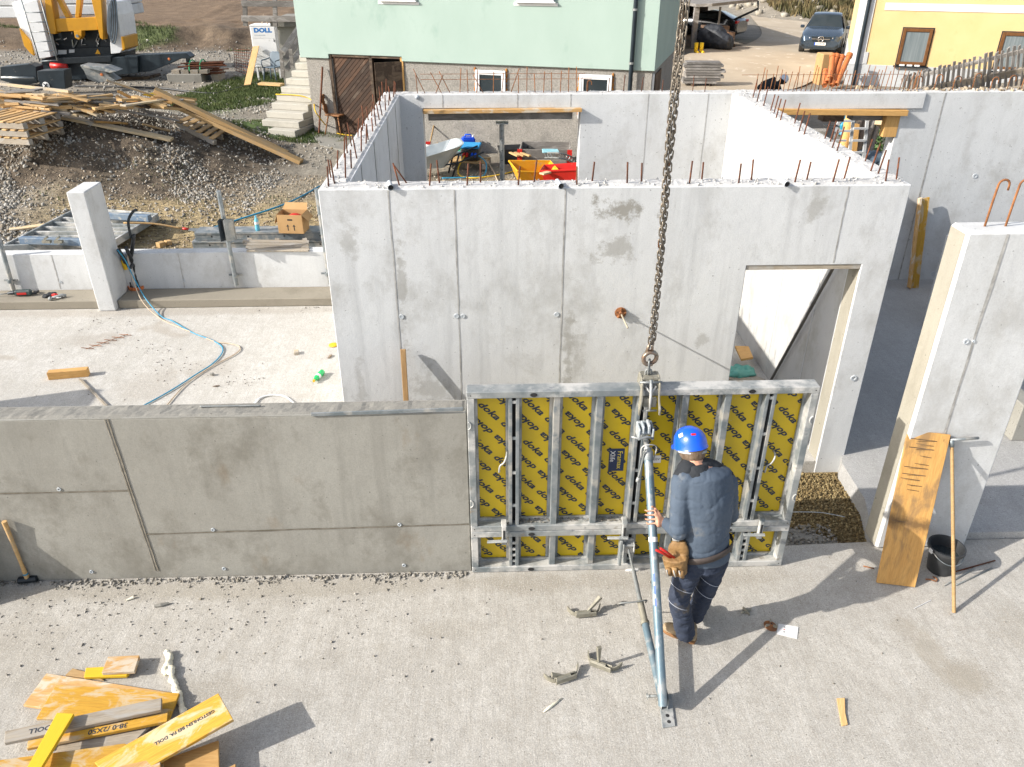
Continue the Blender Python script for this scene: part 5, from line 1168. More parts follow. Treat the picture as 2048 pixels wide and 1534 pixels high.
# ------------------------------------------------------------------ right foreground
slab('leaning_board', [P(1752, 1164, z=.0), P(1829, 1173, z=.0), P(1900, 869, y=5.30), P(1821, 862, y=5.30)], .025, M['fply_s'], ax=1, label='stained orange formwork board leaning on the right wall piece', cat='board')
lbd = [o for o in bpy.data.objects if o.name.startswith('leaning_board')][0]
lm_ = lbd.matrix_world; Lb = PM[lbd.name]; 
for f_, n_s, wdt in ((.045, .95, .006), (.075, .5, .004), (.10, .8, .007), (.15, .35, .004), (.20, .45, .004), (.225, .9, .006), (.27, .95, .006), (.30, .55, .005), (.34, .7, .005), (.37, .4, .004), (.58, .9, .004), (.74, .6, .004), (.86, .5, .003)):
    top_ = P(1821, 862, y=5.30).lerp(P(1752, 1164, z=0), f_); tp2 = P(1900, 869, y=5.30).lerp(P(1829, 1173, z=0), f_); s0 = random.uniform(.02, 1 - n_s); a_ = top_.lerp(tp2, s0); b_ = top_.lerp(tp2, min(.99, s0 + n_s * .9)); nr_ = V3((0, -.95, .3)) * .0015
    mb = MB(); mb.bar(a_ + nr_, b_ + nr_ + V3((0, 0, -.012)), wdt, .001, (0, -.95, .3)); mb.add([Lb.inverted() @ v for v in []], []); mb.v = [Lb.inverted() @ v for v in mb.v]; q_ = mb.obj('saw_cut', M['wood_d'], None, local=True); q_.parent = lbd
sq = thing('floor_squeegee', 'floor scraper with a metal T head and a wooden handle leaning by the bucket', 'scraper', tuple(P(1908, 1225, z=0)))
a = P(1908, 1225, z=.0); b = P(1904, 893, y=5.27); mb = MB(); mb.tube([a, a.lerp(b, .5), b], [.015, .0145, .014], 10); mb.obj('handle', M['wood'], sq, 2)
c = P(1903, 880, y=5.28); d = P(1957, 876, y=5.28); mb = MB(); mb.tube([c + V3((-.01, 0, 0)), d], .012, 10); mb.obj('head', M['galv'], sq, True)
mb = MB(); mb.tube([b, c], .019, 10); mb.obj('socket', M['galv'], sq, True)
def bucket():
    c = P(1878, 1138, z=0); t = thing('mortar_bucket', 'black plaster smeared bucket between the leaning board and the scraper', 'bucket', tuple(c), R(10))
    mb = MB(); mb.lathe([(.10, .0), (.125, .2), (.142, .255), (.147, .255), (.147, .235), (.150, .235), (.150, .262), (.138, .262), (.120, .2), (.096, .012), (.0001, .012)], (0, 0, 0), 28); mb.obj('shell', M['black'], t, 2, local=True)
    mb = MB(); mb.lathe([(.122, .17), (.0001, .172)], (0, 0, 0), 20); mb.obj('water', M['glass'], t, local=True)
    mb = MB(); mb.tube([(.146 * math.cos(a), .146 * math.sin(a) * .98 - .0, .25 - .09 * math.sin(a) * -1) for a in [R(180 + 180 * i / 14) for i in range(15)]], .004, 6); mb.obj('handle', M['galv'], t, True, local=True)
    for s in (-1, 1): mb = MB(); mb.box((s * .148, 0, .235), (.012, .035, .04)); mb.obj('lug', M['whitep'], t, local=True)
    t.rotation_euler = (R(0), 0, R(10))
bucket()
for i, (a, b, l) in enumerate((((1912, 1143), (1990, 1121), 'upper rusty bar of the three behind the scraper handle'), ((1888, 1171), (1948, 1137), 'left rusty bar starting beside the bucket'), ((1912, 1170), (1984, 1136), 'lower right rusty bar of the three by the bucket'))):
    mb = MB(); mb.tube([P(*a, z=.008), P(*b, z=.008)], .0065, 7); tag(mb.obj('rusty_bar', M['galv_d'] if i else M['rust'], None, True), l, 'steel bar')
mb = MB(); c = P(1863, 1158, z=.01); mb.tube([c + V3((-.05, 0, 0)), c + V3((-.01, -.005, 0))] + [c + V3((.015 + .03 * math.sin(a), .0 - .03 * math.cos(a), .0)) for a in [.3 + i * .5 for i in range(6)]], .006, 6); tag(mb.obj('bent_wire', M['rust_l'], None, True), 'bent rusty rebar hook in front of the bucket', 'steel bar')
mb = MB(); mb.tube([P(1727, 1132, z=.006), P(1748, 1137, z=.006)], .006, 6); tag(mb.obj('rusty_nail', M['rust_l'], None, True), 'short rusty pin left of the leaning board', 'nail')
mb = MB(); mb.tube([P(1828, 1217, z=.004), P(1862, 1200, z=.004)], .0028, 5); tag(mb.obj('white_stick', M['whitep'], None), 'thin white stick lying in front of the bucket', 'stick')
# small things on the slab
def wing(px, py, label, disc):
    c = P(px, py, z=0); t = thing('wing_nut', label, 'tie nut', tuple(c), random.uniform(0, 3))
    if disc:
        mb = MB(); mb.lathe([(.052, .0), (.056, .006), (.045, .012), (.018, .018), (.016, .034), (.0001, .034)], (0, 0, 0), 20, Matrix.Rotation(.18, 3, 'X')); mb.obj('disc', M['leather'] if 0 else M['rust_l'], t, 2, local=True)
        for i in range(3): a = i * 2.1; mb = MB(); mb.bar((.014 * math.cos(a), .014 * math.sin(a), .02), (.05 * math.cos(a), .05 * math.sin(a), .028), .01, .022); mb.obj('wing', M['cast'], t, local=True)
        mb = MB(); mb.lathe([(.009, .0345), (.0001, .035)], (0, 0, 0), 10); mb.obj('hole', M['hole'], t, local=True)
    else:
        mb = MB(); mb.tube([(0, 0, .0), (0, 0, .032)], [.018, .014], 8); mb.obj('hub', M['cast'], t, local=True)
        for i in range(4): a = i * 1.57; mb = MB(); mb.bar((.01 * math.cos(a), .01 * math.sin(a), .014), (.045 * math.cos(a), .045 * math.sin(a), .018), .014, .022); mb.obj('wing', M['cast'], t, local=True, bev=.003)
wing(1492, 1225, 'small brown four winged nut in the worker shadow', False); wing(1541, 1253, 'round rusty tie nut beside the white paper', True)
o = slab('paper_label', [P(1557, 1247, z=.004), P(1597, 1253, z=.008), P(1594, 1278, z=.004), P(1553, 1268, z=.003)], .002, M['paper'], bev=0, label='white printed paper label on the slab beside the round nut', cat='label')
for i in range(5): mb = MB(); mb.box((.03, .035 - i * .015, .0008), (.06, .003, .0006)); q = mb.obj('print_line', M['ring'], None, local=True); q.parent = o
for i, m_ in enumerate(('jacket_d', 'red', 'jacket_d')): mb = MB(); mb.box((-.025, .03 - i * .026, .0009), (.01, .009, .0006)); q = mb.obj('print_mark', M[m_], None, local=True); q.parent = o
slab('wood_splinter', [P(1673, 1396, z=.01), P(1690, 1395, z=.02), P(1691, 1425, z=.015), P(1696, 1449, z=.01), P(1683, 1451, z=.01)], .01, M['wood'], ax=2, label='splintered piece of fresh wood at the lower right', cat='wood piece')
mb = MB(); c = P(322, 1210, z=.012); mb.tube([c + V3((-.05, -.01, 0)), c, c + V3((.06, .02, 0))], [.012, .018, .01], 6); tag(mb.obj('mortar_lump', M['curb_top'], None), 'long grey lump of hardened mortar in front of the damp wall', 'mortar')
mb = MB(); c = P(258, 1199, z=.008); mb.tube([c + V3((-.02, -.01, 0)), c + V3((.03, .02, .005))], [.006, .012], 6); tag(mb.obj('foam_chip', M['foam'], None), 'small pale foam chip in front of the damp wall', 'foam')
# stick leaning on the block, behind the damp wall
a = P(812, 800, y=6.45); b = P(807, 722, y=6.60); a2 = a + (a - b) * 1.1; M['chairw2'] = wood('brown_timber', (.30, .17, .07), (.40, .25, .11)); plank('wooden_stake', V3((a2.x, 6.2, .0)), V3((b.x, 6.63, 1.42)), .05, .04, M['chairw2'], label='brown wooden stake leaning on the block behind the damp wall', cat='stake')

# ------------------------------------------------------------------ upper slab on the left
plank('timber_block', P(97, 750, z=.05), P(177, 743, z=.05), .09, .10, M['wood_o'], bev=.004, label='short square timber lying on the left slab', cat='timber')
plank('batten', P(160, 758, z=.015), P(214, 812, z=.015), .03, .02, M['wood_g'], label='grey batten running from the square timber to the damp wall', cat='batten')
def hose(name, px, z, r, mt, label, cat='hose'):
    pts = [P(a, b, z=(zz if zz is not None else z)) for a, b, zz in [(q + (None,))[:3] for q in px]]
    mb = MB(); mb.tube(rough_path(pts, 7), r, 7); return tag(mb.obj(name, M[mt], None, True), label, cat)
def hose3(name, pts, r, mt, label, cat='hose', g=None):
    mb = MB(); mb.tube(rough_path(pts, 7), r, 7); return tag(mb.obj(name, M[mt], None, True), label, cat, g)
up1 = P(235, 500, y=11.1)
flo = [P(a, b, z=.012) for a, b in ((322, 632), (345, 642), (385, 665), (430, 683), (446, 700), (428, 725), (390, 750), (340, 782), (280, 815))]
hose3('blue_hose', [up1, P(250, 520, y=11.2), P(270, 560, y=11.1), P(292, 598, z=.15)] + flo, .0085, 'cyan', 'blue hose running over the ledge and across the left slab')
flo = [P(a, b, z=.012) for a, b in ((318, 635), (360, 655), (400, 670), (430, 683), (465, 688), (480, 695), (470, 708), (420, 735), (370, 770), (330, 815))]
hose3('tan_hose', [P(255, 512, y=11.3), P(262, 545, y=11.15), P(283, 600, z=.15)] + flo, .0075, 'tan_hose', 'tan hose twisting beside the blue one on the left slab')
hose('white_hose', [(508, 812), (520, 796), (545, 790), (570, 793), (588, 806)], .012, .011, 'whitep', 'short arc of white hose behind the damp wall')
def bmesh_piece():
    t = thing('rebar_mesh_piece', 'narrow rusty strip of welded rebar mesh on the left slab', 'rebar mesh', tuple(P(215, 685, z=0)))
    a = P(172, 698, z=.012); b = P(256, 668, z=.012); mb = MB(); mb.tube([a, b], .004, 5); mb.obj('long_bar', M['rust_l'], t)
    d = (b - a).normalized(); n_ = V3((d.y, -d.x, 0)) * .9 + d * .5
    for i in range(6): p = a.lerp(b, .05 + i * .18); mb = MB(); mb.tube([p - n_ * .1, p + n_ * .08], .004, 5); mb.obj('cross_bar', M['rust_l'], t)
bmesh_piece()
def bottle(c, h, r, mt, name, label, lying=None, capm='yel'):
    t = thing(name, label, 'bottle', tuple(c)); Mr = Matrix.Rotation(R(90), 3, 'Y') if lying is not None else Matrix.Identity(3)
    if lying is not None: Mr = Matrix.Rotation(lying, 3, 'Z') @ Mr
    o_ = c + V3((0, 0, r if lying is not None else 0))
    mb = MB(); mb.lathe([(r * .8, 0), (r, .01), (r, h * .3), (r * .9, h * .36), (r, h * .42), (r, h * .65), (r * .4, h * .88), (r * .38, h * .92)], o_, 16, Mr); mb.obj('bottle_body', M[mt], t, 2)
    mb = MB(); mb.lathe([(r * .45, h * .92), (r * .45, h), (.0001, h)], o_, 12, Mr); mb.obj('cap', M[capm], t)
    mb = MB(); mb.lathe([(r * 1.01, h * .44), (r * 1.01, h * .62)], o_, 16, Mr); mb.obj('label_band', M['paper'], t)
c = P(646, 748, z=0); bottle(c, .26, .036, 'bot_g', 'plastic_bottle', 'green plastic bottle with a yellow cap lying on the left slab', R(-105))
plank('wood_chip', P(588, 705, z=.02), P(597, 704, z=.02), .09, .04, M['wood_p'], label='small pale wood cube lying on the left slab', cat='wood piece')
mb = MB(); mb.lathe([(.06, 0), (.065, .012), (.05, .022), (.0001, .024)], P(667, 691, z=0), 12); tag(mb.obj('sponge', M['fply_b'], None, True), 'flat yellow sponge beside the block wall', 'sponge')
mb = MB(); mb.ball(P(424, 748, z=.02), .03, 1, (1.2, 1, .6)); tag(mb.obj('stone', M['curb_top'], None), 'single grey stone on the slab right of the hoses', 'stone')
mb = MB(); a = P(425, 773, z=.01); b = P(440, 771, z=.01); mb.tube([a, a.lerp(b, .5), b], [.003, .012, .004], 5); tag(mb.obj('bark_chip', M['bark'], None), 'dark bark chip on the slab below the hoses', 'wood piece')
mb = MB(); a = P(656, 716, z=.01); b = P(664, 709, z=.01); mb.tube([a, a.lerp(b, .5), b], [.01, .02, .006], 5); tag(mb.obj('bark_chip', M['bark'], None), 'small brown leaf or bark bit near the yellow sponge', 'wood piece')
# tools on the ledge
def drill(c, rz):
    t = thing('hammer_drill', 'dark green and red hammer drill lying on the mortar ledge', 'drill', tuple(c), rz)
    mb = MB(); mb.bb(-.10, .14, -.04, .04, .01, .10); mb.obj('motor', nmat('tool_green', (.03, .05, .05), (.05, .07, .07), 9, .5), t, bev=.02, local=True)
    mb = MB(); mb.bb(-.06, .08, -.044, .044, .03, .07); mb.obj('side_cover', M['red'], t, bev=.006, local=True)
    mb = MB(); mb.tube([(-.10, 0, .06), (-.16, 0, .055), (-.20, 0, .05)], [.035, .028, .02], 12); mb.obj('chuck', M['blackm'], t, 2, local=True)
    mb = MB(); mb.tube([(-.2, 0, .05), (-.42, .02, .03)], .008, 8); mb.obj('bit', M['galv_d'], t, True, local=True)
    mb = MB(); mb.tube([(.12, 0, .03), (.18, .03, .03), (.19, .09, .03), (.12, .11, .03)], .018, 8); mb.obj('handle', M['black'], t, 2, local=True)
drill(P(46, 592, z=.13), R(5))
gg = thing('work_gloves', 'dark crumpled work gloves on the mortar ledge', 'gloves', tuple(P(95, 592, z=.13)))
mb = MB(); c = P(95, 590, z=.16)
for i in range(7): mb.ball(c + V3((random.uniform(-.1, .1), random.uniform(-.05, .05), random.uniform(-.02, .02))), random.uniform(.03, .045), 2, (1.4, .8, .7))
organic('gloves', mb, .012, M['jacket_d'], gg, 2, (.01, 20))
bg = thing('grinder', 'small hand tool with a white strap right of the gloves', 'tool', tuple(P(118, 595, z=.13)))
c = P(118, 594, z=.16); mb = MB(); mb.tube([c + V3((-.1, -.05, 0)), c + V3((.03, .04, .01)), c + V3((.08, .06, 0))], [.02, .028, .02], 8); mb.obj('grip', M['galv_w'], bg, True); mb = MB(); mb.ball(c + V3((-.1, -.06, 0)), .035, 1); mb.obj('tool_head', M['galv_d'], bg)
mb = MB(); mb.tube([c + V3((.06 * math.cos(a), .02 + .05 * math.sin(a), .0)) for a in [i * .6 for i in range(10)]], .006, 5); mb.obj('tool_strap', M['whitep'], bg)
mb = MB(); mb.ball(c + V3((-.07, .03, .02)), .03, 1, (2, 1, 1)); mb.obj('red_cover', M['red'], bg)
# conduits beside the column
cg = thing('conduit_bundle', 'bundle of black corrugated conduits rising from an orange collar by the column', 'conduits', (-5.35, 11.2, .13))
q = P(266, 580, z=.14)
for i, (dx, dy, px, py, r_) in enumerate(((-.05, 0, 237, 500, .035), (.04, .02, 252, 495, .03), (0, .05, 268, 470, .03), (.06, -.02, 262, 535, .025))):
    top = P(px, py, y=11.2 + dy); mb = MB(); pts = rough_path([V3((q.x + dx, q.y + dy + .1, .13)), V3((q.x + dx, q.y + dy + .1, .5)), top], 9); mb.tube(pts, [r_ * (1 if k_ % 2 else .85) for k_ in range(len(pts))], 9); mb.obj('conduit', M['black'], cg, True)
top = P(262, 476, y=11.25); mb = MB(); mb.tube(rough_path([top, top + V3((.02, 0, .25)), top + V3((.10, .05, .38)), top + V3((.16, .05, .40))], 5), .02, 8); mb.obj('cable_end', M['cyan'] if 0 else M['blackm'], cg, True)
mb = MB(); mb.lathe([(.12, 0), (.125, .05), (.11, .05), (.10, .0)], V3((q.x + .02, q.y + .1, .13)), 16); mb.obj('collar', M['orange_pipe'], cg, 2)
mb = MB(); mb.tube([V3((q.x - .06, q.y + .07, .45)), V3((q.x - .07, q.y + .06, .6))], .03, 6); mb.obj('tape', M['fply_b'], cg)
# railing posts
def post(pb, pt, label, clampz, plate=False):
    a = P(*pb, y=11.36); b = P(*pt, y=11.36); t = thing('steel_post', label, 'post', (a.x, 11.36, .13), 0, 'steel pipe posts fixed along the low wall')
    a.z = max(a.z, .13); mb = MB(); mb.tube([a, b], .033, 12); mb.obj('pipe', M['galv'], t, 2)
    c = P(*clampz, y=11.36); mb = MB(); mb.tube([c + V3((0, 0, -.025)), c + V3((0, 0, .025))], .042, 12); mb.bb(c.x - .10, c.x + .10, 11.38, 11.40, c.z - .012, c.z + .012); mb.obj('pipe_clamp', M['galv'], t, 2)
    if plate:
        for s, o_ in ((-1, -.03), (1, .05)):
            c = P(452, 457, y=11.3); mb = MB(); mb.prism([(c.x - .045 + o_, 11.2, c.z - .17), (c.x + .035 + o_ * 1.5, 11.3, c.z - .18), (c.x + .04 + o_ * 1.5, 11.3, c.z + .13), (c.x - .02 + o_, 11.2, c.z + .17), (c.x - .045 + o_, 11.2, c.z + .14)], (.01, .04, 0)); mb.obj('bracket_plate', M['navy_steel'] if s < 0 else M['galv_d'], t, bev=.003)
post((473, 570), (437, 382), 'galvanised pipe post with a dark bracket in front of the steel beams', (470, 551), True)
post((660, 568), (633, 378), 'galvanised pipe post beside the block corner', (655, 548))
post((27, 580), (-4, 470), 'galvanised pipe post at the left frame edge', (20, 562))
# beams, carton, bottle
def beam(px0, px1, py, y, z, label):
    a = P(px0, py, y=y).x; b = P(px1, py, y=y).x; t = thing('steel_beam', label, 'steel beam', ((a + b) / 2, y, z), 0, 'galvanised steel beams stacked behind the low wall')
    mb = MB(); mb.bb(a, b, y, y + .30, z + .11, z + .125); mb.obj('top_flange', M['galv'], t, bev=.003)
    mb = MB(); mb.bb(a, b, y, y + .015, z + .01, z + .11); mb.bb(a, b, y - .012, y, z + .0, z + .018); mb.bb(a, b, y - .012, y, z + .095, z + .11); mb.obj('web', M['galv'], t)
    for i in range(4): mb = MB(); mb.lathe([(.016, 0), (.0001, .001)], (a + (b - a) * (.12 + .26 * i), y - .001, z + .055), 8, MX); mb.obj('bolt_hole', M['hole'], t)
zb = T(-4, 12.3) + .06
beam(383, 668, 480, 12.15, zb, 'lower of the two galvanised beams under the carton'); beam(388, 668, 465, 12.17, zb + .135, 'upper of the two galvanised beams carrying the carton')
zt2 = zb + .26
def carton():
    c = P(588, 455, y=12.22); c.z = zt2; t = thing('cardboard_box', 'open brown cardboard box with arrows standing on the steel beams', 'box', tuple(c), R(-6))
    w_, d_, h_ = .40, .30, .30; mb = MB()
    for s in (-1, 1): mb = MB(); mb.bb(-w_ / 2, w_ / 2, s * d_ / 2 - .004, s * d_ / 2 + .004, .003, h_); mb.obj('long_side', M['card'], t, local=True)
    for s in (-1, 1): mb = MB(); mb.bb(s * w_ / 2 - .004, s * w_ / 2 + .004, -d_ / 2 + .005, d_ / 2 - .005, .003, h_); mb.obj('short_side', M['card'], t, local=True)
    mb = MB(); mb.bb(-w_ / 2, w_ / 2, -d_ / 2, d_ / 2, 0, .004); mb.obj('bottom', M['card'], t, local=True)
    for pts in ([(-w_ / 2, d_ / 2, h_), (w_ / 2, d_ / 2, h_), (w_ / 2 - .02, d_ / 2 + .1, h_ + .08), (-w_ / 2 + .02, d_ / 2 + .1, h_ + .08)], [(w_ / 2, -d_ / 2, h_), (w_ / 2, d_ / 2, h_), (w_ / 2 + .09, d_ / 2 - .02, h_ - .10), (w_ / 2 + .09, -d_ / 2 + .02, h_ - .10)],
                [(-w_ / 2, -d_ / 2, h_), (-w_ / 2, d_ / 2, h_), (-w_ / 2 - .05, d_ / 2, h_ - .15), (-w_ / 2 - .05, -d_ / 2, h_ - .15)]):
        mb = MB(); mb.prism(pts, (0, .003, .005)); mb.obj('flap', M['card'], t, local=True)
    mb = MB(); mb.bb(-.035, .045, -d_ / 2 - .006, -d_ / 2 - .0045, .21, .235); mb.obj('grip_hole', M['hole'], t, local=True)
    mb = MB(); mb.ball((.03, .03, .22), .09, 2, (1.2, 1, .6)); mb.obj('contents', M['red'], t, True, local=True)
    for dx in (-.04, .06): mb = MB(); y = -d_ / 2 - .0055; mb.add([(dx - .007, y, .05), (dx + .007, y, .05), (dx + .007, y, .12), (dx + .026, y, .11), (dx, y, .15), (dx - .026, y, .11), (dx - .007, y, .12)], [(0, 1, 2, 3, 4, 5, 6)]); mb.obj('arrow', M['jacket_d'], t, local=True)
carton()
c = P(514, 450, y=12.25); c.z = zt2; bottle(c, .24, .036, 'bot_b', 'water_bottle', 'clear blue water bottle standing on the steel beams', None, 'bot_b')
ft = thing('pallet_boards', 'low pallet of brown boards under the steel beams', 'pallet', (P(550, 492, z=.66).x, 11.95, T(-3.3, 11.95)))
for i in range(4):
    a = P(487 - i * 3 + 8, 500 - i * 6, z=.72); b = P(618, 500 - i * 5.5, z=.72); plank('slat', a, b, .10, .02, M['wood_g'], ft)
for px in (500, 555, 610): a = P(px, 503, z=.66); b = P(px, 480, z=.66); plank('bearer', a, b, .07, .07, M['wood_g'], ft)
# steel frames lying on the gravel
def lying_frame(c4, nr, label, mt='galv_w', half=None):
    p = [P(a, b, z=z_) for a, b, z_ in c4]; t = thing('slab_formwork', label, 'steel frame', tuple(p[3]), 0, 'steel formwork frames lying behind the low wall')
    for i in range(4): mb = MB(); mb.bar(p[i], p[(i + 1) % 4], .04, .11); mb.obj('frame_bar', M[mt], t, bev=.004)
    for i in range(1, nr): f_ = i / nr; mb = MB(); mb.bar(p[0].lerp(p[3], f_) - V3((0, 0, .01)), p[1].lerp(p[2], f_) - V3((0, 0, .01)), .05, .08); mb.obj('rib', M[mt], t, bev=.003)
    mb = MB(); dz = V3((0, 0, -.055)); mb.add([q + dz for q in p], [(0, 1, 2, 3)]); mb.add([q + dz + V3((0, 0, -.012)) for q in p], [(3, 2, 1, 0)]); mb.obj('sheet', nmat('cream_sheet', (.52, .48, .36), (.42, .38, .28), 6, .7), t)
    return t
z1 = .70
lying_frame([(158, 420, z1), (316, 433, z1), (226, 488, z1 - .08), (8, 497, z1 - .08)], 8, 'wide pale ribbed steel frame lying behind the column')
bx = thing('blue_channel_beam', 'far blue steel channel lying on the pale frame', 'channel beam', tuple(P(260, 434, z=.92)))
a = P(205, 430, z=.80); b = P(300, 436, z=.80); mb = MB(); mb.bar(a, b, .10, .10); mb.obj('channel', M['blue_paint'], bx, bev=.004)
bx = thing('blue_channel_beam', 'near blue steel channel lying on the pale frame', 'channel beam', tuple(P(105, 492, z=.92)))
a = P(42, 480, z=.76); b = P(168, 484, z=.76); mb = MB(); mb.bar(a, b, .10, .10); mb.obj('channel', M['blue_paint'], bx, bev=.004)
for px in (92, 116): mb = MB(); c = P(px, 478, z=.84); mb.bar(c + V3((-.06, 0, -.04)), c + V3((.06, 0, -.04)), .06, .04); mb.bar(c + V3((-.02, 0, 0)), c + V3((.03, 0, .03)), .05, .03); mb.obj('bracket', M['cast'], bx)
sh = thing('shovel', 'shovel with a long wooden handle resting on the pale frame', 'shovel', tuple(P(310, 452, z=.9)))
a = P(247, 446, z=.80); b = P(365, 457, z=.66); mb = MB(); mb.tube(rough_path([a, a.lerp(b, .5) + V3((0, .02, .03)), b], 4), .016, 8); mb.obj('handle', M['wood'], sh, True)
mb = MB(); d = (b - a).normalized(); mb.tube([b, b + d * .1], .02, 8); mb.obj('socket', M['red'], sh, True)
mb = MB(); c = b + d * .1; mb.prism([c + V3((0, -.05, 0)), c + V3((.2, -.1, -.02)), c + V3((.24, 0, -.02)), c + V3((.2, .1, -.02)), c + V3((0, .06, 0))], (0, 0, -.008)); mb.obj('blade', M['galv_d'], sh)
plank('loose_board', Tp(20, 463) + V3((0, 0, .03)), Tp(105, 455) + V3((0, 0, .05)), .14, .025, M['wood_p'], label='pale board lying on the gravel left of the column', cat='board')
plank('wood_chip', Tp(317, 496) + V3((0, 0, .04)), Tp(329, 493) + V3((0, 0, .04)), .10, .08, M['wood'], label='left wood cube on the gravel behind the low wall', cat='wood piece')
plank('wood_chip', Tp(332, 491) + V3((0, 0, .04)), Tp(343, 490) + V3((0, 0, .04)), .10, .07, M['wood'], label='right wood cube on the gravel behind the low wall', cat='wood piece')
hose3('dark_cable', [Tp(395, 492) + V3((0, 0, .03)), Tp(405, 470) + V3((0, 0, .03)), Tp(470, 445) + V3((0, 0, .03)), Tp(555, 418) + V3((0, 0, .03)), Tp(600, 398) + V3((0, 0, .03)), Tp(640, 375) + V3((0, 0, .03))], .016, 'cyan', 'dark blue cable snaking over the gravel towards the block', 'cable')
# inside the room, seen through the door
slab('door_board', [P(1470, 690, z=.18), P(1498, 686, z=.22), P(1506, 718, z=.18), P(1482, 722, z=.18)], .03, M['wood_o'], label='orange timber piece standing inside the doorway', cat='board')
plank('floor_board', P(1440, 740, z=.05), P(1520, 770, z=.05), .3, .04, M['wood_g'], label='grey board on the floor under the teal sheet', cat='board')
ts = thing('teal_sheet', 'crumpled teal plastic sheet on the floor inside the doorway', 'plastic sheet', tuple(P(1480, 745, z=0)))
mb = MB(); 
for i in range(22): c = P(random.uniform(1425, 1502), random.uniform(738, 752), z=.07); mb.ball(c, random.uniform(.05, .11), 1, (1.3, 1, .75))
organic('sheet', mb, .03, M['teal'], ts, 2, (.035, 7))
mb = MB(); M['bar_g'] = nmat('grey_brown_bar', (.10, .09, .08), (.14, .13, .115)); mb.bar(V3((3.42, 7.1, 2.2)), V3((3.45, 8.35, .02)), .015, .03, (1, 0, 0)); tag(mb.obj('dark_bar', M['bar_g'], None), 'dark thin bar leaning diagonally on the inner wall behind the doorway', 'bar')
# lintel formwork inside the door head
q0 = P(1497, 536, y=6.72); mb = MB(); mb.bb(D0 + .005, D1 - .005, 6.70, 6.93, DZ - .045, DZ - .001); mb.obj('lintel_board', M['wood_g'], shell)
# yellow corner board on the far wall
plank('corner_board', P(1826, 576, y=11.2), P(1848, 396, y=11.45), .16, .03, M['fply'], up=(0, -1, .1), label='yellow formwork board leaning on the far right wall', cat='board')
plank('corner_batten', P(1818, 576, y=11.15), P(1840, 396, y=11.42), .04, .06, M['fply_o'], up=(0, -1, .1), label='narrow pale batten along the yellow leaning board', cat='batten')
# timber under the openings
plank('lintel_timber', P(846, 222, y=11.56), P(1160, 218, y=11.56), .20, .05, M['fply_o'], up=(0, 0, 1), label='pale timber plank under the lintel of the left opening', cat='timber')
plank('support_beam', P(857, 231, y=11.75), P(1142, 228, y=11.75), .12, .12, M['wood_grey'], label='dark grey beam propped under the left opening lintel', cat='beam')
def prop(px, py, label, y=11.7, ztop=2.5, w_=.05):
    x = P(px, py, y=y).x; t = thing('steel_prop', label, 'prop', (x, y, 0), 0, 'steel props under the lintels')
    mb = MB(); mb.tube([(x, y, 0), (x, y, ztop)], w_ * .75, 12); mb.obj('prop_tube', M['galv_d'], t, 2)
    mb = MB(); mb.bb(x - .09, x + .09, y - .08, y + .08, ztop, ztop + .015); mb.obj('head_plate', M['galv'], t)
    for i in range(16): mb = MB(); mb.lathe([(.009, 0), (.0001, .0005)], (x, y - w_ * .75 - .001, .3 + i * .14), 6, MX); mb.obj('pin_hole', M['hole'], t)
prop(1004, 300, 'perforated steel prop in the middle of the left opening')
plank('lintel_timber', P(1532, 221, y=11.56) , P(1812, 224, y=11.56), .22, .075, M['wood_o'], up=(0, 0, 1), label='orange timber plank under the lintel of the right opening', cat='timber')
plank('jamb_timber', V3((5.87, 11.6, 2.3)), V3((5.87, 11.6, 2.62)), .2, .12, M['wood_o'], up=(0, -1, 0), label='short orange timber block in the corner of the right opening', cat='timber')
prop(1665, 240, 'steel prop under the right opening lintel', 11.75, 2.42, .08)
plank('short_beam', P(1642, 231, y=11.8), P(1684, 231, y=11.8), .2, .14, M['wood_d'], label='short dark beam on the prop of the right opening', cat='beam')
plank('wet_concrete_board', P(1700, 230, y=11.78), P(1764, 230, y=11.78), .2, .12, M['wood_grey'], label='grey board under the right opening beside the ladder', cat='board')
# ------------------------------------------------------------------ timber heap on the gravel mound
def Th(px, py, h):
    d = ray(px, py); t = 9.0
    while t < 120:
        q = CAM + d * t
        if q.y > 11.7 and q.z < T(q.x, q.y) + h: return q
        t += .03
    return CAM + d * t
GH = 'loose boards in the timber heap on the gravel mound'
def hp(a, b, ha, hb, w_, t_, mt, label, grp=GH, up=(0, 0, 1), cat='board', nm='loose_plank'):
    return plank(nm, Th(*a, ha), Th(*b, hb), w_, t_, M[mt], up=up, label=label, cat=cat, group=grp)
hp((0, 168), (140, 183), .75, .7, .07, .05, 'wood_p', 'long thin white batten along the back of the timber heap')
hp((127, 234), (344, 279), .06, .06, .24, .05, 'wood_p', 'wide pale stained plank below the timber heap')
hp((-30, 209), (221, 212), .5, .42, .12, .08, 'wood', 'long yellowish beam across the left of the timber heap')
hp((-30, 203), (215, 207), .56, .5, .12, .06, 'wood_p', 'long pale beam above the yellowish one in the heap')
hp((213, 160), (312, 193), .75, .5, .16, .04, 'wood_p', 'pale plank pointing up towards the crane outrigger')
hp((236, 182), (290, 210), .6, .42, .10, .05, 'wood_o', 'short orange plank in the middle of the heap')
hp((232, 192), (262, 208), .55, .45, .12, .04, 'wood', 'short light plank left of the orange one')
hp((217, 216), (356, 241), .4, .15, .20, .03, 'wood_grey', 'wide silvery grey plank sloping down to the right')
hp((256, 228), (294, 251), .3, .08, .13, .03, 'wood_grey', 'whitish short plank hanging over the heap front')
hp((285, 248), (340, 262), .15, .05, .10, .03, 'wood', 'thin brown slat at the foot of the heap')
hp((18, 183), (78, 180), .72, .7, .26, .03, 'wood_grey', 'short grey board on top at the left of the heap')
hp((5, 192), (76, 188), .64, .62, .2, .03, 'wood_grey', 'second grey board under the top grey one')
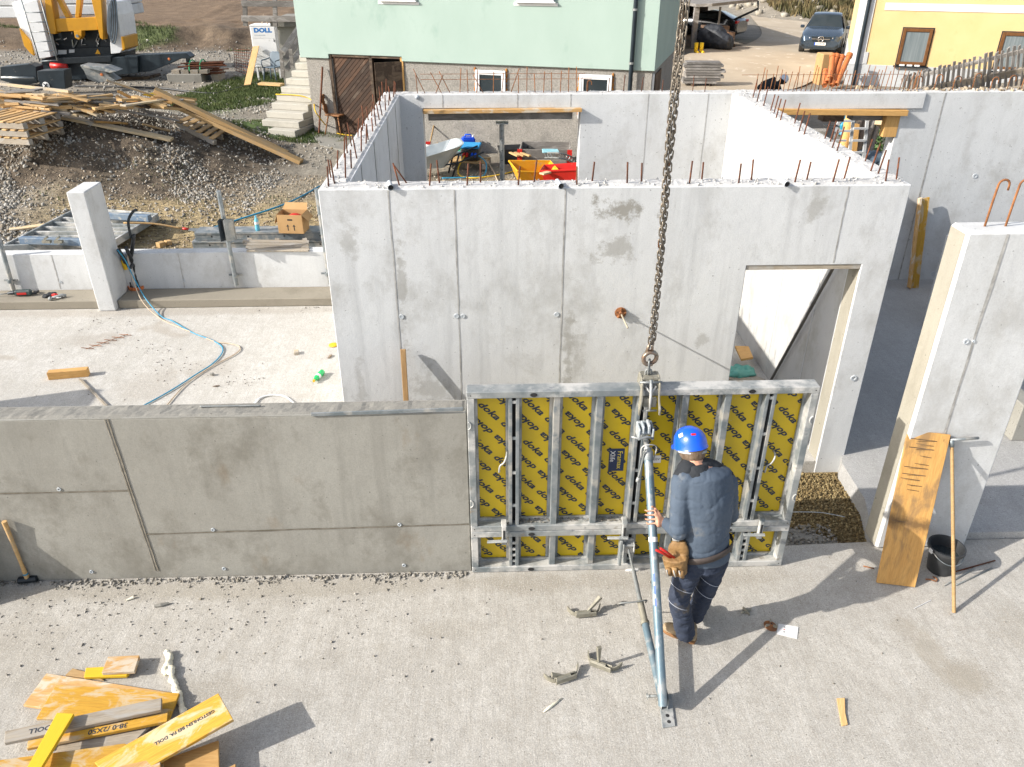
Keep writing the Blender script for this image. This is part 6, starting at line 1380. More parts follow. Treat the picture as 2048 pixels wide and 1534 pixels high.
hp((130, 193), (208, 191), .6, .58, .16, .07, 'wood_g', 'thick brown grey plank at the back centre of the heap')
hp((116, 223), (198, 226), .3, .28, .12, .05, 'wood', 'short yellowish beam at the heap front')
hp((120, 219), (200, 221), .36, .34, .2, .02, 'wood_grey', 'bluish grey board on the yellowish front beam')
hp((190, 243), (254, 247), .1, .08, .09, .04, 'wood_o', 'small orange batten lying on the wide pale plank')
hp((315, 190), (388, 199), .5, .4, .14, .05, 'wood', 'light plank at the back right of the heap')
hp((330, 203), (394, 208), .4, .35, .10, .04, 'wood_p', 'white plank end right of the light plank')
hp((262, 210), (370, 218), .5, .4, .16, .06, 'wood', 'yellow brown plank at the right of the heap')
used = set()
for i in range(115):
    cx = random.uniform(-20, 352) if i % 3 else random.uniform(-20, 200); cy = 186 + (cx / 360) * 14 + random.uniform(0, 42) * (1 if cx > 60 else .5); cy = min(cy, 240 - .12 * cx) if cx > 60 else cy; h = max(.08, .66 - (cy - 184) / 62 * .45) + random.uniform(-.03, .12)
    L = random.uniform(28, 85); an = R(random.gauss(7, 9)); dx = math.cos(an) * L; dy = math.sin(an) * L * .8
    mt = random.choice(['wood', 'wood', 'wood', 'wood_p', 'wood_g', 'wood_grey', 'wood_p', 'wood_o', 'wood_d' if random.random() < .3 else 'wood'])
    cn = {'wood': 'yellowish', 'wood_p': 'pale', 'wood_g': 'brownish', 'wood_grey': 'silvery', 'wood_o': 'orange', 'wood_d': 'dark'}[mt]; pn = ['left', 'middle', 'right'][min(2, max(0, int(cx // 120)))]
    wd_ = random.uniform(.08, .2); tk_ = random.uniform(.02, .06); ad = ('long ' if L > 66 else 'short ' if L < 46 else 'medium length ') + ('wide ' if wd_ > .15 else 'narrow ' if wd_ < .11 else '') + ('thick ' if tk_ > .045 else 'thin ' if tk_ < .03 else '')
    lev = 'top' if h > .5 else 'front foot' if h < .25 else 'middle'; lb_ = '%s%s board in the %s part of the heap near its %s' % (ad, cn, pn, lev)
    if lb_ in used: lb_ = lb_.replace(' board in', ' %s board in' % ('sloping' if an > R(9) else 'level' if an > R(2) else 'rising')).replace(' of the heap near its', ', heap')
    if lb_ in used: continue
    used.add(lb_); hp((cx - dx / 2, cy - dy / 2), (cx + dx / 2, cy + dy / 2), h + .02, h - .02, wd_, tk_, mt, lb_)
hp((309, 180), (574, 307), .75, .10, .22, .09, 'wood', 'upper of two long fresh beams sliding down from the heap', 'long fresh beams', cat='beam', nm='timber_beam')
hp((352, 211), (603, 324), .45, .04, .22, .08, 'wood', 'lower of two long fresh beams sliding down from the heap', 'long fresh beams', cat='beam', nm='timber_beam')
slab('yellow_foil', [Th(285, 190, .55), Th(325, 178, .6), Th(335, 184, .55), Th(312, 195, .52)], .02, M['fply_b'], label='crumpled yellow sheet among the boards of the heap', cat='sheet')
def pallet(c4, label, base=0, nm='pallet', n=6):
    "c4: deck corners; slats run from edge 0-3 to edge 1-2"
    t = thing(nm, label, 'pallet', tuple(c4[3]), 0, 'wooden pallets by the timber heap'); up = (c4[1] - c4[0]).cross(c4[3] - c4[0]).normalized()
    if up.z < 0: up = -up
    for i in range(n): f_ = (i + .5) / n; plank('slat', c4[0].lerp(c4[3], f_) + up * .0, c4[1].lerp(c4[2], f_), (c4[3] - c4[0]).length / n * .62, .022, M['wood'], t, up)
    for j in range(3):
        g = (.05, .5, .95)[j]; plank('bearer', c4[0].lerp(c4[1], g) - up * .065, c4[3].lerp(c4[2], g) - up * .065, .09, .10, M['wood_g'], t, up)
    return t
q = Tp(58, 268).z + .04
z_ = q + .40; c4 = [P(15, 218, z=z_), P(118, 225, z=z_), P(45, 246, z=z_), P(-75, 240, z=z_)]
for i, l in enumerate(('top pallet of the stack at the left edge', 'middle pallet of the stack at the left edge', 'bottom pallet of the stack at the left edge')):
    s_ = V3((.03 * i, -.04 * i, -.135 * i)); pallet([c4[3] + s_, c4[0] + s_, c4[1] + s_, c4[2] + s_], l, n=7)
c4 = [Tp(*a) + V3((0, 0, .16)) for a in ((387, 243), (463, 274), (432, 297), (354, 258))]
c4 = [c4[1], c4[2], c4[3], c4[0]]; pallet(c4, 'single pallet lying tilted on the slope beside the long beams')

# ------------------------------------------------------------------ green house
HA = V3((-4.28, 19.7, 0)); HBv = V3((3.5, 17.14, 0)); HL = (HBv - HA).length; ex = (HBv - HA).normalized(); ey = V3((-ex.y, ex.x, 0)); th = math.atan2(ex.y, ex.x); GZ = .58
def hpt(px, py, yl):
    d = ray(px, py); t = (yl - (CAM - HA).dot(ey)) / d.dot(ey); q = CAM + d * t; return V3(((q - HA).dot(ex), yl, q.z))
HM = Matrix.Translation(HA) @ Matrix.Rotation(th, 4, 'Z')
house = thing('green_house', 'pale green rendered house with a grey roughcast plinth and brown cellar door', 'house', tuple(HA), th)
def loc(mb, name, mt, par=None, **k):                # mb in house coordinates
    k.setdefault('local', True); return mb.obj(name, M[mt] if isinstance(mt, str) else mt, par or house, **k)
HD = 4.3; zb = 2.47; dxa = hpt(657, 112, .0).x; dxb = hpt(803, 114, .0).x
mb = MB(); zn = hpt(700, 110, 0).z
mb.prism([(0, 0, zb), (dxa, 0, zb), (dxa, 0, zn), (dxb, 0, zn), (dxb, 0, zb), (HL, 0, zb), (HL, 0, 5.4), (0, 0, 5.4)], (0, HD, 0)); loc(mb, 'wall', 'green', bev=.01)
pl0 = hpt(614, 130, .06).x
mb = MB(); mb.bb(pl0, dxa + .06, .06, HD - .06, .2, zb - .003); loc(mb, 'plinth', 'plinth'); mb = MB(); mb.bb(dxb + .0, HL - .06, .06, HD - .06, .2, zb - .003); loc(mb, 'plinth', 'plinth')
mb = MB(); mb.bb(dxa + .061, dxb - .001, .75, HD - .1, .2, zn - .01); loc(mb, 'cellar_dark_backing', 'jacket_d'); mb = MB(); mb.bb(dxa + .061, dxb, .1, .745, .2, GZ + .02); loc(mb, 'threshold', 'curb_top')  # black backing paints the darkness inside the cellar doorway
mb = MB(); mb.prism([(-.5, -.5, 5.4), (HL + .5, -.5, 5.4), (HL + .5, HD + .5, 5.4), (-.5, HD + .5, 5.4)], (0, 0, .15)); loc(mb, 'eaves', 'wood_d')
mb = MB(); mb.add([(-.5, -.5, 5.55), (HL + .5, -.5, 5.55), (HL + .5, HD + .5, 5.55), (-.5, HD + .5, 5.55), (-.3, HD / 2, 7.4), (HL + .3, HD / 2, 7.4)], [(3, 2, 1, 0), (0, 1, 5, 4), (2, 3, 4, 5), (1, 2, 5), (3, 0, 4)]); loc(mb, 'roof', 'brick')
# cellar door: diagonal boards clipped to the leaf
def clip(poly, x0, x1, z0, z1):
    for k_, lim, sg in ((0, x0, 1), (0, x1, -1), (1, z0, 1), (1, z1, -1)):
        out = []
        for i in range(len(poly)):
            a, b = poly[i], poly[(i + 1) % len(poly)]; ina = (a[k_] - lim) * sg >= 0; inb = (b[k_] - lim) * sg >= 0
            if ina: out.append(a)
            if ina != inb: s_ = (lim - a[k_]) / (b[k_] - a[k_]); out.append((a[0] + (b[0] - a[0]) * s_, a[1] + (b[1] - a[1]) * s_))
        poly = out
        if not poly: break
    return poly
def leaf(x0, x1, z0, z1, Mw, par, dirn=1):
    fr_ = MB(); 
    q_ = MB(); q_.bb(x0, x1, .012, .035, z0, z1); m_ = MB(); m_.add([Mw @ v for v in q_.v], q_.f); d_ = m_.obj('door', M['wood_d'], par, local=True)
    wd = .085; n_ = int((x1 - x0 + z1 - z0) / wd / 1.0) + 4
    for i in range(-2, n_):
        c_ = i * wd * 1.25; g = .006
        a0 = c_ + g; a1 = c_ + wd * 1.25 - g
        if dirn > 0: po = [(x0 - 3 + a0, z0 - 3), (x0 - 3 + a1, z0 - 3), (x0 + 3 + a1 , z0 + 3), (x0 + 3 + a0, z0 + 3)]; po = [(x - (z1 - z0), z) for x, z in po]
        else: po = [(x0 + 3 + a0, z0 - 3), (x0 + 3 + a1, z0 - 3), (x0 - 3 + a1, z0 + 3), (x0 - 3 + a0, z0 + 3)]
        po = clip(po, x0 + .01, x1 - .01, z0 + .01, z1 - .01)
        if len(po) < 3: continue
        k_ = MB(); k_.prism([(x, -.006, z) for x, z in po], (0, .017, 0)); k2 = MB(); k2.add([Mw @ v for v in k_.v], k_.f)
        b_ = k2.obj('plank', M['wood_door'], d_, local=True)
    return d_
M['wood_door'] = nmat('weathered_door_wood', (.09, .042, .02), (.055, .028, .015), 3, .75, 0, .3, 60, [((.24, .17, .12), 2.2, .55, .72)], rnd=.6)
lx0 = hpt(667, 130, .08).x; lx1 = hpt(741, 130, .08).x
leaf(lx0, lx1, GZ + .04, zn - .05, Matrix.Translation((0, .08, 0)), house, 1)
px1 = dxb - .04; ang_ = R(-38); wl = .62
Mw = Matrix.Translation((px1, .06, 0)) @ Matrix.Rotation(math.pi - ang_ * -1 if 0 else R(218), 4, 'Z')
leaf(0, wl, GZ + .04, zn - .1, Mw, house, -1)
for x_ in (lx0 - .05, lx1 + .03, dxb - .02): mb = MB(); mb.bb(x_ - .035, x_ + .035, .03, .12, GZ, zn - .005); loc(mb, 'door_post', 'wood_o' if x_ > dxb - .1 else 'wood_d')
mb = MB(); mb.bb(dxa + .07, dxb, .03, .12, zn - .05, zn - .003); loc(mb, 'door_lintel', 'wood_d')
def win(x0, x1, z0, z1, yl, par, tf=None, fm='whitep', gm='glass', foamy=True, fw=.06):
    T_ = tf or (lambda b: b)
    mb = MB(); mb.bb(x0, x1, yl - .03, yl - .012, z0, z1); fr_ = loc(mb, 'window', gm, par)
    for a in ((x0, x0 + fw, z0, z1), (x1 - fw, x1, z0, z1), (x0 + fw, x1 - fw, z1 - fw, z1), (x0 + fw, x1 - fw, z0, z0 + fw)):
        mb = MB(); mb.bb(a[0], a[1], yl - .06, yl - .005, a[2], a[3]); f_ = loc(mb, 'frame', fm, fr_, bev=.006)
    for a in ((x0 + fw, x0 + fw * 1.6, z0 + fw, z1 - fw), (x1 - fw * 1.6, x1 - fw, z0 + fw, z1 - fw), (x0 + fw * 1.6, x1 - fw * 1.6, z1 - fw * 1.6, z1 - fw)):
        mb = MB(); mb.bb(a[0], a[1], yl - .05, yl - .02, a[2], a[3]); loc(mb, 'sash', fm, fr_)
    if foamy:
        for s_, xx in ((-1, x0), (1, x1)):
            mb = MB()
            for i in range(9): mb.ball((xx + s_ * .012, yl - .012, z0 + .1 + (z1 - z0 - .1) * i / 8), random.uniform(.012, .04), 1, (1, .7, 1.9))
            loc(mb, 'foam_seal', 'ofoam', fr_)
    return fr_
a = hpt(951, 131, .06); b = hpt(1012, 131, .06); win(a.x, b.x, 1.45, 2.36, .06, house)
a = hpt(1160, 139, .06); b = hpt(1226, 139, .06); win(a.x, b.x, 1.45, 2.36, .06, house)
for p0, p1 in (((756, 0), (838, 8)), ((1028, 0), (1116, 11))):
    a = hpt(*p0, 0); b = hpt(*p1, 0); zz = hpt(p0[0], p1[1], 0).z; win(a.x + .08, b.x - .08, zz + .06, zz + 1.3, -.002, house, foamy=False)
    mb = MB(); mb.bb(a.x, b.x, -.012, -.002, zz, zz + .06); loc(mb, 'window_surround', 'white'); mb = MB(); mb.bb(a.x + .04, b.x - .04, -.08, -.012, zz + .06, zz + .085); loc(mb, 'sill', 'whitep')
mb = MB(); x_ = hpt(1268, 60, -.06).x; mb.tube([(x_, -.07, 5.3), (x_, -.07, 1.9), (x_ - .02, -.02, 1.7), (x_ - .02, -.02, GZ)], .045, 10); loc(mb, 'drainpipe', 'navy_steel', smooth=2)
for zz in (3.6, 2.6): mb = MB(); mb.tube([(x_, -.07, zz), (x_, -.07, zz + .04)], .055, 10); mb.bb(x_ - .03, x_ + .03, -.07, 0.0, zz + .01, zz + .03); loc(mb, 'pipe_clip', 'galv_d')
mb = MB(); mb.bb(HL - .055, HL - .03, .5, 1.5, GZ, 2.35); loc(mb, 'side_door', 'wood_door'); mb = MB(); mb.bb(HL - .056, HL - .02, .1, .22, GZ, 2.4); loc(mb, 'side_door_frame', 'white')
# outside stair
stt = thing('outside_stair', 'pale concrete stair climbing along the left side of the green house', 'stair', tuple(HA), th)
le = [(535, 604, 256), (523, 597, 241), (532, 606, 226), (543, 616, 210), (553, 622, 195), (562, 626, 181), (572, 628, 166), (583, 630, 150), (591, 632, 136), (599, 634, 122)]
for i, (l_, r_, py_) in enumerate(le):
    z1_ = GZ + .2 + .15 * (i + 1); d_ = ray(l_, py_); tt_ = (z1_ - CAM.z) / d_.z; q = CAM + d_ * tt_
    y0_ = -.6 + .27 * i; 
    xl = hpt(l_, py_, y0_).x; xr = hpt(r_, py_, y0_).x; xr = min(xr, -.02)
    mb = MB(); mb.bb(xl, xr, y0_, 2.2 + .001 * i, z1_ - (.148 if i else .4), z1_); mb.obj('step', M['stair'], stt, local=True, bev=.012)
    if i == 4: YC = [HM @ V3((xl, y0_ - .01, z1_ + .01)), HM @ V3((xr, y0_ - .01, z1_ + .01))]
    if i == 7: o = plank('loose_board', HM @ V3((xl + .0, y0_ - .03, z1_ - .6)), HM @ V3((xl, y0_ - .03, z1_ - .6)) + ex * .9, .2, .04, M['wood'], label='thick board lying on the outside stair', cat='board') if 0 else None
q = P(565, 173, z=GZ + .98); plank('loose_board', HM @ V3(((HM.inverted() @ q).x - .25, -.6 + .27 * 5 + .12, GZ + .2 + .15 * 6 + .03)), HM @ V3(((HM.inverted() @ q).x + .4, -.6 + .27 * 5 + .1, GZ + .2 + .15 * 6 + .03)), .22, .05, M['wood'], label='thick board lying on a step of the outside stair', cat='board')
hose3('yellow_cable', [YC[0], YC[0].lerp(YC[1], .7), YC[1] + V3((.06, -.1, -.1)), P(632, 225, y=19.0), P(660, 259, z=GZ + .23), P(680, 268, z=GZ + .23), P(705, 271, z=GZ + .23)], .014, 'fply_b', 'yellow cable crossing the outside stair and dropping to the chair', 'cable')
# landing and railing behind the stair
ld = thing('landing', 'concrete landing with grey board railing left of the green house', 'landing', (-10, 29, GZ))
c0 = P(541, 52, y=27.5); c1_ = P(608, 52, y=27.5)
mb = MB(); mb.bb(c0.x, c1_.x + .5, 27.5, 30, c0.z - .02, c0.z + .18); mb.obj('deck', M['curb_top'], ld); mb = MB(); mb.bb(c0.x + .15, c1_.x + .5, 27.7, 29.9, GZ - .1, c0.z - .021); mb.obj('support_wall', M['wall_wet'], ld)
for y_, h_ in ((7, .17), (37, .17)): a = P(483, y_, y=27.3); b = P(600, y_ + 1, y=27.3); plank('rail_board', a, b, h_, .04, M['wood_grey'], ld, up=(0, -1, 0))
for px_ in (489, 549): a = P(px_, -20, y=27.36); b = P(px_ + 2, 52, y=27.36); mb = MB(); mb.bar(a, b, .12, .12, (0, 1, 0)); mb.obj('rail_post', M['wood_grey'], ld)
for (x0_, y0_, x1_, y1_) in ((566, 104, 600, 52), (568, 122, 602, 75), (572, 140, 602, 100)): plank('rail_board', P(x0_, y0_, y=24.3), P(x1_, y1_, y=25.6), .16, .04, M['wood_grey'], ld, up=(0, -1, 0))
for px_ in (566, 585): a = P(px_, 155 - (px_ - 566), y=24.4); b = P(px_ - 4, 98, y=24.4); mb = MB(); mb.bar(a, b, .10, .08, (0, 1, 0)); mb.obj('rail_post', M['wood_grey'], ld)
# site cabinet
cb_ = P(545, 138, z=GZ + .35); y_ = cb_.y; a = P(503, 135, y=y_); b = P(545, 137, y=y_); top = P(520, 52, y=y_).z; zc0 = a.z
cab = thing('site_cabinet', 'white site power cabinet with blue lettering on legs beside the stair', 'cabinet', (a.x, y_, T(a.x, y_)), 0)
wq = P(543, 100, y=y_).x - P(500, 100, y=y_).x
x0_ = P(500, 60, y=y_).x; x1_ = x0_ + wq + .12
mb = MB(); mb.bb(x0_, x1_, y_, y_ + .8, zc0, top); mb.obj('shell', M['whitep'], cab, bev=.015)
mb = MB(); mb.bb(x0_ - .01, x1_ + .01, y_ - .012, y_ + .8, top, top + .03); mb.obj('roof_plate', M['white'], cab)
mb = MB(); mb.bb(x0_ + .03, x1_ - .03, y_ - .012, y_ - .001, zc0 + .03, top - .4); dr = mb.obj('door', M['whitep'], cab, bev=.004)
mb = MB(); mb.bb(x0_ + .03, x1_ - .03, y_ - .012, y_ - .001, top - .385, top - .03); mb.obj('fascia', M['whitep'], cab, bev=.004)
mb = MB(); mb.bb(x1_ - .1, x1_ - .08, y_ - .03, y_ - .013, top - .5, top - .42); mb.obj('latch', M['blackm'], dr)
blu = nmat('sign_blue', (.01, .14, .42), (.01, .16, .45), bump=0)
put_text('lettering', 'DOLL', .19, Matrix.Translation(((x0_ + x1_) / 2, y_ - .014, top - .14)) @ Matrix.Rotation(R(90), 4, 'X') @ Matrix.Diagonal((1.25, 1, 1, 1)), blu, cab, offset=.012)
mb = MB(); mb.bb(x0_ + .12, x0_ + .5, y_ - .0145, y_ - .013, top - .31, top - .27); mb.obj('print_line', M['ring'], cab)
put_text('lettering', 'DOLL', .22, Matrix.Translation((x1_ + .002, y_ + .4, (zc0 + top) / 2 + .05)) @ Matrix.Rotation(R(90), 4, 'Z') @ Matrix.Rotation(R(90), 4, 'X') @ Matrix.Rotation(R(-90), 4, 'Z'), blu, cab, offset=.01)
for sx in (x0_ + .04, x1_ - .04):
    for sy in (y_ + .05, y_ + .75): mb = MB(); mb.bb(sx - .03, sx + .03, sy - .03, sy + .03, zc0 - .5, zc0); mb.obj('leg', M['whitep'], cab)
mb = MB(); mb.tube([((x0_ + x1_) / 2 - .1, y_ + .4, top + .03), ((x0_ + x1_) / 2, y_ + .4, top + .35), ((x0_ + x1_) / 2 + .1, y_ + .4, top + .03)], .02, 6); mb.obj('lifting_strap', M['tan_hose'], cab)
for sgn in (-1, 1): mb = MB(); mb.bar(((x1_ + .003), y_ + .4 - sgn * .18, top - .1), ((x1_ + .003), y_ + .4 + sgn * .18, top - .55), .02, .004, (1, 0, 0)); mb.obj('cross_mark', M['ring'], cab)
a = P(495, 170, z=GZ + .15); b = P(512, 93, y=y_ - .08); plank('leaning_plank', a, b, .22, .03, M['wood'], up=(0, -1, .2), label='bowed pale plank leaning on the site cabinet', cat='plank')
def garden_chair():
    c = P(548, 160, z=GZ + .1); t = thing('garden_chair', 'blue grey plastic armchair on the grass beside the cabinet', 'chair', tuple(c), R(-20)); mt = M['plast']
    mb = MB(); mb.box((0, 0, .42), (.45, .42, .03)); mb.obj('seat', mt, t, bev=.01, local=True)
    mb = MB(); mb.prism([(-.2, .2, .43), (.2, .2, .43), (.22, .27, .8), (.12, .28, .88), (-.12, .28, .88), (-.22, .27, .8)], (0, .02, .01)); mb.obj('backrest', mt, t, bev=.008, local=True)
    for sx in (-1, 1):
        for sy in (-1, 1): mb = MB(); mb.tube([(sx * .2, sy * .18, .42), (sx * .25, sy * .22, 0)], .022, 6); mb.obj('leg', mt, t, True, local=True)
        mb = MB(); mb.tube(rough_path([(sx * .23, -.2, .42), (sx * .27, -.2, .62), (sx * .27, .1, .65), (sx * .22, .25, .68)], 4), .02, 6); mb.obj('armrest', mt, t, True, local=True)
M['plast'] = nmat('blue_grey_plastic', (.08, .12, .16), (.1, .14, .18), 4, .5, bump=0)
garden_chair()
def wood_chair():
    c = P(676, 268, z=GZ + .2); t = thing('wooden_chair', 'brown wooden chair with a pierced backrest in front of the cellar door', 'chair', tuple(c), R(68)); mt = M['chairw']
    mb = MB(); mb.prism([(-.2, -.2, .44), (.2, -.2, .44), (.18, .2, .44), (-.18, .2, .44)], (0, 0, .03)); mb.obj('seat', mt, t, bev=.006, local=True)
    mb = MB(); n_ = 12; ou = []; inn = []
    prof = [(.0, .0), (.10, .0), (.15, .1), (.13, .2), (.19, .3), (.15, .4), (.05, .43), (-.05, .43), (-.15, .4), (-.19, .3), (-.13, .2), (-.15, .1), (-.10, .0)]
    ou = [(x, .2 + z * .15, .47 + z) for x, z in prof]; inn = [(x * .28, .2 + (.27 + (z - .2) * .28) * .15, .47 + .27 + (z - .2) * .3) for x, z in prof]; m_ = len(prof)
    fs_ = [(i, (i + 1) % m_, m_ + (i + 1) % m_, m_ + i) for i in range(m_)]; off = [V3(p) + V3((0, .025, 0)) for p in ou + inn]
    mb.add(ou + inn, fs_); mb.add(off, [f[::-1] for f in fs_]); mb.add(ou + off[:m_], [(i, m_ + i, m_ + (i + 1) % m_, (i + 1) % m_) for i in range(m_)]); mb.add(inn + off[m_:], [(i, (i + 1) % m_, m_ + (i + 1) % m_, m_ + i) for i in range(m_)]); mb.obj('backrest', mt, t, local=True)
    for sx in (-1, 1):
        for sy in (-1, 1): mb = MB(); mb.tube([(sx * .13, sy * .13, .44), (sx * .22, sy * .22, 0)], [.02, .014], 7); mb.obj('leg', mt, t, True, local=True)
M['chairw'] = wood('chair_wood', (.20, .085, .03), (.28, .13, .05)); wood_chair()
plank('iron_rod', HM @ hpt(638, 266, -.35), HM @ hpt(645, 134, -.02), .035, .035, M['rust'], label='tall thin dark rod leaning on the roughcast plinth', cat='rod')
mb = MB(); c = P(652, 262, z=GZ + .2); mb.lathe([(.12, 0), (.14, .3), (.13, .3), (.11, .02), (.0001, .02)], c, 14); tag(mb.obj('black_bucket', M['black'], None, 2), 'small black bucket between the stair and the wooden chair', 'bucket')
wflat('paving', [tuple(P(a, b, z=GZ + .2).xy) for a, b in ((625, 268), (690, 258), (760, 275), (690, 300), (640, 290))], GZ - .1, GZ + .2, M['curb_top'])

# ------------------------------------------------------------------ yard behind the left opening
def Q(px, py, z=GZ): return P(px, py, z=z)
def lofted(t, nm, mt, bot, top_, th_=.02, floor=True):
    "open tub: bottom rectangle and rim rectangle (local), walls with thickness"
    mb = MB(); n_ = len(bot); ib = [V3(p) + V3((0, 0, th_)) - V3((V3(p).x * .06, V3(p).y * .06, 0)) for p in bot]; it = [V3(p) - V3((V3(p).x * .06, V3(p).y * .06, 0)) for p in top_]
    mb.add(list(bot) + list(top_), [tuple(range(n_))[::-1]] + [(i, (i + 1) % n_, n_ + (i + 1) % n_, n_ + i) for i in range(n_)])
    mb.add(ib + it, [tuple(range(n_))] + [(i, n_ + i, n_ + (i + 1) % n_, (i + 1) % n_) for i in range(n_)])
    mb.add(list(top_) + it, [(i, (i + 1) % n_, n_ + (i + 1) % n_, n_ + i) for i in range(n_)])
    return mb.obj(nm, M[mt] if isinstance(mt, str) else mt, t, local=True)
def rr_(w_, d_, z, c_=.25, n_=5, ox=0, oz=0):
    out = []
    for sx, sy, a0 in ((1, 1, 0), (-1, 1, 90), (-1, -1, 180), (1, -1, 270)):
        r_ = c_ * min(w_, d_)
        for i in range(n_): a = R(a0 + 90 * i / (n_ - 1)); out.append((ox + sx * (w_ / 2 - r_) + r_ * math.cos(a), sy * (d_ / 2 - r_) + r_ * math.sin(a), z + oz * ((sx * (w_ / 2 - r_) + r_ * math.cos(a)) / w_)))
    return out
c = Q(872, 352); wb = thing('wheelbarrow', 'grey steel wheelbarrow tub with black legs behind the left opening', 'wheelbarrow', tuple(c), R(12))
lofted(wb, 'tub', nmat('grey_zinc', (.33, .37, .39), (.42, .45, .46), 6, .5, .3), rr_(.55, .5, .22, .2, 5, -.1), rr_(1.05, .78, .56, .3, 5, .05, .25)); 
for sy in (-1, 1): mb = MB(); mb.tube([(.45, sy * .25, .45), (.3, sy * .22, .0)], .018, 6); mb.obj('leg', M['blackm'], wb, True, local=True); mb = MB(); mb.tube([(-.5, sy * .12, .2), (.4, sy * .28, .3), (.95, sy * .3, .5)], .018, 6); mb.obj('handle', M['blackm'], wb, True, local=True)
mb = MB(); mb.tube([(-.62, -.05, .2), (-.62, .05, .2)], .2, 16); mb.obj('wheel', M['tyre'], wb, 2, local=True)
c = Q(903, 318); hc_ = thing('hose_coil', 'coil of grey pipe with a green hose inside behind the wheelbarrow', 'hose coil', tuple(c))
for i in range(4): mb = MB(); mb.tube([(.42 * math.cos(a), .42 * math.sin(a), .04 + i * .06) for a in [k_ * .3 for k_ in range(21)]], .035, 7, closed=True); mb.obj('winding', M['plastg'], hc_, True, local=True) if 'plastg' in M else M.__setitem__('plastg', nmat('grey_blue_pipe', (.20, .27, .31), (.25, .31, .35), 4, .5, bump=0)) or mb.obj('winding', M['plastg'], hc_, True, local=True)
mb = MB(); mb.tube([((.28 - .01 * k_ / 4) * math.cos(k_ * .4), (.28) * math.sin(k_ * .4), .12 + .004 * k_) for k_ in range(40)], .02, 6); mb.obj('green_hose', nmat('green_hose', (.02, .25, .14), (.03, .3, .18), bump=0), hc_, True, local=True)
c = Q(937, 308); jc = thing('jerrycan', 'bright blue plastic canister on the ground against the plinth', 'canister', tuple(c), R(10))
mb = MB(); mb.box((0, 0, .19), (.30, .24, .38)); mb.obj('tank', M['blue'], jc, bev=.03, local=True, seg=2); mb = MB(); mb.tube([(-.08, 0, .37), (-.06, 0, .43), (.06, 0, .43), (.08, 0, .37)], .02, 6); mb.obj('handle', M['blue'], jc, True, local=True); mb = MB(); mb.tube([(.11, 0, .37), (.11, 0, .42)], .03, 10); mb.obj('cap', M['white'], jc, local=True)
cpb = Q(944, 338); c4 = [V3((cpb.x - .35, cpb.y + .5, GZ + .16)), V3((cpb.x + .40, cpb.y + .35, GZ + .16)), V3((cpb.x + .30, cpb.y - .25, GZ + .16)), V3((cpb.x - .5, cpb.y - .05, GZ + .16))]; pallet(c4, 'small light wooden pallet carrying the power distributor', nm='small_pallet', n=4)
pd = thing('power_distributor', 'black and blue rubber power distributor with coloured plugs on the small pallet', 'power distributor', (cpb.x - .02, cpb.y + .12, GZ + .175), R(-10))
mb = MB(); mb.box((0, 0, .13), (.38, .3, .26)); mb.obj('housing', M['black'], pd, bev=.03, local=True); mb = MB(); mb.box((0, 0, .29), (.42, .32, .05), Matrix.Rotation(.1, 3, 'X')); mb.obj('lid', nmat('cyan_lid', (.02, .24, .5), (.03, .28, .55), bump=0), pd, bev=.015, local=True)
for x_, m_ in ((-.12, 'red'), (-.05, 'red'), (.06, 'blue'), (.13, 'blue')): mb = MB(); mb.tube([(x_, -.14, .15), (x_, -.22, .12)], .03, 8); mb.obj('plug', M[m_], pd, local=True)
o_ = V3((cpb.x, cpb.y - .1, 0))
hose3('yellow_cable', [o_ + V3((-.15, 0, GZ + .3)), o_ + V3((-.28, -.25, GZ + .1)), o_ + V3((-.22, -.6, GZ + .03)), o_ + V3((.1, -.75, GZ + .03)), o_ + V3((.6, -.5, GZ + .03)), o_ + V3((.95, -.2, GZ + .03)), o_ + V3((1.4, 0, GZ + .03))], .014, 'fply_b', 'yellow cable looping from the distributor over the earth', 'cable')
hose3('blue_cable', [o_ + V3((.15, 0, GZ + .3)), o_ + V3((.3, -.2, GZ + .2)), o_ + V3((.25, -.55, GZ + .03)), o_ + V3((-.1, -.7, GZ + .03)), o_ + V3((-.6, -.75, GZ + .03))], .014, 'cyan', 'blue cable hanging from the distributor to the ground', 'cable')
hose3('white_cable', [o_ + V3((.3, .1, GZ + .2)), o_ + V3((.45, -.2, GZ + .03)), o_ + V3((.5, -.7, GZ + .03)), o_ + V3((.55, -1.2, GZ + .03))], .014, 'tan_hose', 'pale cable lying right of the distributor', 'cable')
c = Q(1013, 322); mt_ = thing('mortar_tub', 'black rectangular mortar tub with scraps behind the steel prop', 'tub', tuple(Q(1028, 325)), R(8)); lofted(mt_, 'tub', 'black', rr_(.5, .3, .0, .2), rr_(.7, .45, .34, .2))
for i in range(3): plank('scrap', Q(1020 + i * 10, 305, GZ + .34), Q(1036 + i * 12, 312, GZ + .36), .06, .03, M['wood'], mt_)
cr = thing('timber_crate', 'weathered timber crate with red corner posts behind the yellow container', 'crate', tuple(Q(1090, 330)), R(-6)); cw, cdp, chh = 1.05, .75, .42
for sy in (-1, 1):
    for i in range(2): plank('board', PM[cr.name] @ V3((-cw / 2, sy * cdp / 2, .12 + i * .2)), PM[cr.name] @ V3((cw / 2, sy * cdp / 2, .12 + i * .2)), .19, .03, M['wood_grey'], cr, up=(0, 1, 0))
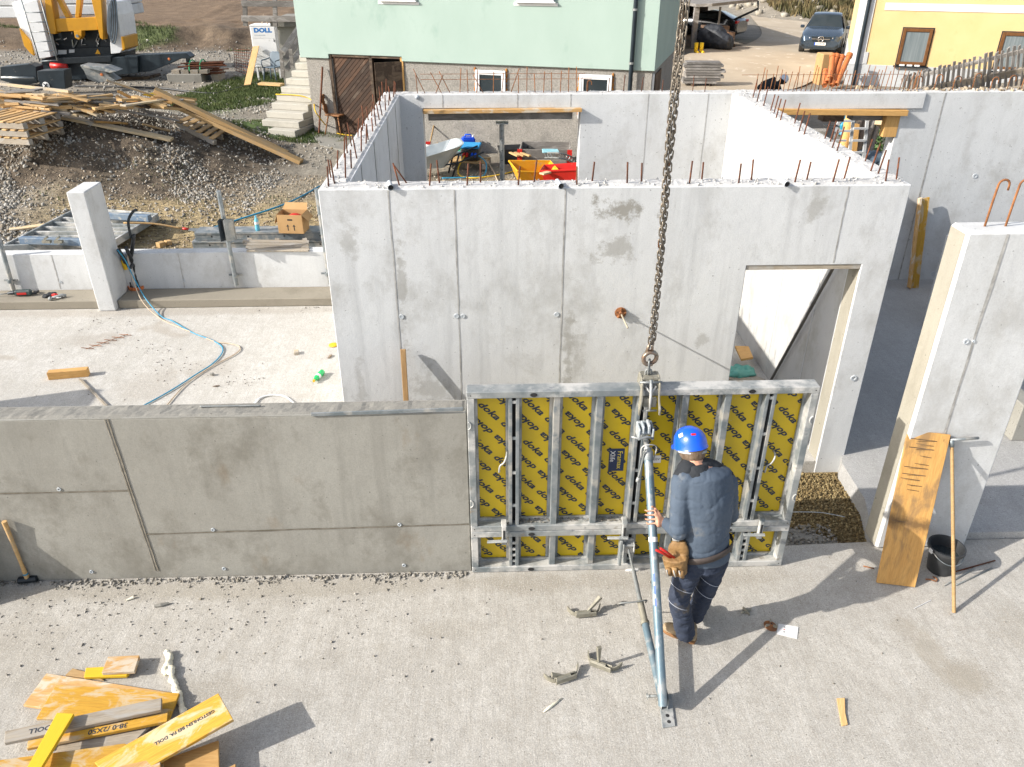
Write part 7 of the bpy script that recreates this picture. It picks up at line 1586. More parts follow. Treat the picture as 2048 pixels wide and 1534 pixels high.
for sx in (-1, 1):
    for i in range(2): plank('board', PM[cr.name] @ V3((sx * cw / 2, -cdp / 2, .12 + i * .2)), PM[cr.name] @ V3((sx * cw / 2, cdp / 2, .12 + i * .2)), .19, .03, M['wood_grey'], cr, up=(1, 0, 0))
    mb = MB(); mb.bb(sx * cw / 2 - .05, sx * cw / 2 + .05, -cdp / 2 - .05, -cdp / 2 - .016, 0, chh); mb.obj('corner_post', M['red'], cr, local=True)
mb = MB(); mb.box((0, 0, .02), (cw - .05, cdp - .05, .03)); mb.obj('floor', M['wood_d'], cr, local=True)
def skip(px, py, rz, w_, d_, h_, mt, label, ox=.0):
    c = Q(px, py); t = thing('skip_container', label, 'container', tuple(c), rz); lofted(t, 'bin', mt, [(-w_ * .33, -d_ * .4, .05), (w_ * .33, -d_ * .4, .05), (w_ * .33, d_ * .4, .05), (-w_ * .33, d_ * .4, .05)], [(-w_ / 2, -d_ / 2, h_), (w_ / 2, -d_ / 2, h_ * .8), (w_ / 2, d_ / 2, h_ * .95), (-w_ / 2, d_ / 2, h_ * 1.1)])
    tp = [(-w_ / 2, -d_ / 2, h_), (w_ / 2, -d_ / 2, h_ * .8), (w_ / 2, d_ / 2, h_ * .95), (-w_ / 2, d_ / 2, h_ * 1.1)]; mb = MB(); mb.tube(tp, .022, 6, closed=True); mb.obj('rim', M[mt], t, local=True); return t
skip(1068, 368, R(12), .86, .7, .36, 'yel', 'worn yellow steel container behind the left opening'); skip(1124, 374, R(170), .8, .7, .40, 'red', 'worn red steel container at the right side of the left opening')
bk = plank('sponge_board', Q(1083, 348, GZ + .38), Q(1098, 344, GZ + .38), .12, .03, M['wood_p'], label='pale float lying on the yellow container rim', cat='float')
rk = thing('snow_shovel', 'white shovel with a wooden handle leaning on the plinth', 'shovel', tuple(Q(862, 300)))
a = Q(857, 300, GZ + .2); b = P(872, 232, y=19.2); mb = MB(); mb.tube([a, b], .018, 7); mb.obj('handle', M['wood'], rk, True); mb = MB(); c = a; mb.box(c + V3((.03, -.03, -.02)), (.34, .03, .32), Matrix.Rotation(R(-20), 3, 'X')); mb.obj('blade', M['white'], rk, bev=.02); mb = MB(); mb.box(c + V3((.0, -.02, .16)), (.1, .05, .05)); mb.obj('clip', M['red'], rk)
plank('broom_handle', Q(875, 300), P(877, 232, y=19.15), .035, .035, M['wood'], label='upright wooden broom handle beside the white shovel', cat='broom handle')
mb = MB(); c = Q(1130, 312, GZ + .3)
lt = thing('lattice_girder', 'dark curved steel lattice strip lying behind the timber crate', 'lattice', tuple(Q(1125, 318)))
pts = rough_path([Q(1090, 306, GZ + .4), Q(1115, 306, GZ + .5), Q(1140, 312, GZ + .4), Q(1156, 325, GZ + .15)], 8)
mb = MB(); mb.tube(pts, .016, 6); mb.obj('chord', M['galv_d'], lt); mb = MB(); mb.tube([p - V3((0, 0, .1)) for p in pts], .016, 6); mb.obj('chord', M['galv_d'], lt)
mb = MB(); mb.tube([pts[i] - V3((0, 0, .1 * (i % 2))) for i in range(len(pts))], .01, 5); mb.obj('bracing', M['galv_d'], lt)
mb = MB(); c = Q(1085, 307, GZ + .42); mb.prism([c, c + V3((.35, .05, .0)), c + V3((.33, .2, .02)), c + V3((0, .18, .03))], (0, 0, .03)); tag(mb.obj('blue_bag', nmat('cyan_bag', (.15, .42, .5), (.3, .5, .55)), None, bev=.01), 'light blue plastic bag behind the timber crate', 'bag')

# ------------------------------------------------------------------ things behind the right opening
def pole(a, b, r_, mt, label, nm='timber_pole', g='poles leaning behind the right opening', cat='pole'):
    mb = MB(); n_ = 6; a = V3(a); b = V3(b); mb.tube([a.lerp(b, i / n_) + V3((random.uniform(-1, 1), 0, random.uniform(-1, 1))) * r_ * .15 for i in range(n_ + 1)], [r_ * (1 - .15 * i / n_) for i in range(n_ + 1)], 9); return tag(mb.obj(nm, M[mt], None, True), label, cat, g)
yo = 14.2
pole(P(1680, 330, y=yo - .4), P(1703, 225, y=yo), .10, 'bark_l' if 'bark_l' in M else 'wood_o', 'thick light brown log leaning behind the ladder')
for i, (a, b, m_) in enumerate((((1690, 345), (1722, 232), 'bark'), ((1702, 345), (1732, 236), 'bark'), ((1712, 345), (1748, 238), 'wood_grey'), ((1724, 345), (1742, 240), 'bark'), ((1728, 345), (1758, 238), 'wood_grey'))):
    pole(P(*a, y=yo - .3), P(*b, y=yo + .2 + i * .05), .055 + .01 * (i % 2), m_, ['bark covered pole just right of the ladder stile', 'second bark covered pole in the leaning bundle', 'grey peeled pole in the middle of the bundle', 'dark pole behind the grey ones', 'grey pole at the right of the bundle'][i])
plank('squared_timber', P(1704, 310, y=yo - .5), P(1710, 248, y=yo - .3), .13, .08, M['wood_o'], up=(0, -1, 0), label='orange squared timber leaning behind the ladder', cat='timber')
ldr = thing('step_ladder', 'aluminium step ladder standing behind the right opening', 'ladder', tuple(P(1700, 355, y=yo - 1)))
for (a, b) in (((1652, 300), (1690, 218)), ((1696, 330), (1709, 218)), ((1727, 318), (1735, 236)), ):
    mb = MB(); mb.bar(P(*a, y=yo - .9), P(*b, y=yo - .8), .05, .03, (0, 1, 0)); mb.obj('stile', M['alu'] if 'alu' in M else M['grey_l'], ldr)
for (a, b) in (((1680, 242), (1706, 242)), ((1665, 262), (1702, 262)), ((1658, 281), (1692, 281)), ((1707, 257), (1734, 257)), ((1704, 281), (1731, 281)), ((1700, 305), (1729, 305))):
    mb = MB(); mb.bar(P(*a, y=yo - .88), P(*b, y=yo - .88), .04, .03); mb.obj('rung', M['grey_l'], ldr)
hose3('blue_rope', [P(1694, 225, y=yo + .1), P(1688, 235, y=yo), P(1696, 242, y=yo), P(1684, 250, y=yo), P(1686, 262, y=yo), P(1681, 270, y=yo)], .035, 'cyan', 'turquoise rope hanging behind the ladder', 'rope')
for i, (a, b) in enumerate((((1757, 243), (1790, 262)), ((1764, 236), (1795, 250)))): plank('timber_end', P(*a, y=13.2), P(*b, y=14.4), .12, .10, M['wood_p'], label=['lower pale timber end beside the opening corner', 'upper pale timber end beside the opening corner'][i], cat='timber')
bs = thing('bush', 'dark green bush behind the right opening', 'bush', tuple(P(1750, 300, y=15.0)))
vs = []; fs = []; c = P(1752, 292, y=15.0)
for i in range(1500):
    p = c + V3((random.gauss(0, .30), random.gauss(0, .3), random.gauss(-.1, .28))); a = V3((random.uniform(-1, 1), random.uniform(-1, 1), random.uniform(-1, 1))).normalized() * .05; b = a.orthogonal().normalized() * .03; k_ = len(vs); vs += [p - a, p + b, p + a, p - b]; fs.append((k_, k_ + 1, k_ + 2, k_ + 3))
mb = MB(); mb.add(vs, fs); o = mb.obj('leaves', M['leaf'], bs)
mb = MB(); mb.tube([c + V3((0, 0, -.9)), c + V3((.05, 0, .1))], .03, 6); mb.obj('stem', M['bark'], bs)
mb = MB(); a = P(1690, 240, y=17.0); b = P(1800, 240, y=17.0); mb.bb(a.x - 1.6, b.x + 2.0, 17.0, 17.3, .3, P(1750, 262, y=17).z); tag(mb.obj('garden_wall', M['plinth'], None), 'low grey garden wall behind the ladder', 'wall')
sk = thing('dark_sack', 'dark grey sack on the ground under the ladder', 'sack', tuple(P(1740, 320, y=13.4))); mb = MB(); c = P(1738, 322, y=13.5); mb.ball(c, .28, 2, (1.4, .8, .7)); mb.ball(c + V3((-.35, 0, -.05)), .22, 2, (1.4, .8, .6)); organic('sack', mb, .03, M['jacket_d'] if 0 else M['plast'], sk, 2, (.03, 6))

# ------------------------------------------------------------------ yellow house
YA = P(1690, 168, z=.6); YBp = P(2048, 186, z=.6); yex = (YBp - YA); yex.z = 0; yex.normalize(); yey = V3((-yex.y, yex.x, 0)); yth = math.atan2(yex.y, yex.x)
YO = V3((YA.x, YA.y, 0)); yh = thing('yellow_house', 'yellow rendered house with brown windows and white bands at the upper right', 'house', tuple(YO), yth)
def ypt(px, py, yl=0):
    d = ray(px, py); t = (yl - (CAM - YO).dot(yey)) / d.dot(yey); q = CAM + d * t; return V3(((q - YO).dot(yex), yl, q.z))
YW = 13.0; mb = MB(); mb.bb(0, YW, 0, 9, .95, 6.2); mb.obj('wall', M['yellow'], yh, local=True, bev=.01)
zpl = .6 + .42; mb = MB(); mb.bb(-.03, YW, -.03, 9, .2, 1.25); mb.obj('plinth', M['grey_l'], yh, local=True, bev=.01)
mb = MB(); mb.bb(-.012, .44, -.034, .6, 1.252, 6.2); mb.obj('corner_pilaster', M['white'], yh, local=True, bev=.005)
z0_ = ypt(1900, 23).z; z1_ = ypt(1900, 8).z; mb = MB(); mb.bb(.75, YW, -.02, -.001, z0_, z1_); mb.obj('white_band', M['white'], yh, local=True)
mb = MB(); mb.bb(-.5, YW + .5, -.6, 9.6, 6.2, 6.4); mb.obj('eaves', M['wood_d'], yh, local=True); mb = MB(); mb.add([(-.5, -.6, 6.4), (YW + .5, -.6, 6.4), (YW + .5, 9.6, 6.4), (-.5, 9.6, 6.4), (0, 4.5, 8.4), (YW, 4.5, 8.4)], [(0, 1, 5, 4), (2, 3, 4, 5), (1, 2, 5), (3, 0, 4)]); mb.obj('roof', M['brick'], yh, local=True)
a = ypt(1697, 150); mb = MB(); x_ = ypt(1709, 150).x; mb.tube([(x_, -.09, 6.1), (x_, -.09, .5)], .065, 10); mb.obj('drainpipe', M['navy_steel'], yh, 2, local=True)
a = ypt(1713, 103); b = ypt(1733, 128); mb = MB(); mb.bb(a.x, b.x, -.03, -.001, b.z, a.z); mb.obj('meter_box', M['grey_l'], yh, local=True, bev=.01)
def ywin(x0, x1, z0, z1):
    mb = MB(); mb.bb(x0 - .03, x1 + .03, -.012, -.001, z0 - .03, z1 + .03); f0 = mb.obj('window', M['jacket_d'], yh, local=True); fw = .10
    mb = MB(); mb.bb(x0 + fw, x1 - fw, -.03, -.013, z0 + fw, z1 - fw); mb.obj('pane', M['glass_c'], f0, local=True)
    for a in ((x0, x0 + fw, z0, z1), (x1 - fw, x1, z0, z1), (x0 + fw, x1 - fw, z1 - fw, z1), (x0 + fw, x1 - fw, z0, z0 + fw)): mb = MB(); mb.bb(a[0], a[1], -.06, -.013, a[2], a[3]); mb.obj('frame', M['brownf'], f0, local=True, bev=.01)
    mb = MB(); mb.bb(x0 - .08, x1 + .08, -.16, -.0, z0 - .06, z0 - .025); mb.obj('sill', M['blackm'], f0, local=True)
    for i in range(3): mb = MB(); xa = x0 + .1 + i * (x1 - x0 - .2) / 3; mb.bb(xa, xa + (x1 - x0) / 3 - .14, -.14, -.065, z0 - .024, z0 + .02); mb.obj('sill_brick', M['white'], f0, local=True)
a = ypt(1808, 56); b = ypt(1797, 129); c = ypt(1863, 58); ywin((a.x + b.x) / 2 - .04, (c.x + ypt(1850, 129).x) / 2 + .04, b.z, a.z)
a = ypt(2005, 64); b = ypt(1986, 139); ywin((a.x + b.x) / 2, (a.x + b.x) / 2 + 1.5, b.z, a.z)

# ------------------------------------------------------------------ picket fence on the ramp
fn = thing('picket_fence', 'old grey picket fence climbing to the right in front of the yellow house', 'fence', (14, 24, .6))
def fpt(px, py): 
    f_ = (px - 1800) / 260; return P(px, py, y=24.5 - 3.0 * f_)
u0, u1 = (1805, 161), (2075, 96); l0, l1 = (1800, 190), (2075, 138)
for i in range(3):
    g0, g1 = i / 3, (i + 1) / 3; L_ = lambda A_, B_, g: fpt(A_[0] + (B_[0] - A_[0]) * g, A_[1] + (B_[1] - A_[1]) * g)
    plank('rail', L_(u0, u1, g0) + V3((0, .06, 0)), L_(u0, u1, g1) + V3((0, .06, 0)), .11, .05, M['wood_grey'], fn, up=(0, -1, 0)); plank('rail', L_(l0, l1, g0) + V3((0, .08, 0)), L_(l0, l1, g1) + V3((0, .08, 0)), .20, .10, M['wood_g'], fn, up=(0, -1, 0))
px_ = 1808
while px_ < 2075:
    g = (px_ - 1805) / 270; yu = 161 - 65 * g; yl_ = 190 - 52 * g; tp = fpt(px_ + 3, yu - random.uniform(7, 12) - g * 6); bt = fpt(px_ - 4, yl_ + 14 + g * 14)
    plank('picket', bt, tp, random.uniform(.065, .10), .03, M['wood_grey'], fn, up=(0, -1, 0)); px_ += random.uniform(8.5, 11) + g * 1.5
for px_, py_ in ((1958, 188), (1830, 200)): a = fpt(px_, py_); b = fpt(px_ + 6, py_ - 42); mb = MB(); mb.bar(a + V3((0, .15, 0)), b + V3((0, .15, 0)), .2, .16, (0, 1, 0)); mb.obj('post', M['wood_g'], fn)

# ------------------------------------------------------------------ orange pipes, crate, A frames
for i, (a, b) in enumerate((((1649, 165), (1651, 142)), ((1655, 158), (1674, 110)), ((1664, 165), (1684, 112)), ((1673, 163), (1700, 108)), ((1660, 150), (1666, 110)))):
    A_ = P(a[0], a[1] + 6, y=26.8); B_ = P(b[0], b[1], y=27.4); mb = MB(); r_ = .085; mb.tube([A_, A_.lerp(B_, .88), A_.lerp(B_, .89), B_], [r_, r_, r_ * 1.25, r_ * 1.25], 14, caps=False); mb.tube([A_.lerp(B_, .02), A_.lerp(B_, .03)], r_ * .99, 12)
    tag(mb.obj('drain_pipe', M['orange_pipe'], None, 2), ['short upright orange drain pipe at the left of the bundle', 'orange drain pipe crossing behind the bundle', 'orange drain pipe in the middle of the bundle', 'rightmost orange drain pipe touching the white house corner', 'thin orange drain pipe at the back of the bundle'][i], 'pipe', 'orange drain pipes leaning by the yellow house')
mb = MB(); a = P(1645, 170, y=28); mb.bb(a.x - .15, a.x + .35, 28.0, 28.6, .5, 1.55); tag(mb.obj('carton_stack', M['card'], None, bev=.02), 'large brown carton behind the orange pipes', 'box')
af = 0
for px_ in (1716, 1742):
    t = thing('trestle', ['left small wooden trestle behind the right lintel', 'right small wooden trestle behind the right lintel'][af], 'trestle', tuple(P(px_, 188, y=13.5)), 0, 'small wooden trestles'); af += 1
    for a, b in (((px_ - 8, 196), (px_ + 1, 172)), ((px_ + 9, 196), (px_ + 1, 172))): plank('leg', P(*a, y=13.4), P(*b, y=13.5), .06, .03, M['wood_p'], t, up=(0, -1, 0))
    plank('cross_piece', P(px_ - 5, 187, y=13.38), P(px_ + 7, 187, y=13.38), .04, .03, M['wood_p'], t, up=(0, -1, 0))
# grey plank stack near the house corner, brick pallet, boots
stk = P(1398, 171, z=.6)
for i in range(8):
    a = stk + V3((-.55 + random.uniform(-.1, .05), 0, .14 + i * .085)); b = a + V3((1.25 + random.uniform(-.15, .1), -.12, 0)); plank('stacked_plank', a, b, .5, .07, M['wood_grey'], label='grey plank number %s from the bottom in the stack by the house corner' % ['one', 'two', 'three', 'four', 'five', 'six', 'seven', 'eight'][i] , cat='plank', group='grey planks stacked by the house corner')
for i in range(2): plank('stack_bearer', stk + V3((-.3 + i * .6, -.35, .05)), stk + V3((-.3 + i * .6, .35, .05)), .09, .09, M['wood_d'], label=['left bearer under the grey plank stack', 'right bearer under the grey plank stack'][i], cat='bearer')
bp_ = P(1432, 92, z=.6); t = thing('brick_pallet', 'pallet stacked with clay bricks in front of the carport', 'bricks', tuple(bp_))
mb = MB(); mb.bb(bp_.x - .8, bp_.x + .8, bp_.y - .4, bp_.y + .4, .6, .72); mb.obj('pallet_deck', M['wood_d'], t)
for i in range(5):
    for j in range(3):
        if j == 2 and i > 3: continue
        mb = MB(); mb.bb(bp_.x - .75 + i * .3, bp_.x - .47 + i * .3, bp_.y - .38, bp_.y + .3, .72 + j * .26, .97 + j * .26); mb.obj('brick', M['brick'], t, bev=.01)
bo = P(1391, 106, z=.6)
for s in (0, 1):
    mb = MB(); x_ = bo.x + s * .24; mb.tube([(x_, bo.y, .6 + .04), (x_, bo.y, .6 + .42)], [.08, .09], 10); mb.tube([(x_, bo.y, .66), (x_ + .05, bo.y - .22, .64)], [.075, .06], 10); tag(mb.obj('rubber_boot', nmat('yellow_rubber', (.75, .5, .01), (.7, .45, .01), bump=0), None, True), ['left yellow rubber boot by the carport', 'right yellow rubber boot by the carport'][s], 'boot', 'yellow rubber boots')

# ------------------------------------------------------------------ carport and cars
cp = thing('carport', 'dark timber carport with a grey roof behind the green house', 'carport', (9, 42, .6))
c0 = P(1385, 95, z=.6); yb = 40.0
a = P(1392, 14, y=38.6); b = P(1516, 3, y=39.8); 
mb = MB(); mb.prism([a, P(1424, 13, y=38.4), b, V3((b.x, 50, b.z)), V3((a.x - 1.2, 50, a.z))], (0, 0, .12)); mb.obj('roof', M['wood_grey'], cp)
mb = MB(); mb.bb(a.x - 1.2, b.x - .5, 48.8, 49, .5, a.z); mb.obj('back_wall', M['wood_d'], cp); mb = MB(); mb.bb(a.x - 1.2, a.x - 1.0, 36.5, 48.8, .5, a.z); mb.obj('shade_side_wall', M['wood_d'], cp)  # dark back wall and lengthened side wall added to shade the carport interior
mb = MB(); mb.bb(b.x - 1.2, b.x - .8, 45.5, 48.7, .5, b.z - .02); mb.obj('end_wall', M['wood_d'], cp)
for px_, w_ in ((1386, .22), (1432, .08)): p_ = P(px_, 90, y=39); mb = MB(); mb.bb(p_.x - w_ / 2, p_.x + w_ / 2, 39 - w_ / 2, 39 + w_ / 2, .5, a.z - .02); mb.obj('post', M['wood_grey'], cp)
mb = MB(); mb.tube([b + V3((0, 0, .02)), b + V3((.05, 0, -.3)), b + V3((-.9, .2, -.75))], .05, 8); mb.obj('gutter_pipe', M['blackm'], cp, True)
def car(loc_, rz, label, paint, suv=True, L=4.7, W=2.0, H=1.74):
    t = thing('parked_car', label, 'car', loc_, rz)         # local: nose towards -Y
    st_ = [(-L / 2, .78, .36, .62, .66, .70), (-L / 2 + .10, .86, .24, .78, .86, .76), (-L / 2 + .5, .94, .22, .90, 1.00, .82), (-L / 2 + 1.25, .97, .22, .98, 1.13, .84), (-L / 2 + 1.5, .97, .22, 1.0, 1.16, .82), (-L / 2 + 2.1, .975, .22, 1.02, H - .1, .66), (-L / 2 + 2.7, .975, .22, 1.03, H, .64), (L / 2 - 1.3, .97, .22, 1.05, H - .06, .62), (L / 2 - .45, .95, .24, 1.08, H - .36, .60), (L / 2 - .12, .90, .3, 1.0, 1.12, .66), (L / 2, .82, .42, .85, .98, .66)]
    mb = MB(); vs = []; 
    for y, w_, z0, zb_, zt_, wt in st_:
        w_ *= W / 1.95; wt *= W / 1.95
        ring = [(w_ * .8, z0), (w_, z0 + .12), (w_ * 1.0, (z0 + zb_) / 2 + .05), (w_ * .97, zb_), (wt, zt_ - .03), (wt * .8, zt_), (0, zt_ + .015)]
        full = ring + [(-x, z) for x, z in ring[-2::-1]]; vs += [(x, y, z) for x, z in full]
    n_ = 13; m_ = len(st_); fs = [(i * n_ + k_, i * n_ + k_ + 1, (i + 1) * n_ + k_ + 1, (i + 1) * n_ + k_) for i in range(m_ - 1) for k_ in range(n_ - 1)] + [(i * n_ + n_ - 1, i * n_, (i + 1) * n_, (i + 1) * n_ + n_ - 1) for i in range(m_ - 1)] + [tuple(range(n_)), tuple(range((m_ - 1) * n_, m_ * n_))[::-1]]
    mb.add(vs, [f[::-1] for f in fs]); mb.obj('body', M[paint], t, 2, local=True)
    y0, y1 = -L / 2 + 1.5, -L / 2 + 2.12; k_ = W / 1.95
    mb = MB(); mb.add([(-.80 * k_, y0 - .02, 1.10), (.80 * k_, y0 - .02, 1.10), (.63 * k_, y1 - .05, H - .12), (-.63 * k_, y1 - .05, H - .12), (0, y0 - .05, 1.12), (0, y1 - .07, H - .09)], [(0, 4, 5, 3), (4, 1, 2, 5)]); mb.v = [v + V3((0, -.03, .03)) for v in mb.v]; mb.obj('windscreen', M['glass'], t, local=True)
    mb = MB(); y2, y3 = L / 2 - .42, L / 2 - .14; mb.add([(-.6 * k_, y2 + .03, H - .40), (.6 * k_, y2 + .03, H - .40), (.66 * k_, y3 + .04, 1.15), (-.66 * k_, y3 + .04, 1.15)], [(3, 2, 1, 0)]); mb.v = [v + V3((0, .02, .03)) for v in mb.v]; mb.obj('rear_window', M['glass'], t, local=True)
    for s in (-1, 1):
        mb = MB(); mb.add([(s * .965 * k_, y0 + .1, 1.06), (s * .975 * k_, L / 2 - .75, 1.10), (s * .68 * k_, L / 2 - 1.2, H - .14), (s * .70 * k_, y1 + .05, H - .14)], [(0, 1, 2, 3) if s < 0 else (3, 2, 1, 0)]); mb.v = [v + V3((s * .02, 0, 0)) for v in mb.v]; mb.obj('side_window', M['glass'], t, local=True)
        mb = MB(); mb.box((s * 1.06 * k_, y0 + .35, 1.12), (.2, .1, .14)); mb.obj('mirror', M[paint], t, bev=.03, local=True)
        mb = MB(); mb.prism([(s * .5 * k_, -L / 2 + .09, .78), (s * .86 * k_, -L / 2 + .26, .84), (s * .87 * k_, -L / 2 + .26, .70), (s * .55 * k_, -L / 2 + .07, .68)], (0, -.05, .0)); mb.obj('headlight', M['chrome'], t, local=True)
        mb = MB(); mb.box((s * .72 * k_, L / 2 - .06, .96), (.42, .12, .15)); mb.obj('tail_lamp', M['redlamp'], t, bev=.02, local=True)
        mb = MB(); mb.box((s * .66 * k_, -L / 2 + .05, .44), (.36, .08, .14)); mb.obj('air_inlet', M['blackm'], t, bev=.02, local=True)
        for yy in (-L / 2 + .92, L / 2 - .95):
            mb = MB(); mb.tube([(s * .74 * k_, yy, .36), (s * .76 * k_, yy, .36), (s * .95 * k_, yy, .36), (s * .985 * k_, yy, .36)], [.33, .37, .37, .34], 20); wh = mb.obj('wheel', M['tyre'], t, 2, local=True)
            mb = MB(); mb.tube([(s * .986 * k_, yy, .36), (s * .992 * k_, yy, .36)], .24, 14); mb.obj('rim', M['galv_d'], wh, local=True)
    mb = MB(); mb.prism([(-.46, -L / 2 - .01, .82), (.46, -L / 2 - .01, .82), (.38, -L / 2 - .03, .60), (-.38, -L / 2 - .03, .60)], (0, .06, 0)); mb.obj('grille', M['blackm'], t, local=True)
    mb = MB(); mb.bb(-.42, .42, -L / 2 - .045, -L / 2 - .032, .70, .725); mb.obj('grille_bar', M['chrome'], t, local=True)
    mb = MB(); mb.bb(-.26, .26, -L / 2 - .05, -L / 2 - .035, .44, .56); pl_ = mb.obj('number_plate', M['white'], t, local=True)
    vs, fs = text_mesh('S 1078 ML', .10, offset=.002); mb = MB(); mb.add([V3((v.x + .02, -L / 2 - .052, .50 + v.y)) for v in vs], fs); mb.obj('plate_lettering', M['print'], pl_, local=True)
    mb = MB(); mb.bb(-.26, -.22, -L / 2 - .052, -L / 2 - .0505, .44, .56); mb.obj('plate_band', M['blue'], pl_, local=True); t.scale = (.88, .88, .88)
    if suv:
        mb = MB(); mb.tube([(.13 * math.cos(a), -L / 2 - .06, .71 + .13 * math.sin(a)) for a in [i * 6.2832 / 20 for i in range(20)]], .014, 6, closed=True); em = mb.obj('emblem', M['chrome'], t, True, local=True)
        for a in (90, 210, 330): mb = MB(); mb.bar((0, -L / 2 - .06, .71), (.13 * math.cos(R(a)), -L / 2 - .06, .71 + .13 * math.sin(R(a))), .03, .02, (0, 1, 0)); mb.obj('emblem_spoke', M['chrome'], em, local=True)
    return t
fl_ = P(1620, 110, z=.6); fr_2 = P(1694, 113, z=.6); cc = (fl_ + fr_2) / 2 + V3((.55, 2.2, 0)); cc.z = .6
car(tuple(cc), R(-25), 'dark grey car with a star emblem parked beside the yellow house', 'carpaint')
c2_ = P(1466, 84, z=.6); car((c2_.x - .9, c2_.y + 2.2, .6), R(-128), 'black estate car half under the carport roof with red tail lamp', 'carblk', False, 4.5, 1.8, 1.48)
cv = thing('covered_vehicle', 'low dark covered shape beside the black estate car', 'covered vehicle', tuple(P(1452, 90, z=.6))); c = P(1458, 84, z=1.0); M['tarp'] = nmat('dark_tarp', (.014, .017, .024), (.026, .03, .038), 5, .6, bump=.3, bs=5); mb = MB(); dv = V3((-.75, .65, 0)); mb.loft([(c + dv * s_ * .42 + V3((-.3, 1.0, h_ * .4 - .42)), .42 * w_, h_ * .4, (.65, .75, 0), dv) for s_, h_, w_ in ((-1.9, .5, .6), (-1.7, .8, .9), (-.9, .95, 1), (-.3, 1.3, .95), (1, 1.35, .95), (2, 1.1, .9))], 16); organic('cover', mb, .08, M['tarp'], cv, 3, (.06, 3))
# coloured bins and barrels at the far end of the road
for i, (px_, m_, l) in enumerate(((1513, 'plast', 'dark barrel at the far end of the road'), (1540, 'fply_b', 'yellow barrel at the far end of the road'), (1553, 'grey_l', 'grey barrel at the far end of the road'), (1575, 'leaf', 'green barrel at the far end of the road'), (1583, 'blue', 'blue barrel at the far end of the road'))):
    a = P(px_, 5, z=.65); mb = MB(); mb.lathe([(.3, 0), (.34, .3), (.34, .7), (.3, 1.0), (.0001, 1.0)], V3((a.x, a.y, .6)), 14); tag(mb.obj('barrel', M[m_], None, 2), l, 'barrel', 'barrels at the far end of the road')

# ------------------------------------------------------------------ crane
cr0 = P(140, 165, z=.6); cy = 29.6
crane = thing('mobile_crane', 'yellow and white self erecting crane base with dark outriggers', 'crane', (P(140, 160, y=cy).x, cy, .6))
def pp(name, pts, y, dep, mt, par=crane, bev=.012, **k):
    mb = MB(); mb.prism([P(a, b, y=y) for a, b in pts], (0, dep, 0)); return mb.obj(name, M[mt], par, bev=bev, **k)
pp('outrigger', [(250, 111), (372, 106), (381, 114), (379, 118), (362, 117), (332, 131), (300, 143), (250, 147)], cy, .5, 'navy_steel')
pp('outrigger_sleeve', [(215, 116), (275, 112), (276, 146), (215, 152)], cy - .15, .9, 'navy_steel')
pp('outrigger_foot', [(371, 116), (378, 116), (378, 136), (373, 136)], cy + .1, .15, 'navy_steel'); c = P(376, 140, y=cy + .15); mb = MB(); mb.lathe([(.28, 0), (.28, .05), (.12, .08), (.0001, .09)], c, 16); mb.obj('foot_plate', M['galv_d'], crane, 2)
c = P(338, 118, y=cy - .01); mb = MB(); mb.lathe([(.045, 0), (.0001, .01)], c, 10, MX); mb.obj('reflector', M['orange_pipe'], crane)
pp('chassis', [(75, 128), (225, 118), (232, 150), (160, 160), (80, 158)], cy, 1.6, 'navy_steel')
pp('slew_ring', [(82, 118), (222, 112), (222, 124), (84, 130)], cy - .2, 2.2, 'blackm')
pp('outrigger', [(0, 134), (58, 128), (72, 134), (74, 166), (40, 172), (0, 160)], cy - 1.2, .5, 'navy_steel'); pp('outrigger', [(74, 142), (128, 140), (131, 178), (84, 178), (76, 160)], cy - 3, .5, 'navy_steel')
pp('outrigger', [(160, 131), (205, 136), (218, 152), (232, 161), (196, 166), (175, 158), (168, 142)], cy - 2.4, .5, 'plast2' if 'plast2' in M else 'galv_d'); pp('outrigger_top', [(160, 130), (208, 134), (232, 143), (220, 146), (170, 136)], cy - 2.5, .6, 'galv')
c = P(203, 149, y=cy - 2.42); mb = MB(); mb.lathe([(.05, 0), (.0001, .01)], c, 10, MX); mb.obj('reflector', M['orange_pipe'], crane)
c = P(92, 171, y=cy - 3.02); mb = MB(); mb.lathe([(.11, 0), (.0001, .01)], c, 16, MX); mb.obj('round_mark', M['white'], crane); mb = MB(); mb.bar(c + V3((-.06, -.015, -.06)), c + V3((.06, -.015, .06)), .03, .005, (0, 1, 0)); mb.bar(c + V3((-.06, -.02, .06)), c + V3((.06, -.02, -.06)), .03, .005, (0, 1, 0)); mb.obj('round_mark_cross', M['blackm'], crane)
mb = MB(); mb.tube([P(3, 155, y=cy - 1.3), P(68, 156, y=cy - 1.3)], .04, 8); mb.obj('cylinder_rod', M['galv'], crane, True)
mb = MB(); mb.tube([P(102, 131, y=cy - .3), P(134, 134, y=cy - .3)], .1, 8); mb.obj('red_cylinder', M['red'], crane, True)
pp('engine_bay', [(95, 60), (218, 55), (222, 112), (112, 118)], cy + .4, 1.4, 'blackm')
pp('bay_sill', [(112, 98), (220, 93), (221, 110), (116, 116)], cy + .25, .14, 'blackm')
for i in range(16): a = P(random.uniform(110, 210), random.uniform(66, 92), y=cy + .35); mb = MB(); mb.tube([a, a + V3((random.uniform(-.2, .2), 0, random.uniform(-.3, .1)))], .02, 6); mb.obj('hydraulic_line', M['galv_d' if i % 3 else 'chrome'], crane)
pp('side_housing', [(42, 12), (48, 6), (68, 0), (74, 0), (102, 114), (80, 117), (74, 110)], cy - .3, .5, 'whitep'); pp('side_housing', [(23, 7), (30, 2), (46, -1), (68, 0), (48, 6), (42, 12), (74, 110), (70, 112), (57, 100), (47, 76)], cy + .15, 1.6, 'whitep')
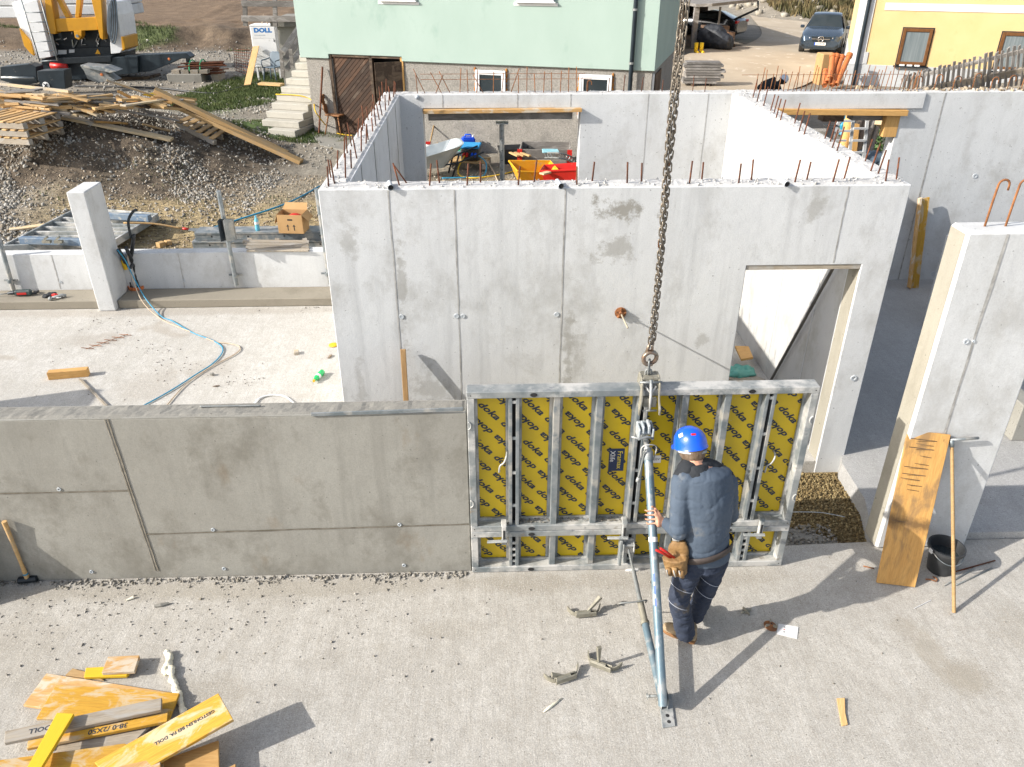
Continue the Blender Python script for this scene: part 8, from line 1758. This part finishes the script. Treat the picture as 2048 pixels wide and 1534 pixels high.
pp('side_cover', [(38, 56), (60, 82), (68, 112), (62, 108), (48, 92)], cy + .05, .1, 'crane_y'); pp('side_cover', [(242, 73), (248, 74), (250, 98), (245, 102)], cy - .02, 1.2, 'crane_y')
pp('side_housing', [(213, 0), (228, 4), (236, 30), (245, 98), (240, 106), (222, 108)], cy, 1.4, 'whitep')
pp('warning_plate', [(116, 100), (133, 100), (133, 108), (116, 109)], cy + .24, .01, 'paper', bev=0); pp('warning_plate', [(138, 99), (149, 99), (149, 105), (138, 106)], cy + .24, .01, 'paper', bev=0)
pp('warning_triangle', [(195, 98), (201, 108), (190, 108)], cy + .24, .01, 'yel', bev=0)
pp('mast_beam', [(104, 38), (192, 34), (196, 60), (108, 64)], cy - .1, .5, 'crane_y'); pp('mast_lug', [(147, 62), (163, 61), (163, 72), (158, 80), (150, 76)], cy - .12, .3, 'crane_y')
pp('mast_leg', [(88, -12), (101, -12), (112, 60), (111, 68), (96, 68)], cy - .15, .4, 'crane_y'); pp('mast_leg', [(180, -12), (202, -12), (206, 62), (206, 80), (200, 76), (192, 40)], cy - .15, .4, 'crane_y')
pp('mast_diagonal', [(107, -12), (116, -12), (141, 35), (131, 36)], cy, .2, 'crane_y'); pp('mast_diagonal', [(153, -12), (164, -12), (158, 35), (150, 35)], cy, .2, 'crane_y')
c = P(155, 72, y=cy - .14); mb = MB(); mb.lathe([(.05, 0), (.05, .03), (.0001, .03)], c, 10, MX); mb.obj('pin', M['galv'], crane)
ld_ = [((40, -8), (80, 124)), ((79, -8), (115, 122))]
for a, b in ld_: mb = MB(); mb.tube([P(*a, y=cy - .9), P(*b, y=cy - .9)], .022, 6); mb.obj('ladder_rail', M['galv'], crane, True)
for i in range(6): f_ = (i + .05) / 5.0; f_ = .25 + i * .148; a = P(40 + 40 * f_, -8 + 132 * f_, y=cy - .9); b = P(79 + 36 * f_, -8 + 130 * f_, y=cy - .9); mb = MB(); mb.tube([a, b], .018, 6); mb.obj('ladder_rung', M['galv'], crane, True)
for i in range(7):
    x_ = 218 + i * 1.6; mb = MB(); mb.tube([P(x_ + 6 * math.cos(a) * (.5 + .1 * i), 40 + (30 + 3 * i) * math.sin(a), y=cy - .15) for a in [k_ * 6.2832 / 18 for k_ in range(18)]], .022, 5, closed=True); mb.obj('cable_coil', M['black' if i % 2 else 'plast'], crane, True)
gw = 0
for x0, x1, y0, y1 in ((-20, 30, -10, 12), (-20, 32, 13, 36), (120, 256, -12, 8), (128, 260, 9, 30)):
    a = P(x0, y1, y=cy + 2.2); b = P(x1, y0, y=cy + 2.2); mb = MB(); mb.bb(a.x, b.x, cy + 2.2, cy + 3.4, a.z, b.z); mb.obj('ballast_block', M['wall'], crane, bev=.03)
mb = MB(); a = P(100, 100, y=cy + 2.4); b = P(215, 100, y=cy + 2.4); mb.bb(a.x, b.x, cy + 2.0, cy + 3.2, .9, P(0, 38, y=cy + 2.2).z); mb.obj('ballast_frame', M['blackm'], crane)
# footing blocks and bundles to the right of the crane
t = thing('footing_block', 'grey concrete block under the right outrigger foot', 'block', tuple(P(378, 160, y=cy - .4))); a = P(336, 165, y=cy - .4); b = P(402, 148, y=cy - .4); mb = MB(); mb.bb(a.x, b.x, cy - .4, cy + .6, .5, b.z); mb.obj('block', M['curb_top'], t, bev=.02)
for i in range(4): plank('packing_timber', V3((a.x + .3 + i * .32, cy - .35, b.z + .06)), V3((a.x + .3 + i * .32, cy + .5, b.z + .06)), .26, .12, M['wood_g'], t)
t = thing('rebar_bundle', 'rusty rebar bundle tied with green straps beside the outrigger', 'rebar bundle', tuple(P(410, 140, z=.9)))
a = P(372, 136, z=1.0); b = P(442, 134, z=1.0)
for i in range(26): j = V3((random.uniform(-.2, .2), random.uniform(-.35, .35), random.uniform(-.22, .18))); mb = MB(); mb.tube([a + j, b + j], .022, 5); mb.obj('bar', M['rust'], t)
for f_ in (.2, .5): c = a.lerp(b, f_); mb = MB(); mb.tube([c + V3((0, .4 * math.cos(g), .26 * math.sin(g) + .0)) for g in [k_ * .63 for k_ in range(10)]], .02, 5, closed=True); mb.obj('strap', M['strapg'] if 'strapg' in M else M.__setitem__('strapg', nmat('green_strap', (.01, .3, .12), (.02, .35, .15), bump=0)) or M['strapg'], t)
for i, px_ in enumerate((405, 436)): c = P(px_, 148, z=.75); mb = MB(); mb.bb(c.x - .12, c.x + .12, c.y - .4, c.y + .4, .55, .85); tag(mb.obj('bearer_block', M['wood_g'], None), ['left bearer under the rusty bundle', 'right bearer under the rusty bundle'][i], 'bearer')
t = thing('rebar_mesh', 'rusty rebar mesh sheet leaning beside the site cabinet', 'rebar mesh', tuple(P(487, 148, z=.6)))
A_, B_, C2, D2 = P(470, 140, z=.7), P(496, 150, z=.7), P(503, 100, y=29.5), P(468, 98, y=31)
for i in range(9):
    f_ = i / 8; mb = MB(); mb.tube([A_.lerp(B_, f_), D2.lerp(C2, f_)], .012, 4); mb.obj('bar', M['rust'], t); mb = MB(); mb.tube([A_.lerp(D2, f_), B_.lerp(C2, f_)], .012, 4); mb.obj('bar', M['rust'], t)
for i in range(3): plank('packing_board', Tp(205 + i * 40, 163 - i * 2) + V3((0, 0, .06)), Tp(300 + i * 8, 158 - i * 3) + V3((0, 0, .06)), .25, .1, M['wood_d'], label=['left dark board under the crane outriggers', 'middle dark board under the crane outriggers', 'right dark board under the crane outriggers'][i], cat='board', group='dark boards under the crane')
hose3('black_cable', [Tp(150, 175) + V3((0, 0, .04)), Tp(250, 176) + V3((0, 0, .04)), Tp(330, 180) + V3((0, 0, .04)), Tp(380, 186) + V3((0, 0, .04)), Tp(440, 188) + V3((0, 0, .04)), Tp(520, 165) + V3((0, 0, .04))], .03, 'black', 'black supply cable lying behind the timber heap', 'cable')
# far end of the place: hedge of trees beyond the field
